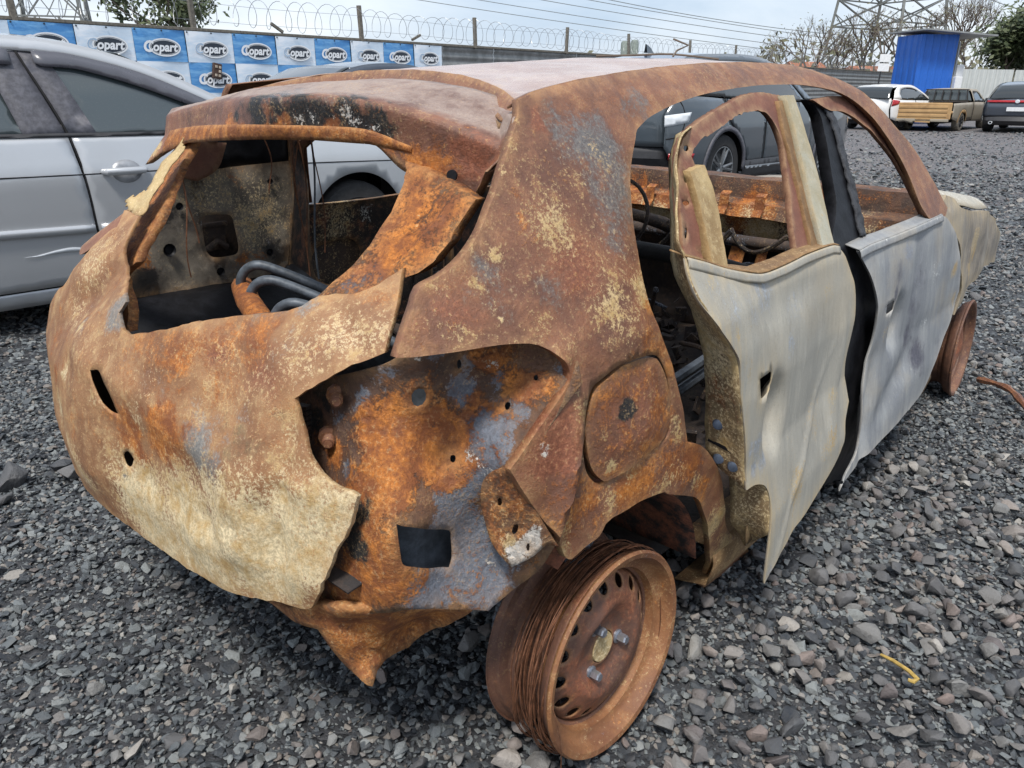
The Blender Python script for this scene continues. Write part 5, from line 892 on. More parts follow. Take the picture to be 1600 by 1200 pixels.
def scatter(y0, y1, dens, size, spread, lean=.75, marg=1.0, zoff=.0):
    area = ((lean * y1 + marg) + (lean * y0 + marg)) * (y1 - y0); n = int(area * dens)
    y = np.sqrt(RNG.uniform(0, 1, n) * ((y1 + 1.2) ** 2 - (y0 + 1.2) ** 2) + (y0 + 1.2) ** 2) - 1.2
    x = RNG.uniform(-1, 1, n) * (lean * y + marg)
    s = size * np.exp(RNG.normal(0, spread, n))
    z = zoff + RNG.uniform(-.15, .25, n) * s
    rot = np.c_[RNG.normal(0, .35, n), RNG.normal(0, .35, n), RNG.uniform(0, 6.283, n)]
    return np.c_[x, y, z], s, rot
def fld(P, sc, sd): return np.array([noise.noise(Vector((p[0] * sc + sd, p[1] * sc - sd, 0))) for p in P])
sets = [scatter(.8, 3.3, 4200, .0115, .3, zoff=-.001), scatter(.8, 3.3, 7600, .0140, .36, zoff=.000), scatter(.8, 3.3, 2600, .021, .36, zoff=.005), scatter(3.2, 7.2, 2900, .024, .38), scatter(7.0, 12, 380, .048, .35), scatter(12, 16, 150, .05, .35), scatter(16, 24, 45, .055, .35)]
cp = np.concatenate([s[0] for s in sets]); cs = np.concatenate([s[1] for s in sets]); crt = np.concatenate([s[2] for s in sets])
ci = RNG.integers(0, len(chips), len(cp))
# pebbles: denser towards the front right and along loose bands
pp, ps, pr = scatter(.85, 3.4, 620, .035, .36, zoff=.010)
k = fld(pp, 1.3, 4.0) + .36 * np.clip((pp[:, 0] - .1) * 1.5, -1, 1) + .30 * np.clip((1.5 - pp[:, 1]) * 2.0, -1, 1) + RNG.normal(0, .18, len(pp))
keep = k > .06; pp, ps, pr = pp[keep], ps[keep], pr[keep]
pp2, ps2, pr2 = scatter(3.3, 8.5, 70, .040, .3, zoff=.008); k = fld(pp2, .8, 9.0) + .3 * np.clip(pp2[:, 0] * .5, -1, 1); keep = k > -.05; pp2, ps2, pr2 = pp2[keep], ps2[keep], pr2[keep]
# the largest in the picture stand as single stones, the rest join the gravel
hal = np.array([[-1.60, 2.16, .03], [-1.42, 2.22, .02], [-1.34, 2.17, .02], [-1.49, 2.27, .02], [-1.27, 2.12, .02], [-1.72, 2.26, .02], [-1.55, 2.05, .02]])
show = ps * 1.0 / np.hypot(pp[:, 1], 1.1)
vis = np.abs(pp[:, 0]) < .66 * pp[:, 1] + .25
order = np.argsort(-(show * np.where(vis, 1, .2)))
big = order[:288]; rest = order[288:]
for i in big:
    o = link('stone', pebs[int(RNG.integers(0, len(pebs)))], None, GROUND)
    o.location = pp[i] + np.array([0, 0, ps[i] * .16]); o.rotation_euler = pr[i]; o.scale = [ps[i]] * 3
for i, h in enumerate(hal):
    o = link('stone', pebs[i % len(pebs)], None, GROUND); o.location = h; o.rotation_euler = (.2 * i, .1, i * 1.3); o.scale = [(.17, .12, .10, .09, .08, .10, .08)[i]] * 3
gp = np.concatenate([cp, pp[rest], pp2]); gs = np.concatenate([cs, ps[rest], ps2]); gr = np.concatenate([crt, pr[rest], pr2])
gi = np.concatenate([ci, len(chips) + RNG.integers(0, len(pebs), len(rest)), len(chips) + RNG.integers(0, len(pebs), len(pp2))])
me = bpy.data.meshes.new('gravel'); me.vertices.add(len(gp)); me.vertices.foreach_set('co', gp.astype(np.float32).ravel())
a = me.attributes.new('rot', 'FLOAT_VECTOR', 'POINT'); a.data.foreach_set('vector', gr.astype(np.float32).ravel())
a = me.attributes.new('scl', 'FLOAT', 'POINT'); a.data.foreach_set('value', gs.astype(np.float32))
a = me.attributes.new('idx', 'INT', 'POINT'); a.data.foreach_set('value', gi.astype(np.int32))
src = bpy.data.collections.new('gravel_source')
for i, q in enumerate(chips + pebs):
    o = bpy.data.objects.new('src_%02d' % i, q); src.objects.link(o)
grav = link('gravel', me, None, None, 'stuff')
ng = bpy.data.node_groups.new('scatter_gravel', 'GeometryNodeTree')
ng.interface.new_socket('Geometry', in_out='INPUT', socket_type='NodeSocketGeometry'); ng.interface.new_socket('Geometry', in_out='OUTPUT', socket_type='NodeSocketGeometry')
gi_, go_ = ng.nodes.new('NodeGroupInput'), ng.nodes.new('NodeGroupOutput')
ci_ = ng.nodes.new('GeometryNodeCollectionInfo'); ci_.inputs['Collection'].default_value = src; ci_.inputs['Separate Children'].default_value = True; ci_.inputs['Reset Children'].default_value = True
ip = ng.nodes.new('GeometryNodeInstanceOnPoints'); ip.inputs['Pick Instance'].default_value = True
def na(nm, ty):
    q = ng.nodes.new('GeometryNodeInputNamedAttribute'); q.data_type = ty; q.inputs['Name'].default_value = nm
    return [s for s in q.outputs if s.enabled][0]
gl = ng.links.new
gl(gi_.outputs[0], ip.inputs['Points']); gl(ci_.outputs[0], ip.inputs['Instance']); gl(na('idx', 'INT'), ip.inputs['Instance Index'])
e2r = ng.nodes.new('FunctionNodeEulerToRotation'); gl(na('rot', 'FLOAT_VECTOR'), e2r.inputs[0]); gl(e2r.outputs[0], ip.inputs['Rotation'])
gl(na('scl', 'FLOAT'), ip.inputs['Scale']); gl(ip.outputs[0], go_.inputs[0])
md = grav.modifiers.new('scatter', 'NODES'); md.node_group = ng

b = MB(); b.tube([(1.98 + .02 * math.sin(t * 5), 3.05 - .42 * t, .03 + .025 * math.sin(t * 3.1)) for t in np.linspace(0, 1, 14)], [.013 + .003 * math.sin(i * 1.7) for i in range(14)], 6)
tag(wear_obj(b.build('rusty_strip', M['rust'], smooth=True), {'o': .4}), 'short rusty metal strip lying on the gravel beside the front door', 'scrap metal')
b = MB(); b.tube([(.80, 1.345, .035), (.815, 1.32, .04), (.835, 1.29, .038), (.842, 1.27, .036), (.83, 1.262, .036), (.822, 1.268, .036)], [.003, .004, .0045, .005, .005, .004], 7)
tag(b.build('twig', plain('dry_straw', (.42, .29, .08), .6, 0, .3, 60), smooth=True), 'bent yellow dry twig on the gravel at the front right', 'twig')

# ------------------------------------------------------------------ yard fence with banner and razor wire
FA = R(90 - 38.2); FP = Vector((-7.8, 12.9, 0)); FD = Vector((math.cos(FA), math.sin(FA), 0)); FN = Vector((FD.y, -FD.x, 0))   # FN faces the yard
def fpt(t, z=0, n=0): return FP + FD * t + FN * n + Vector((0, 0, z))
M['sheetsteel'] = plain('galvanised_sheet', (.23, .235, .23), .5, .35, .3, 3, .1)
M['woodpost'] = plain('weathered_post', (.16, .145, .12), .8, 0, .3, 20, .3)
M['galv'] = plain('galvanised_wire', (.30, .31, .32), .4, .6, .15, 30)
fence = empty('boundary_fence', fpt(0), FA, 'grey corrugated steel fence running behind the banner and the parked cars', 'fence')
rows = []
for i in range(89):
    z = .02 + 2.16 * i / 88; d = .016 * math.sin(i * math.pi / 4)
    rows.append([(0, d, z), (1.965, d, z)])
b = MB(); b.loft(rows); sheet_o = b.build('fence_sheet', M['sheetsteel'], fence, True)
for k in range(-5, 32):
    o = sheet_o if k == -5 else sheet_o.copy()
    if k > -5: COL.objects.link(o)
    o.location = (k * 1.97, .002 * (k % 2), 0)
b = MB(); b.box((24, -.035, 2.20), (72, .05, .05)); b.build('top_rail', M['woodpost'], fence, bevel=.004)
b = MB(); b.box((0, 0, .0), (.085, .07, .72)); 
post = b.build('fence_post', M['woodpost'], fence, bevel=.005)
for i, t in enumerate([.18, 3.19, 7.2, 11.04, 15.2, 18.8, 23.3, 27.5, 31.5, 35.5, 39.5, 44, 48.5, -3.5, -7.5]):
    o = post if i == 0 else post.copy()
    if i: COL.objects.link(o)
    o.location = (t, -.03, 2.52); o.rotation_euler = (random.uniform(-.05, .05), random.uniform(-.06, .06) - .05 * (t < 9), 0)
b = MB()
for t, a in ((8.9, -.8), (5.0, 1.0)): MB().box((t, -.04, 2.32), (.30, .05, .05), Matrix.Rotation(a * .5, 3, 'Y')).build('broken_stub', M['woodpost'], fence)
b = MB(); pts = []
for i in range(2600):
    a = i * 2 * math.pi / 17; t = -9 + i * .0235
    pts.append((t + .05 * math.sin(a * .37), .24 * math.cos(a) * (1 + .1 * math.sin(i * .05)), 2.54 + (.275 + .03 * math.sin(i * .031)) * math.sin(a)))
b.tube(pts, .0052, 4, cap=False)
for z in (2.36, 2.66): b.tube([(t, -.05, z + .02 * math.sin(t)) for t in np.linspace(-9, 52, 60)], .004, 4)
o = b.build('razor_wire', M['galv']); o.location = fpt(0); o.rotation_euler = (0, 0, FA)
tag(o, 'long coil of razor wire along the top of the boundary fence', 'razor wire')
for t, h in ((20.15, 2.76), (20.80, 2.82)):
    o = MB().lathe([(0, h), (.10, h - .01), (.15, h - .10), (.155, 0)], 14).build('storage_tank', plain('tank_grey_%d' % (t * 10), (.20, .235, .21), .7), smooth=True)
    o.location = fpt(t, 0, -.9)
    tag(o, 'slim grey-green upright tank behind the fence, %s of the pair' % ('left' if t < 20.5 else 'right'), 'tank', 'upright tanks behind the fence')

def banner_mat(name, a, c, seed):
    m, t, p = new_mat(name); b = NB(t); v = b.mapping(b.obj(), loc=(seed, 0, seed), scale=(1, 1, 4.5))
    n = b.noise(v, 2.0, 6, .6, .3)
    b.l(b.mix(b.step(n, .40, .66), a, c), p.inputs['Base Color']); p.inputs['Roughness'].default_value = .45
    f = b.noise(b.obj(), 3.0, 4, .6); b.l(b.bump(f, .25, .05), p.inputs['Normal'])
    return m
M['ban_blue'] = banner_mat('banner_blue', (.07, .26, .58), (.20, .45, .74), 1.0)
M['ban_pale'] = banner_mat('banner_pale', (.60, .72, .84), (.77, .82, .88), 4.0)
M['logo_dark'] = plain('logo_black', (.028, .038, .055), .4, 0, .1, 2, 0)
M['logo_white'] = plain('logo_white', (.80, .82, .84), .45, 0, .04, 2, 0)
banner = empty('vinyl_banner', fpt(0, 0, .06), FA, 'blue and white chequered vinyl banner with repeated oval logos tied to the fence', 'banner')
CW, CHh = .967, .525
def cell_mesh(nm, ph):
    V = []; F = []
    for j in range(9):
        for i in range(13):
            x = CW * i / 12; z = CHh * j / 8
            V.append((x, -.018 * math.sin(5 * x + ph) * math.sin(3 * z + ph), z))
    F = [(j * 13 + i, j * 13 + i + 1, (j + 1) * 13 + i + 1, (j + 1) * 13 + i) for j in range(8) for i in range(12)]
    return mesh_of(nm, V, F)
cells = {c: cell_mesh('banner_panel', i) for i, c in enumerate(('ban_blue', 'ban_pale'))}
for c in cells: cells[c].materials.append(M[c])
def ring(ax, az, bx, bz, y, k=40):
    b = MB(); V = []; F = []
    for i in range(k):
        a = 2 * math.pi * i / k
        V += [(ax * math.cos(a), y, az * math.sin(a)), (bx * math.cos(a), y, bz * math.sin(a))]
    F = [(2 * i, 2 * ((i + 1) % k), 2 * ((i + 1) % k) + 1, 2 * i + 1) for i in range(k)]
    return V, F
def disc(ax, az, y, k=40):
    V = [(ax * math.cos(2 * math.pi * i / k), y, az * math.sin(2 * math.pi * i / k)) for i in range(k)]
    return V, [tuple(range(k))]
b = MB(); b.add(*ring(.300, .150, .272, .126, -.020)); b.add(*ring(.262, .117, .255, .111, -.020)); ring_me = mesh_of('logo_ring', b.v, b.f, False); ring_me.materials.append(M['logo_white'])
b = MB(); b.add(*disc(.272, .126, -.0175)); oval_me = mesh_of('logo_oval', b.v, b.f, False); oval_me.materials.append(M['logo_dark'])
def text_mesh(name, body, size, bold, shear, mat, depth=.0, space=1.0):
    cu = bpy.data.curves.new(name, 'FONT'); cu.body = body; cu.size = size; cu.offset = bold; cu.shear = shear; cu.extrude = depth; cu.space_character = space; cu.resolution_u = 3
    cu.align_x = 'CENTER'; cu.align_y = 'CENTER'
    ob = bpy.data.objects.new(name, cu); COL.objects.link(ob)
    bpy.context.view_layer.update()
    me = bpy.data.meshes.new_from_object(ob.evaluated_get(bpy.context.evaluated_depsgraph_get())); bpy.data.objects.remove(ob)
    me.name = name
    for v in me.vertices: v.co = Vector((v.co.x, -v.co.z, v.co.y))
    me.materials.clear(); me.materials.append(mat); return me
txt_me = text_mesh('logo_text', 'opart', .205, .007, .22, M['logo_white'])
cap_me = text_mesh('logo_capital', 'C', .25, .010, .22, M['logo_white'])
M['logo_steel'] = plain('logo_steel_blue', (.36, .49, .64), .45, 0, .05, 2, 0)
capd_me = text_mesh('logo_capital', 'C', .25, .001, .22, M['logo_steel'])
for r in range(4):
    for k in range(-3, 10):
        x0 = .0 + k * CW + .08; wdt = 1.0
        z0 = 2.165 - (r + 1) * CHh
        c = 'ban_blue' if (k + r) % 2 == 0 else 'ban_pale'
        o = link('banner_panel', cells[c], None, banner); o.location = (x0, 0, z0)
        if r > 2 : continue
        for me_, dx, dy in ((oval_me, .06, 0), (ring_me, .06, 0), (txt_me, .055, -.022), (cap_me, -.262, -.022)) + (((capd_me, -.262, -.024),) if c == 'ban_pale' else ()):
            q = link(me_.name.split('.')[0], me_, None, banner); q.location = (x0 + CW / 2 + dx, dy, z0 + CHh / 2 - .03)
for k in range(-5, 20):
    o = MB().lathe([(0, .012), (.012, .012), (.016, 0)], 8).build('eyelet', M['logo_dark'], banner); o.rotation_euler = (R(90), 0, 0); o.location = (k * CW / 2 + .12, -.012, 2.145); 
# small rusted box hung on the banner
e = empty('control_box', fpt(3.50, 1.50, .12), FA + .0, 'small rusty box with pale buttons hanging tilted on the banner', 'box'); e.rotation_euler = (0, .18, FA)
MB().box((0, 0, 0), (.17, .06, .27)).build('box_body', plain('rusty_brown_box', (.07, .04, .03), .7), e, bevel=.008)
for i in range(2):
    for j in range(3):
        if (i, j) != (0, 1): MB().box((-.035 + .075 * i, -.036, -.08 + .075 * j), (.045, .014, .045)).build('push_button', plain('button_cream_%d%d' % (i, j), (.45, .38, .30), .6), e, bevel=.004)

# ------------------------------------------------------------------ other vehicles
def make_tyre_wheel(parent, x, y, r, wdt, rimr, rimmat, tyremat, side, spokes=5):
    e = bpy.data.objects.new('wheel', None); COL.objects.link(e); e.parent = parent; e.location = (x, y, r)
    Mx = Matrix.Rotation(R(90 if side < 0 else -90), 4, 'X')
    b = MB(); b.lathe([(rimr, 0), (rimr + .01, .008), (r - .02, .004), (r - .004, -.02), (r, -.05), (r, -wdt + .05), (r - .02, -wdt), (rimr, -wdt)], 40, Mx); b.build('tyre', tyremat, e, True)
    b = MB(); b.lathe([(rimr, .004), (rimr - .012, .004), (rimr - .02, -.03), (rimr - .03, -.10), (.0, -.10)], 36, Mx)
    for k in range(spokes):
        a = 2 * math.pi * k / spokes
        for da in (-.16, .16):
            q = [Mx @ Vector((rr * math.cos(a + da * (1 if rr > .1 else .4)), rr * math.sin(a + da * (1 if rr > .1 else .4)), h)) for rr, h in ((.04, -.02), (rimr * .55, -.012), (rimr - .008, -.008))]
            b.tube(q, [.022, .018, .016], 6)
    b.lathe([(0, -.006), (.05, -.01), (.06, -.03)], 16, Mx)
    b.build('rim', rimmat, e, True); return e
class Car:
    def __init__(s, name, label, cat, loc, head, W, group=None):
        s.e = empty(name, loc, head, label, cat, group); s.W = W
    def f(s, x, z, off=0.0): return -(s.W(x, z) + off)
    def side(s, name, poly, mat, off=0.0, holes=(), g=.05, both=True, thick=.004, label=None, step=None):
        out = resample(poly, step or g, True, 30); hol = [resample(h, step or g, True, 40) for h in holes]
        P, F, e = triangulate(out, hol, g, .1)
        y = np.array([s.W(a, c) + off for a, c in P]); res = []
        for sg in ((-1, 1) if both else (-1,)):
            V = np.c_[P[:, 0], sg * y, P[:, 1]]; t = V[F]; nn = np.cross(t[:, 1] - t[:, 0], t[:, 2] - t[:, 0]).mean(0)
            FF = F if nn[1] * sg > 0 else F[:, ::-1]
            me = mesh_of(name, V, FF); o = link(name, me, mat, s.e)
            if thick: solid(o, thick)
            if label: o['label'] = label
            res.append(o)
        return res
    def top(s, name, prof, mat, crown=.03, bow=0.0, inset=0.0, g=.06, off=0.0, n=15):
        q = resample(prof, g, False, 50); rows = []
        for x, z in q:
            wd = s.W(x, z) - inset
            rows.append([(x - bow * t * t, wd * t, z + off - crown * t * t) for t in np.linspace(1, -1, n)])
        b = MB(); b.loft(rows); o = b.build(name, mat, s.e, True); solid(o, .004, 0); return o
    def strip(s, name, pts, mat, r=.01, off=.002, both=True, flat=False):
        for sg in ((-1, 1) if both else (-1,)):
            q = resample(pts, .06, False, 60)
            b = MB(); b.tube([(x, sg * (s.W(x, z) + off), z) for x, z in q], r, 6); b.build(name, mat, s.e, True)
    def core(s, x0, x1, z0, z1, wd, mat):
        b = MB(); b.box(((x0 + x1) / 2, 0, (z0 + z1) / 2), (x1 - x0, wd * 2, z1 - z0)); b.build('underbody', mat, s.e)
M['tyre'] = plain('tyre_rubber', (.022, .022, .023), .8, 0, .25, 30, .3)
M['trim'] = plain('black_trim', (.03, .03, .033), .5, 0, .2, 20, .1)
M['dusttrim'] = plain('dusty_grey_trim', (.085, .085, .10), .6, 0, .3, 40, .15)
M['gap'] = plain('shut_line', (.012, .012, .013), .7)
M['silver'] = paint('silver_paint', (.50, .515, .535), .26, .8, .45, .12, (.30, .30, .29))
M['wingsilver'] = paint('pale_silver_paint', (.52, .54, .56), .28, .7, .3, .15, (.35, .35, .33))
M['graphite'] = paint('graphite_paint', (.055, .070, .084), .22, 1.0, .3, .2, (.12, .12, .115))
M['white'] = paint('white_paint', (.70, .70, .69), .3, .6, 0, .2, (.4, .38, .34))
M['oldgrey'] = paint('dull_grey_paint', (.34, .30, .235), .5, .2, .1, .4, (.16, .11, .07))
M['tan'] = paint('tan_rusted_paint', (.46, .29, .13), .6, .1, 0, .75, (.20, .10, .045), 8)
M['glass'] = glass_dark('tinted_glass'); M['glass2'] = glass_dark('smoked_glass', (.055, .07, .076), .05); M['visor'] = glass_dark('smoked_deflector', (.07, .07, .085), .25)
M['red'] = plain('red_lamp', (.35, .02, .025), .2, 0, .2, 20, 0); M['alloy'] = plain('alloy_rim', (.22, .23, .24), .35, .7, .2, 20, .05)
M['lamp'] = plain('clear_lamp', (.62, .65, .68), .15, 0, .1, 10, 0); M['plate'] = plain('number_plate', (.70, .71, .72), .4, 0, .08, 20, 0)
def arch(cx, cz, r, a0=0, a1=180, n=12): return [(cx + r * math.cos(R(a)), cz + r * math.sin(R(a))) for a in np.linspace(a0, a1, n)]

def silver_sedan():
    h = R(90 - 46); d = Vector((math.cos(h), math.sin(h), 0)); lf = Vector((-d.y, d.x, 0))
    front_on_plane = Vector((-2.4, 3.7, 0)) + d * 1.97
    loc = front_on_plane - d * 2.58 + lf * .89
    def W(x, z):
        y = float(np.interp(z, [.15, .22, .35, .5, .6, .76, .80, .95, 1.15, 1.40, 1.47], [.82, .845, .868, .884, .889, .893, .890, .852, .775, .66, .60]))
        if x > 2.7: y -= .16 * ((x - 2.7) / .8) ** 2
        if x < -.3: y -= .14 * ((-x - .3) / .8) ** 2
        return y
    c = Car('silver_sedan', 'silver sedan parked close behind the burnt car, door handle and side windows in view', 'car', loc, h, W)
    g = .008; A1 = arch(2.58, .32, .365, 0, 180); A0 = arch(0, .32, .365, 0, 180)
    c.side('front_door', [(.955 + g, .965), (1.5, .96), (1.95, .945), (2.06, .93), (2.12, .75), (2.13, .5), (2.09, .24), (1.05, .24), (1.0, .45), (.985, .7)], M['silver'], step=.03)
    c.side('rear_door', [(-.12, .985), (.3, .975), (.955 - g, .965), (.985 - g, .7), (1.0 - g, .45), (1.05 - g, .24), (.45, .24), (.40, .45), (.2, .68), (-.02, .8)], M['silver'], step=.03)
    c.side('rear_wing', [(-.92, .98), (-.5, 1.03), (-.14, .99), (-.04, .8), (.18, .66)] + arch(0, .32, .365, 45, 180) + [(-.9, .32), (-1.0, .6), (-.98, .8)], M['silver'])
    c.side('front_wing', [(2.075, .935), (2.2, .96), (2.6, .925), (3.0, .86), (3.3, .76), (3.42, .62), (3.3, .5), (3.05, .44)] + arch(2.58, .32, .365, 15, 165) + [(2.14, .30), (2.14, .5), (2.135, .75)], M['wingsilver'], step=.03)
    c.side('sill', [(.36, .23), (2.21, .23), (2.21, .15), (.36, .15)], M['silver'], off=-.01)
    # greenhouse: roof side rail, pillars, glass
    rail_o = [(-.62, 1.04), (-.3, 1.20), (.0, 1.335), (.3, 1.405), (.7, 1.425), (1.05, 1.40), (1.4, 1.31), (1.75, 1.15), (2.05, .985)]
    rail_i = [(2.12, .945), (1.98, .96), (1.70, 1.105), (1.38, 1.25), (1.04, 1.335), (.7, 1.36), (.3, 1.345), (.05, 1.275), (-.2, 1.14), (-.35, 1.0)]
    c.side('roof_rail', rail_o + rail_i, M['silver'], off=.004, step=.04)
    c.side('side_glass', [(1.06, .962), (1.3, .96), (1.95, .95), (1.70, 1.105), (1.38, 1.25), (1.04, 1.335), (.93, 1.345)], M['glass2'], off=-.014, step=.04)
    c.side('side_glass', [(.78, .967), (.3, .975), (.0, .985), (.0, 1.1), (.06, 1.27), (.3, 1.34), (.68, 1.352)], M['glass2'], off=-.014, step=.04)
    c.side('pillar_cover', [(.955 + .006, .966), (1.09, .963), (.955, 1.345), (.845, 1.35)], M['dusttrim'], off=-.004, step=.04)
    c.side('pillar_cover', [(.955 - .006, .966), (.76, .968), (.68, 1.352), (.832, 1.35)], M['dusttrim'], off=-.004, step=.04)
    c.side('wind_deflector', [(.90, 1.355), (1.06, 1.345), (1.38, 1.262), (1.72, 1.112), (2.0, .965), (1.84, .995), (1.62, 1.09), (1.34, 1.20), (1.08, 1.275), (.93, 1.285), (.90, 1.30)], M['visor'], off=.012, step=.03)
    c.side('wind_deflector', [(.80, 1.358), (.5, 1.365), (.25, 1.34), (.05, 1.27), (.1, 1.22), (.28, 1.275), (.5, 1.295), (.8, 1.29)], M['visor'], off=.012, step=.03)
    c.side('belt_trim', [(-.1, .995), (2.0, .962), (2.0, .945), (-.1, .977)], M['trim'], off=.004, step=.06)
    for pts in ([(.836, 1.355), (.955, .965), (.985, .7), (1.0, .45), (1.05, .24)], [(2.065, .93), (2.125, .75), (2.135, .5), (2.10, .24)], [(-.13, .985), (-.03, .8), (.19, .67), (.40, .45)]): c.strip('door_gap', pts, M['gap'], .006, -.004)
    c.strip('crease', [(-.9, .825), (.5, .79), (2.1, .765), (3.1, .735)], M['gap'], .004, -.002)  # near-black strip painting the shade along the body crease
    c.side('side_moulding', [(.36, .555), (.98, .535), (.98, .495), (.36, .515)], M['silver'], off=.016, thick=.014, step=.05)
    c.side('side_moulding', [(1.01, .534), (2.10, .50), (2.10, .46), (1.01, .494)], M['silver'], off=.016, thick=.014, step=.05)
    for sx, n in ((1.17, 1), (-.0 + .25, 2)):
        zz = .785 if n == 1 else .80
        c.side('handle_recess', [(sx + .075 * math.cos(a) + .01, zz + .058 * math.sin(a)) for a in np.linspace(0, 2 * math.pi, 20, endpoint=False)], plain('recess_silver', (.30, .31, .33), .4, .4), off=.003, step=.02, g=.03)  # flat darker-silver patch imitating the shade around the handle
        for sg in (-1, 1):
            b = MB(); q = [(sx - .105, 0), (sx - .09, .028), (sx, .036), (sx + .09, .028), (sx + .105, 0)]
            b.tube([(x, sg * (W(x, zz) + dy), zz + .004) for x, dy in q], [.014, .018, .019, .018, .014], 10); b.build('door_handle', M['silver'], c.e, True)
    c.side('door_scratch', [(.93, .418), (.86, .432), (.78, .426), (.70, .412), (.64, .41), (.70, .404), (.80, .412), (.90, .408)], M['lamp'], off=.004, thick=.001, step=.02, g=.02)
    c.top('roof', [(-.05, 1.37), (.2, 1.43), (.7, 1.462), (1.1, 1.44), (1.3, 1.385)], M['silver'], .05, inset=.0)
    c.top('rear_glass', [(-.60, 1.06), (-.3, 1.23), (-.05, 1.37)], M['glass'], .03); c.top('windscreen', [(1.3, 1.385), (1.7, 1.19), (2.1, .985)], M['glass2'], .03, bow=-.0)
    c.top('bonnet', [(2.1, .985), (2.5, .955), (3.0, .89), (3.35, .77)], M['wingsilver'], .03, bow=.10); c.top('front_bumper', [(3.35, .77), (3.46, .6), (3.5, .45), (3.44, .2)], M['wingsilver'], .0, bow=.22)
    c.top('boot_lid', [(-.98, .8), (-.93, 1.0), (-.6, 1.06)], M['silver'], .02); c.top('rear_bumper', [(-.95, .25), (-1.04, .5), (-.98, .8)], M['silver'], 0, bow=-.15)
    c.side('headlamp', [(3.02, .82), (3.26, .74), (3.38, .62), (3.2, .60), (3.0, .68)], M['lamp'], off=.006, step=.03)
    c.core(-.9, 2.15, .18, .90, .72, M['gap']); c.core(2.95, 3.3, .2, .7, .6, M['gap']); c.core(2.2, 2.9, .45, .82, .5, M['gap'])
    for x in (0, 2.58):
        for sg in (-1, 1): make_tyre_wheel(c.e, x, sg * .85, .315, .19, .20, M['alloy'], M['tyre'], sg, 7)
silver_sedan()

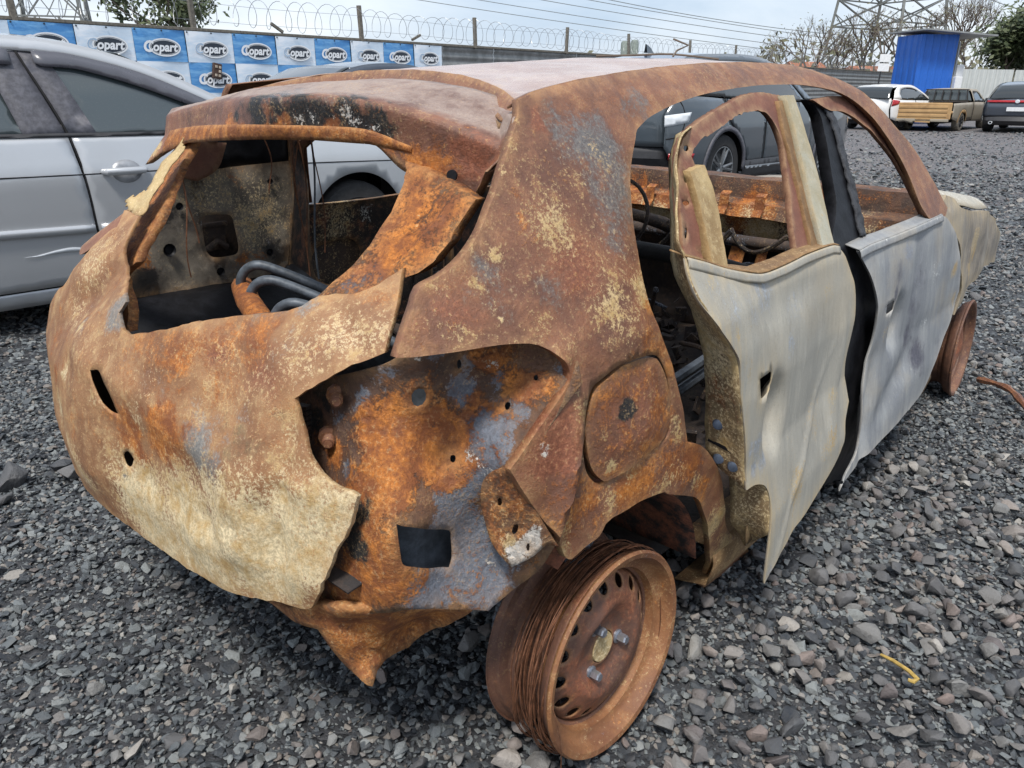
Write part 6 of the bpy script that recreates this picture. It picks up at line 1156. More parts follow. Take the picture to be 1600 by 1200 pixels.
def graphite_suv():
    h = R(90 - 44.5); d = Vector((math.cos(h), math.sin(h), 0)); lf = Vector((-d.y, d.x, 0))
    loc = Vector((2.35, 8.8, 0)) + lf * .93
    def W(x, z):
        y = float(np.interp(z, [.2, .35, .55, .8, 1.0, 1.08, 1.33, 1.55], [.90, .925, .935, .93, .91, .87, .76, .60]))
        if x > 2.8: y -= .2 * ((x - 2.8) / .9) ** 2
        if x < -.3: y -= .22 * ((-x - .3) / .8) ** 2
        return y
    c = Car('graphite_suv', 'dark graphite SUV seen through the burnt car windows', 'suv', loc, h, W)
    S = M['graphite']; zs = lambda l: [(x, z if z < 1.0 else 1.0 + (z - 1.0) * .83) for x, z in l]
    s0, t0 = c.side, c.top
    c.side = lambda n_, p_, *a, **k: s0(n_, zs(p_), *a, **k)
    c.top = lambda n_, p_, *a, **k: t0(n_, zs(p_), *a, **k)
    c.side('rear_wing', [(-.98, .62), (-.97, .95), (-.82, 1.15), (-.3, 1.12), (-.02, 1.10), (.05, .85), (.22, .72)] + arch(0, .36, .40, 55, 180) + [(-.5, .40), (-.85, .42)], S, step=.04)
    c.side('rear_door', [(-.01, 1.10), (.85, 1.06), (.86, .40), (.50, .40), (.42, .55), (.23, .73), (.06, .86)], S, step=.04); c.side('front_door', [(.865, 1.06), (1.95, 1.03), (2.05, .8), (2.05, .40), (.875, .40)], S, step=.04)
    c.side('front_wing', [(1.96, 1.03), (2.3, 1.02), (3.1, .93), (3.5, .75), (3.55, .5), (3.2, .42)] + arch(2.65, .36, .40, 10, 170) + [(2.06, .40), (2.06, .8)], S)
    for cx in (0, 2.65): c.side('wheel_arch', arch(cx, .36, .445, -5, 185, 18) + arch(cx, .36, .395, 185, -5, 18), M['dusttrim'], off=.012, step=.04, thick=.02)
    c.side('lower_cladding', [(.42, .42), (2.24, .42), (2.24, .22), (.42, .22)], M['trim'], off=.006); c.side('sill_strip', [(.45, .36), (2.2, .34), (2.2, .31), (.45, .33)], M['alloy'], off=.02)
    ro = [(-.86, 1.16), (-.72, 1.42), (-.45, 1.60), (.2, 1.655), (.9, 1.66), (1.3, 1.60), (1.7, 1.38), (2.1, 1.06)]; ri = [(1.92, 1.06), (1.6, 1.33), (1.25, 1.52), (.9, 1.57), (.2, 1.57), (-.3, 1.52), (-.5, 1.38), (-.55, 1.16)]
    c.side('roof_rail', ro + ri, S, off=.003, step=.06); c.side('side_glass', [(1.9, 1.05), (1.6, 1.33), (1.25, 1.52), (.9, 1.57), (.2, 1.57), (-.3, 1.52), (-.5, 1.38), (-.54, 1.15), (.85, 1.08)], M['glass'], off=-.01)
    c.top('roof', [(-.6, 1.59), (-.2, 1.66), (.5, 1.69), (1.1, 1.66), (1.3, 1.60)], paint('blue_sheen_roof', (.09, .13, .20), .18, 1.0, .4, .1), .05); c.top('rear_glass', [(-.92, 1.14), (-.78, 1.42), (-.6, 1.59)], M['glass'], .03); c.top('windscreen', [(1.3, 1.6), (1.7, 1.36), (2.1, 1.06)], M['glass'])  # roof bluer than the body panels
    c.top('tailgate', [(-1.04, .62), (-1.03, .95), (-.92, 1.14)], S, 0, bow=-.16); c.top('rear_bumper', [(-.92, .35), (-1.06, .5), (-1.04, .62)], M['trim'], 0, bow=-.2); c.top('bonnet', [(2.1, 1.06), (2.6, 1.05), (3.2, .97), (3.45, .85)], S, .03, bow=.1); c.top('front_bumper', [(3.45, .85), (3.58, .6), (3.5, .3)], S, 0, bow=.25)
    c.side('rear_lamp', [(-.985, .82), (-.98, .93), (-.66, .96), (-.70, .86)], M['lamp'], off=.006, step=.03, g=.04); c.side('rear_reflector', [(-.93, .50), (-.93, .56), (-.60, .55), (-.62, .49)], M['red'], off=.008, step=.03, g=.04)  # white rear panel stands in for a bright reflection on the tail
    c.strip('door_gap', [(-.02, 1.10), (.05, .86), (.23, .73)], M['gap'], .007, -.002); c.strip('door_gap', [(.87, 1.06), (.868, .42)], M['gap'], .007, -.002); c.strip('tailgate_gap', [(-.80, 1.15), (-.74, .9), (-.80, .72), (-.96, .70)], M['gap'], .007, -.001)
    b = MB(); b.loft([[(-.30 + .16 * t, s_ * .022 * (1 - t), 1.555 + hh * .8) for s_, hh in ((1, 0), (.3, .11 * (1 - t) ** .6), (-.3, .11 * (1 - t) ** .6), (-1, 0))] for t in (0, .3, .6, 1)]); b.build('roof_fin', S, c.e, True)
    c.core(-.85, 3.3, .25, 1.0, .66, M['gap'])
    for x in (0, 2.65):
        for sg in (-1, 1): make_tyre_wheel(c.e, x, sg * .90, .36, .23, .235, M['alloy'], M['tyre'], sg, 5)
graphite_suv()

def hatch_white():
    h = R(90 - 50); d = Vector((math.cos(h), math.sin(h), 0))
    def W(x, z):
        y = float(np.interp(z, [.2, .5, .8, .95, 1.2, 1.5], [.84, .86, .86, .84, .74, .58]))
        if x > 2.4: y -= .2 * ((x - 2.4) / .8) ** 2
        if x < -.2: y -= .2 * ((-x - .2) / .6) ** 2
        return y
    c = Car('white_hatchback', 'small white hatchback parked left of the tan pickup', 'car', (11.45, 25.6, 0), h, W)
    S = M['white']
    c.side('body_side', [(-.62, .4), (-.66, .8), (-.55, 1.05), (-.1, 1.0), (1.9, .96), (2.7, .88), (3.1, .7), (3.1, .4), (2.9, .3)] + arch(2.5, .3, .36, 0, 180) + arch(0, .3, .36, 0, 180), S, g=.09)
    c.side('roof_rail', [(-.55, 1.05), (-.42, 1.3), (-.15, 1.45), (.4, 1.5), (.9, 1.47), (1.4, 1.25), (1.9, .97), (1.7, 1.0), (1.3, 1.22), (.85, 1.38), (.3, 1.40), (-.05, 1.34), (-.2, 1.2), (-.15, 1.02)], S, g=.09, off=.004)
    c.side('side_glass', [(1.7, 1.0), (1.3, 1.22), (.85, 1.38), (.3, 1.40), (-.05, 1.34), (-.2, 1.2), (-.15, 1.02)], M['glass'], off=-.01, g=.09)
    c.top('roof', [(-.4, 1.44), (.3, 1.53), (.9, 1.5)], S, .04); c.top('rear_glass', [(-.68, 1.05), (-.55, 1.3), (-.4, 1.44)], M['glass'], .02); c.top('tailgate', [(-.7, .35), (-.76, .7), (-.68, 1.05)], S, 0, bow=-.12); c.top('windscreen', [(.9, 1.5), (1.9, .98)], M['glass']); c.top('bonnet', [(1.9, .98), (2.7, .92), (3.1, .75)], S, .02, bow=.1); c.top('front_bumper', [(3.1, .75), (3.2, .4)], S, 0, bow=.2)
    c.side('rear_lamp', [(-.66, .80), (-.60, 1.02), (-.30, .98), (-.4, .86)], M['red'], off=.01, g=.06); c.strip('door_gap', [(.72, 1.0), (.74, .3)], M['gap'], .009); 
    b = MB(); b.box((-.80, 0, .62), (.02, .45, .12)); b.build('number_plate', M['plate'], c.e)
    c.core(-.6, 3.0, .2, .9, .62, M['gap'])
    for x in (0, 2.5):
        for sg in (-1, 1): make_tyre_wheel(c.e, x, sg * .83, .30, .18, .19, M['alloy'], M['tyre'], sg, 6)
hatch_white(); bpy.data.objects['white_hatchback'].scale = (1, 1, .87)

def old_pickup():
    h = R(90 - 44); 
    def W(x, z):
        y = float(np.interp(z, [.2, .5, .8, .95, 1.2, 1.4], [.79, .82, .82, .80, .70, .60]))
        if x > 2.6: y -= .12 * ((x - 2.6) / .7) ** 2
        return y
    c = Car('old_pickup', 'old grey pickup with a tan rusty tailgate facing the camera', 'pickup truck', (12.95, 25.0, 0), h, W)
    S = M['oldgrey']
    c.side('bed_side', [(-1.0, .42), (-1.02, .92), (.95, .94), (.95, .36), (.42, .34)] + arch(0, .3, .37, 0, 180) + [(-.6, .36)], S, g=.09)
    c.side('cab_side', [(.96, .94), (2.2, .92), (3.1, .86), (3.25, .7), (3.25, .4), (2.95, .32)] + arch(2.55, .3, .37, 0, 180) + [(2.1, .28), (.96, .30)], S, g=.09)
    c.side('wheel_arch', arch(0, .3, .41, -5, 185, 16) + arch(0, .3, .36, 185, -5, 16), M['tan'], off=.01, g=.06)
    c.side('cab_frame', [(.98, .94), (1.02, 1.33), (1.2, 1.38), (1.75, 1.36), (2.25, .95), (2.1, .95), (1.7, 1.27), (1.2, 1.29), (1.12, 1.25), (1.1, .95)], S, g=.07); c.side('side_glass', [(1.1, .95), (1.12, 1.26), (1.7, 1.27), (2.1, .95)], M['glass2'], off=-.01, g=.09)
    c.top('roof', [(1.02, 1.36), (1.3, 1.41), (1.75, 1.38)], S, .03); c.top('windscreen', [(1.75, 1.38), (2.25, .96)], M['glass2']); c.top('bonnet', [(2.25, .96), (3.2, .85)], S, .02); c.top('front_bumper', [(3.2, .85), (3.3, .4)], S, 0)
    c.top('rear_glass', [(.97, .96), (1.0, 1.33)], M['glass2'], 0, inset=.06)
    b = MB(); b.box((0, 0, .60), (1.98, 1.45, .05)); b.build('bed_floor', M['tan'], c.e)
    # tailgate with pressed ribs
    b = MB(); b.box((-1.03, 0, .67), (.05, 1.56, .54)); b.build('tailgate', M['tan'], c.e, bevel=.04)
    for z in (.52, .66, .80): 
        b = MB(); b.box((-1.058, 0, z), (.025, 1.36, .085)); b.build('tailgate_rib', M['tan'], c.e, bevel=.03)
    b = MB(); b.box((-1.06, 0, .37), (.06, 1.5, .09)); b.build('rear_bumper', M['oldgrey'], c.e, bevel=.015)
    b = MB(); b.tube([(-1.05, .62, .33), (-1.12, .45, .36), (-1.15, .2, .30)], .05, 8); b.build('hanging_pipe', M['woodpost'], c.e, True)
    b = MB(); b.box((-1.08, -.05, .36), (.02, .42, .13)); b.build('number_plate', M['tan'], c.e)
    b = MB()
    for y in (-.62, -.36, -.12, .12, .36, .62): b.bar((.93, y, .93), (.93, y * .92, 1.36), .03)
    b.bar((.93, -.62, 1.36), (.93, .62, 1.36), .035); b.bar((.93, -.64, .95), (.93, .64, .95), .035); b.build('headboard_rack', M['trim'], c.e)
    for sg in (-1, 1):
        b = MB(); b.box((2.0, sg * .92, 1.02), (.08, .16, .11)); b.build('door_mirror', M['trim'], c.e, bevel=.02)
    c.strip('door_gap', [(.97, .95), (.97, .32)], M['gap'], .009); c.strip('door_gap', [(2.1, .95), (2.05, .32)], M['gap'], .009)
    c.core(-.95, 3.1, .28, .55, .6, M['gap']); c.core(1.0, 3.0, .3, .85, .66, M['gap'])
    for x in (0, 2.55):
        for sg in (-1, 1): make_tyre_wheel(c.e, x, sg * .80, .30, .18, .19, M['trim'], M['woodpost'], sg, 5)
old_pickup(); bpy.data.objects['old_pickup'].scale = (1, 1, .86)

def suv_right():
    h = R(90 - 40)
    def W(x, z):
        y = float(np.interp(z, [.2, .5, .8, 1.0, 1.3, 1.66], [.88, .92, .92, .89, .78, .60]))
        if x > 2.8: y -= .2 * ((x - 2.8) / .9) ** 2
        if x < -.3: y -= .12 * ((-x - .3) / .8) ** 2
        return y
    c = Car('blue_grey_suv', 'dark blue-grey SUV at the right picture edge, rear end with number plate towards the camera', 'suv', (14.95, 23.9, 0), h, W)
    S = paint('blue_grey_paint', (.055, .068, .09), .25, 1.0, .3, .15)
    c.side('body_side', [(-.95, .45), (-1.0, .9), (-.85, 1.12), (2.0, 1.04), (3.1, .95), (3.5, .75), (3.5, .4), (3.1, .32)] + arch(2.65, .34, .40, 0, 180) + arch(0, .34, .40, 0, 180), S, g=.09)
    c.side('roof_rail', [(-.85, 1.12), (-.7, 1.4), (-.4, 1.58), (.3, 1.65), (1.2, 1.6), (2.0, 1.05), (1.85, 1.06), (1.15, 1.5), (.3, 1.56), (-.3, 1.48), (-.45, 1.1)], S, g=.09, off=.004); c.side('side_glass', [(1.85, 1.06), (1.15, 1.5), (.3, 1.56), (-.3, 1.48), (-.45, 1.1)], M['glass'], off=-.01, g=.09)
    c.top('roof', [(-.6, 1.57), (.2, 1.69), (1.2, 1.63)], S, .04); c.top('rear_glass', [(-.96, 1.12), (-.8, 1.4), (-.6, 1.57)], M['glass'], .02, inset=.05); c.top('windscreen', [(1.2, 1.63), (2.05, 1.06)], M['glass']); c.top('bonnet', [(2.05, 1.06), (3.1, .98), (3.5, .8)], S, .02); c.top('front_bumper', [(3.5, .8), (3.6, .4)], S, 0, bow=.2)
    c.top('tailgate', [(-1.04, .55), (-1.06, .9), (-.96, 1.12)], S, 0, bow=-.10); c.top('rear_bumper', [(-.98, .25), (-1.10, .4), (-1.04, .55)], M['trim'], 0, bow=-.14)
    c.top('light_bar', [(-1.068, 1.0), (-1.035, 1.065)], M['red'], 0, bow=-.10, off=0, g=.03)
    b = MB(); b.lathe([(.0, .012), (.045, .012), (.06, 0)], 20, Matrix.Translation((-1.08, 0, 1.03)) @ Matrix.Rotation(R(-90), 4, 'Y')); b.build('round_emblem', M['lamp'], c.e)
    b = MB(); b.box((-1.085, 0, .78), (.02, .46, .13)); b.build('number_plate', M['plate'], c.e, bevel=.004)
    b = MB(); b.lathe([(.035, 0), (.05, 0), (.05, .08), (.035, .08)], 14, Matrix.Translation((-1.12, .55, .34)) @ Matrix.Rotation(R(-90), 4, 'Y')); b.build('exhaust_tip', M['lamp'], c.e, True)
    c.core(-.9, 3.3, .25, 1.0, .66, M['gap'])
    for x in (0, 2.65):
        for sg in (-1, 1): make_tyre_wheel(c.e, x, sg * .89, .34, .22, .22, M['alloy'], M['tyre'], sg, 5)
suv_right(); bpy.data.objects['blue_grey_suv'].scale = (1, 1, .83)
# dark car whose roof shows above the burnt car's roof in front of the banner
def roof_car():
    h = R(90 - 44); 
    def W(x, z):
        y = float(np.interp(z, [.2, .5, .8, .95, 1.2, 1.5], [.84, .87, .87, .84, .74, .60]))
        if x > 2.4: y -= .2 * ((x - 2.4) / .8) ** 2
        if x < -.2: y -= .2 * ((-x - .2) / .6) ** 2
        return y
    c = Car('dark_sedan', 'dark blue car whose roof peeks over the burnt car below the banner', 'car', (-2.25, 9.6, 0), h, W)
    S = paint('navy_paint', (.03, .04, .06), .25, 1.0, .2, .15)
    c.side('body_side', [(-.9, .4), (-.95, .8), (-.85, 1.0), (-.1, 1.0), (1.9, .96), (2.9, .88), (3.3, .7), (3.3, .4), (2.98, .3)] + arch(2.55, .3, .36, 0, 180) + arch(0, .3, .36, 0, 180), S, g=.09)
    c.side('roof_rail', [(-.75, 1.02), (-.3, 1.28), (.1, 1.42), (.6, 1.46), (1.0, 1.42), (1.5, 1.22), (1.95, .97), (1.75, 1.0), (1.35, 1.2), (.95, 1.34), (.5, 1.37), (.15, 1.33), (-.1, 1.2), (-.2, 1.02)], S, g=.09, off=.004); c.side('side_glass', [(1.75, 1.0), (1.35, 1.2), (.95, 1.34), (.5, 1.37), (.15, 1.33), (-.1, 1.2), (-.2, 1.02)], M['glass'], off=-.01, g=.09)
    c.top('roof', [(.0, 1.43), (.6, 1.49), (1.05, 1.44)], S, .04); c.top('rear_glass', [(-.8, 1.03), (-.3, 1.3), (.0, 1.43)], M['glass'], .02); c.top('boot_lid', [(-1.0, .4), (-1.02, .8), (-.95, 1.0), (-.8, 1.03)], S, 0); c.top('windscreen', [(1.05, 1.44), (1.95, .98)], M['glass']); c.top('bonnet', [(1.95, .98), (2.9, .9), (3.3, .75)], S, .02); c.top('front_bumper', [(3.3, .75), (3.35, .35)], S, 0, bow=.2)
    c.core(-.85, 3.1, .2, .9, .66, M['gap'])
    for x in (0, 2.55):
        for sg in (-1, 1): make_tyre_wheel(c.e, x, sg * .84, .30, .19, .19, M['alloy'], M['tyre'], sg, 5)
roof_car()

# ------------------------------------------------------------------ blue booth, sign, pale gate
def place_at(px, py_ground, y):   # helper: lateral position of a picture column at distance y
    return (px - 800) / 1200 * (y * math.cos(R(21)) + 1.18 * math.sin(R(21)))
BY = 29.5
booth = empty('guard_booth', (place_at(1415, 0, BY) + .05, BY, 0), R(8), 'tall bright blue corrugated metal booth under an overhanging lean-to roof', 'booth')
M['boothblue'] = plain('blue_sheet', (.022, .13, .52), .4, .1, .12, 2, .05); M['boothgrey'] = plain('grey_sheet', (.27, .28, .28), .5, .2, .2, 3)
def corr(w_, h_, n, mat, name, parent, h2=None):
    rows = []
    for i in range(n * 6 + 1):
        x = w_ * i / (n * 6); ph = i % 6; d = (0, .0, .028, .028, .0, 0)[ph]
        hh = h_ + ((h2 or h_) - h_) * x / w_
        rows.append([(x, -d, .03), (x, -d, hh)])
    b = MB(); b.loft(rows); return solid(b.build(name, mat, parent), .004, 0)
for k in range(5):
    o = corr(.285, 2.98, 1, M['boothblue'], 'wall_panel', booth); o.location = (k * .286, 0, 0)
o = corr(1.4, 2.98, 4, M['boothgrey'], 'side_wall', booth, 2.75); o.location = (1.435, 0, 0); o.rotation_euler = (0, 0, R(60))
o = corr(1.43, 2.98, 6, M['boothblue'], 'back_wall', booth); o.location = (0, 1.4, 0)
o = corr(1.4, 2.98, 4, M['boothblue'], 'side_wall', booth); o.location = (0, 0, 0); o.rotation_euler = (0, 0, R(90))
b = MB(); b.box((1.15, .6, 3.02), (2.7, 2.3, .05), Matrix.Rotation(R(4), 3, 'Y')); b.build('roof', M['boothgrey'], booth)
for k in range(3):
    b = MB(); b.box((1.56 + .20 * k, .1 + .40 * k, 1.38), (.06, .06, 2.7)); b.build('pipe_post', M['galv'], booth)
for k, (x, z) in enumerate(((1.62, 1.35), (1.78, 1.75))):
    b = MB(); b.box((x, -.05 + .25 * k, z), (.28, .2, .5)); b.build('meter_box', M['plate'], booth, bevel=.02)
b = MB(); b.box((1.9, .75, 1.1), (.4, .4, .9)); b.build('cabinet', M['boothgrey'], booth, bevel=.01)
sx = place_at(1383, 0, 26.5)
sg_ = empty('post_sign', (sx - .15, 27.3, 0), R(-15), 'small white sign on a thin leaning post before the blue booth', 'sign')
sg_.rotation_euler = (0, R(2), R(-12))
b = MB(); b.tube([(0, 0, 0), (.0, 0, 2.3)], .025, 8); b.build('post', M['trim'], sg_, True)
for z in (2.13, 1.85): MB().box((.06, -.03, z), (.34, .012, .24)).build('sign_plate', M['plate'], sg_, bevel=.003)
M['palegate'] = plain('pale_sheet', (.52, .54, .52), .5, .1, .12, 1.5, .05)
g2 = empty('yard_gate', (place_at(1486, 0, 34), 34, 0), R(20), 'pale corrugated sheet gate beyond the pickup, next to a dark gap', 'gate')
for k in range(6):
    o = corr(.49, 1.95, 2, M['palegate'], 'gate_panel', g2); o.location = (k * .5, 0, 0)
for k in range(7):
    o = corr(.49, 1.95, 2, M['palegate'], 'gate_panel', g2); o.location = (3.6 + k * .5, .4, 0)
MB().box((3.3, .7, .95), (.62, .1, 1.9)).build('doorway', M['gap'], g2)  # solid near-black slab painting the shade in the gap
MB().box((3.02, .05, 1.0), (.06, .06, 2.0)).build('gate_post', M['woodpost'], g2)

# ------------------------------------------------------------------ vegetation
def leaf_mat(name, a, c):
    m, t, p = new_mat(name); b = NB(t); v = b.obj(); n = b.noise(v, 1.2, 4, .6); f = b.noise(v, 9, 3, .6)
    b.l(b.mix(b.step(b.math('ADD', b.math('MULTIPLY', n, .6), b.math('MULTIPLY', f, .4)), .38, .62), a, c), p.inputs['Base Color']); p.inputs['Roughness'].default_value = .6
    return m
M['leaf'] = leaf_mat('tree_leaves', (.035, .055, .022), (.10, .12, .05)); M['leaf2'] = leaf_mat('olive_leaves', (.06, .065, .032), (.15, .14, .075)); M['bark'] = plain('bark', (.13, .105, .085), .9, 0, .3, 12)
def grow(b, p, d, l, r, depth, rg, tips, spread=.55):
    q = p + d * l; mid = p + d * l * .5 + Vector((rg.uniform(-1, 1), rg.uniform(-1, 1), rg.uniform(-.3, .5))) * l * .08
    b.tube([p, mid, q], [r, r * .85, r * .68], 5 if depth > 2 else 3, cap=False); tips.append((q, depth))
    if depth == 0: return
    for k in range(rg.choice((2, 3, 3))):
        n = (d + Vector((rg.uniform(-1, 1), rg.uniform(-1, 1), rg.uniform(-.5, .9))) * spread).normalized()
        grow(b, q if k else mid.lerp(q, .8), n, l * rg.uniform(.62, .85), r * .62, depth - 1, rg, tips, spread)
def tree(name, label, cat, loc, h, seed, leaves, lmat, lsize, depth=5, group=None, lean=0, spread=.6, cl=.35, trunk=.3):
    rg = random.Random(seed); e = empty(name, loc, 0, label, cat, group)
    b = MB(); tips = []; grow(b, Vector((0, 0, -.05)), Vector((lean, 0, 1)).normalized(), h * trunk, h * .022 + .02, depth, rg, tips, spread)
    b.build('trunk', M['bark'], e, True)
    if leaves:
        v = []; f = []; tp = [t for t, dd in tips if dd <= 2]
        for _ in range(leaves):
            c = rg.choice(tp) + Vector((rg.gauss(0, 1), rg.gauss(0, 1), rg.gauss(0, .8))) * cl
            a = Vector((rg.gauss(0, 1), rg.gauss(0, 1), rg.gauss(0, 1))).normalized(); o = a.orthogonal().normalized(); s = lsize * rg.uniform(.6, 1.4)
            k = len(v); v += [c - a * s, c + o * s * .45, c + a * s, c - o * s * .45]; f.append((k, k + 1, k + 2, k + 3))
        o = link('crown', mesh_of('crown', v, f, False), lmat, e)
    return e
def at(px, y): return Vector((place_at(px, 0, y), y, 0))
tree('leafy_tree', 'small leafy tree rising behind the banner', 'tree', fpt(5.6, 0, -4.5), 3.3, 3, 1500, M['leaf'], .075, 4, None, 0, .52, .18, .36)
rgx = random.Random(9)
bare = [(1225, 60, 5.0), (1262, 62, 6.5), (1300, 58, 6.0), (1345, 60, 7.0), (1390, 62, 7.6), (1430, 64, 8.6), (1470, 66, 8.8), (1500, 60, 6.0), (1185, 64, 4.0)]
bare_lb = ['low bare bush above the burnt car roof, left of the brick huts', 'thin bare tree over the left brick hut', 'bare tree between the two brick huts', 'bare tree behind the right brick hut at the left pylon leg', 'bare tree standing inside the pylon base', 'taller bare tree over the left edge of the blue booth', 'tallest bare tree, over the blue booth roof', 'bare tree showing right of the blue booth', 'smallest bare bush, leftmost of the bare trees beyond the fence']
for i, (px, y, h) in enumerate(bare):
    tree('bare_tree', bare_lb[i], 'tree', at(px, y), h, 20 + i, 170, M['leaf2'], .10, 6, 'bare trees around the pylon', 0, .65, .35, .27)
green = [(1560, 48, 5.0, 'dense green tree beyond the yard, above the dark blue-grey SUV'), (1596, 46, 7.4, 'tall half-bare green tree at the right picture edge'), (1640, 46, 7.0, 'green tree just past the right picture edge')]
for i, (px, y, h, lb) in enumerate(green): tree('green_tree', lb, 'tree', at(px, y), h, 50 + i, 6500, M['leaf'], .16, 5, None, 0, .7, .5, .26)
# far scrub line and hill
v = []; f = []; rg = random.Random(2)
for _ in range(9000):
    px = rg.uniform(880, 1750); y = rg.uniform(66, 95); c = at(px, y) + Vector((0, 0, abs(rg.gauss(0, 1)) * (1.3 if px < 1180 else 1.8)))
    a = Vector((rg.gauss(0, 1), rg.gauss(0, 1), rg.gauss(0, 1))).normalized(); o = a.orthogonal().normalized(); s = rg.uniform(.2, .5); k = len(v)
    v += [c - a * s, c + o * s * .6, c + a * s, c - o * s * .6]; f.append((k, k + 1, k + 2, k + 3))
link('scrub', mesh_of('scrub', v, f, False), M['leaf2'], None, 'stuff')
b = MB(); b.loft([[(x, y + 8 * math.sin(x * .02), zz + (1.2 * math.sin(x * .045) + .8 * math.sin(x * .11)) * (zz > 0)) for x in np.linspace(-160, 260, 60)] for y, zz in ((110, -1), (125, 2.2), (150, 4.2), (220, 5.0))])
b.build('hill', leaf_mat('hill_scrub', (.07, .075, .05), (.15, .10, .07)), smooth=True, kind='structure')
b = MB(); 
for i, px in enumerate((1236, 1252, 1345, 1352)):
    b = MB(); p = at(px, 70); b.box((0, 0, 1.4), (1.3, 3, 2.8)); b.add([(-1.5, -1.7, 2.75), (1.5, -1.7, 2.75), (1.5, 1.7, 2.75), (-1.5, 1.7, 2.75), (-1.5, 0, 3.5), (1.5, 0, 3.5)], [(0, 1, 5, 4), (2, 3, 4, 5), (0, 4, 3), (1, 2, 5)])
# brick-red roofs beyond the fence
def hut(px, y, wd, hh, label):
    e = empty('brick_hut', at(px, y), R(20), label, 'building')
    MB().box((0, 0, hh / 2), (wd, 3, hh)).build('wall', plain('brick_wall_%d' % px, (.30, .12, .07), .85), e)
    b = MB(); w2 = wd / 2 + .2; b.add([(-w2, -1.7, hh), (w2, -1.7, hh), (w2, 1.7, hh), (-w2, 1.7, hh), (-w2, 0, hh + .8), (w2, 0, hh + .8)], [(0, 1, 5, 4), (2, 3, 4, 5), (0, 4, 3), (1, 2, 5), (0, 3, 2, 1)]); b.build('roof', plain('tile_roof_%d' % px, (.33, .13, .07), .8), e)
    MB().box((-.2 * wd, -1.52, hh * .5), (.7, .06, .8)).build('window', M['glass'], e)
hut(1248, 72, 3.0, 2.6, 'low brick-red hut far behind the burnt car roof'); hut(1352, 70, 4.2, 2.2, 'brick-red roofed hut far behind the fence below the pylon')

# ------------------------------------------------------------------ pylons and cables
M['steel'] = plain('pylon_steel', (.20, .21, .20), .6, .4, .2, 5)
def pylon(name, label, loc, w0, w1, h, levels, rz):
    e = empty(name, loc, rz, label, 'pylon')
    def c(z): return (w0 + (w1 - w0) * z / h) / 2
    leg = {}
    for sx_, sy_ in ((1, 1), (1, -1), (-1, 1), (-1, -1)):
        b = MB(); b.bar((sx_ * c(0), sy_ * c(0), 0), (sx_ * c(h), sy_ * c(h), h), .20); b.build('leg', M['steel'], e)
    for i in range(len(levels) - 1):
        z0, z1 = levels[i], levels[i + 1]; a, b2 = c(z0), c(z1)
        for k in range(4):
            R4 = Matrix.Rotation(k * math.pi / 2, 3, 'Z'); q = MB(); t = .11
            if i: q.bar(R4 @ Vector((-a, a, z0)), R4 @ Vector((a, a, z0)), t)
            m_ = (z0 + z1) / 2
            if i == 0:
                for s_ in (-1, 1):
                    q.bar(R4 @ Vector((s_ * a, a, z0)), R4 @ Vector((s_ * b2 * .32, b2, z1)), t); q.bar(R4 @ Vector((s_ * c(m_), c(m_), m_)), R4 @ Vector((s_ * (a + b2 * .32) * .42, c(m_), m_ + .9)), t * .7)
                    q.bar(R4 @ Vector((s_ * c(m_ + 1.2), c(m_ + 1.2), m_ + 1.2)), R4 @ Vector((s_ * b2 * .32, b2, z1)), t * .7)
            else:
                q.bar(R4 @ Vector((-a, a, z0)), R4 @ Vector((b2, b2, z1)), t); q.bar(R4 @ Vector((a, a, z0)), R4 @ Vector((-b2, b2, z1)), t)
                q.bar(R4 @ Vector((-a * .5, a, z0)), R4 @ Vector((-c(m_), c(m_), m_)), t * .6); q.bar(R4 @ Vector((a * .5, a, z0)), R4 @ Vector((c(m_), c(m_), m_)), t * .6); q.bar(R4 @ Vector((0, a, z0)), R4 @ Vector((-a * .45, (a + c(m_)) / 2, (z0 + m_) / 2 + .4)), t * .6)
            q.build('lattice_brace', M['steel'], e)
    return e
pylon('steel_pylon', 'large lattice steel pylon standing behind the blue booth', at(1368, 72), 7.6, 2.6, 26, [0, 6.2, 8.3, 10.6, 13, 15.5, 18, 20.5, 23, 26], R(33))
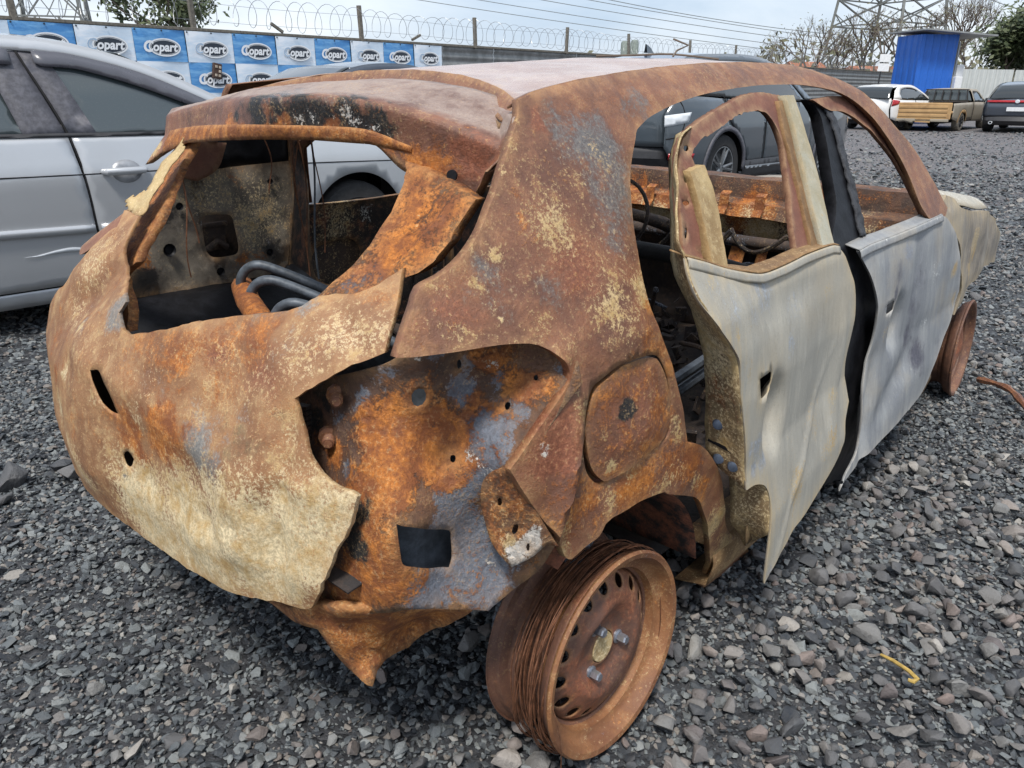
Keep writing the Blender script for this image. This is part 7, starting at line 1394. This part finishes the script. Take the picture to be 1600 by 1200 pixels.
pylon('steel_pylon', 'distant lattice pylon base above the banner at the far left', Vector((-33.6, 62, 0)), 5.0, 2.4, 26, [0, 6, 11, 15, 18, 21, 24, 26], R(20))
for i, (a, z0, c2, z1) in enumerate((((660, 110), 26, (1378, 74), 24.5), ((560, 110), 25, (1378, 74), 23.5), ((440, 110), 24, (1378, 74), 22.6), ((330, 110), 23, (1378, 74), 21.8), ((200, 110), 22, (1378, 74), 20.6))):
    pass
def cable(x0, y0, z0, x1, y1, z1, sag):
    b = MB(); b.tube([(x0 + (x1 - x0) * t, y0 + (y1 - y0) * t, z0 + (z1 - z0) * t - sag * 4 * t * (1 - t)) for t in np.linspace(0, 1, 30)], .028, 4); return b.build('power_cable', M['steel'])
def sky_pt(px, py, y):
    Zc = 1.0; tt = (py - 600) / 1200; dy = -math.sin(R(21)) * tt + math.cos(R(21)); dz = -math.cos(R(21)) * tt - math.sin(R(21)); dx = (px - 800) / 1200
    return (dx * y / dy, y, 1.18 + dz * y / dy)
for i, (p, q) in enumerate((((300, -60), (1330, 92)), ((330, -75), (1330, 84)), ((480, -70), (1340, 74)), ((600, -65), (1345, 66)), ((860, -20), (1350, 58)), ((1480, -30), (1700, 40)))):
    o = cable(*sky_pt(*p, 60), *sky_pt(*q, 74), .4)
    tag(o, ('lowest of the overhead cables sloping down over the fence', 'second lowest overhead cable over the fence', 'middle overhead cable of the bundle sloping to the pylon', 'second highest overhead cable of the bundle', 'topmost overhead cable of the bundle sloping to the pylon', 'lone overhead cable above the pale gate at far right')[i], 'power cable', 'overhead power cables')
# dry twigs lying on the burnt car's roof
for i, pts in enumerate(([(.92, .02, 1.268), (1.0, -.06, 1.27), (1.12, -.10, 1.275), (1.22, -.20, 1.262)], [(1.10, -.12, 1.268), (1.15, -.10, 1.285), (1.18, -.12, 1.30), (1.16, -.08, 1.318)])):
    b = MB(); b.tube([to_world(p) for p in resample(pts, .04, False)], .003, 5)
    tag(b.build('twig', M['bark'], smooth=True), ('bent dry twig lying along the burnt car roof', 'dry twig sticking up from the burnt car roof')[i], 'twig', None)
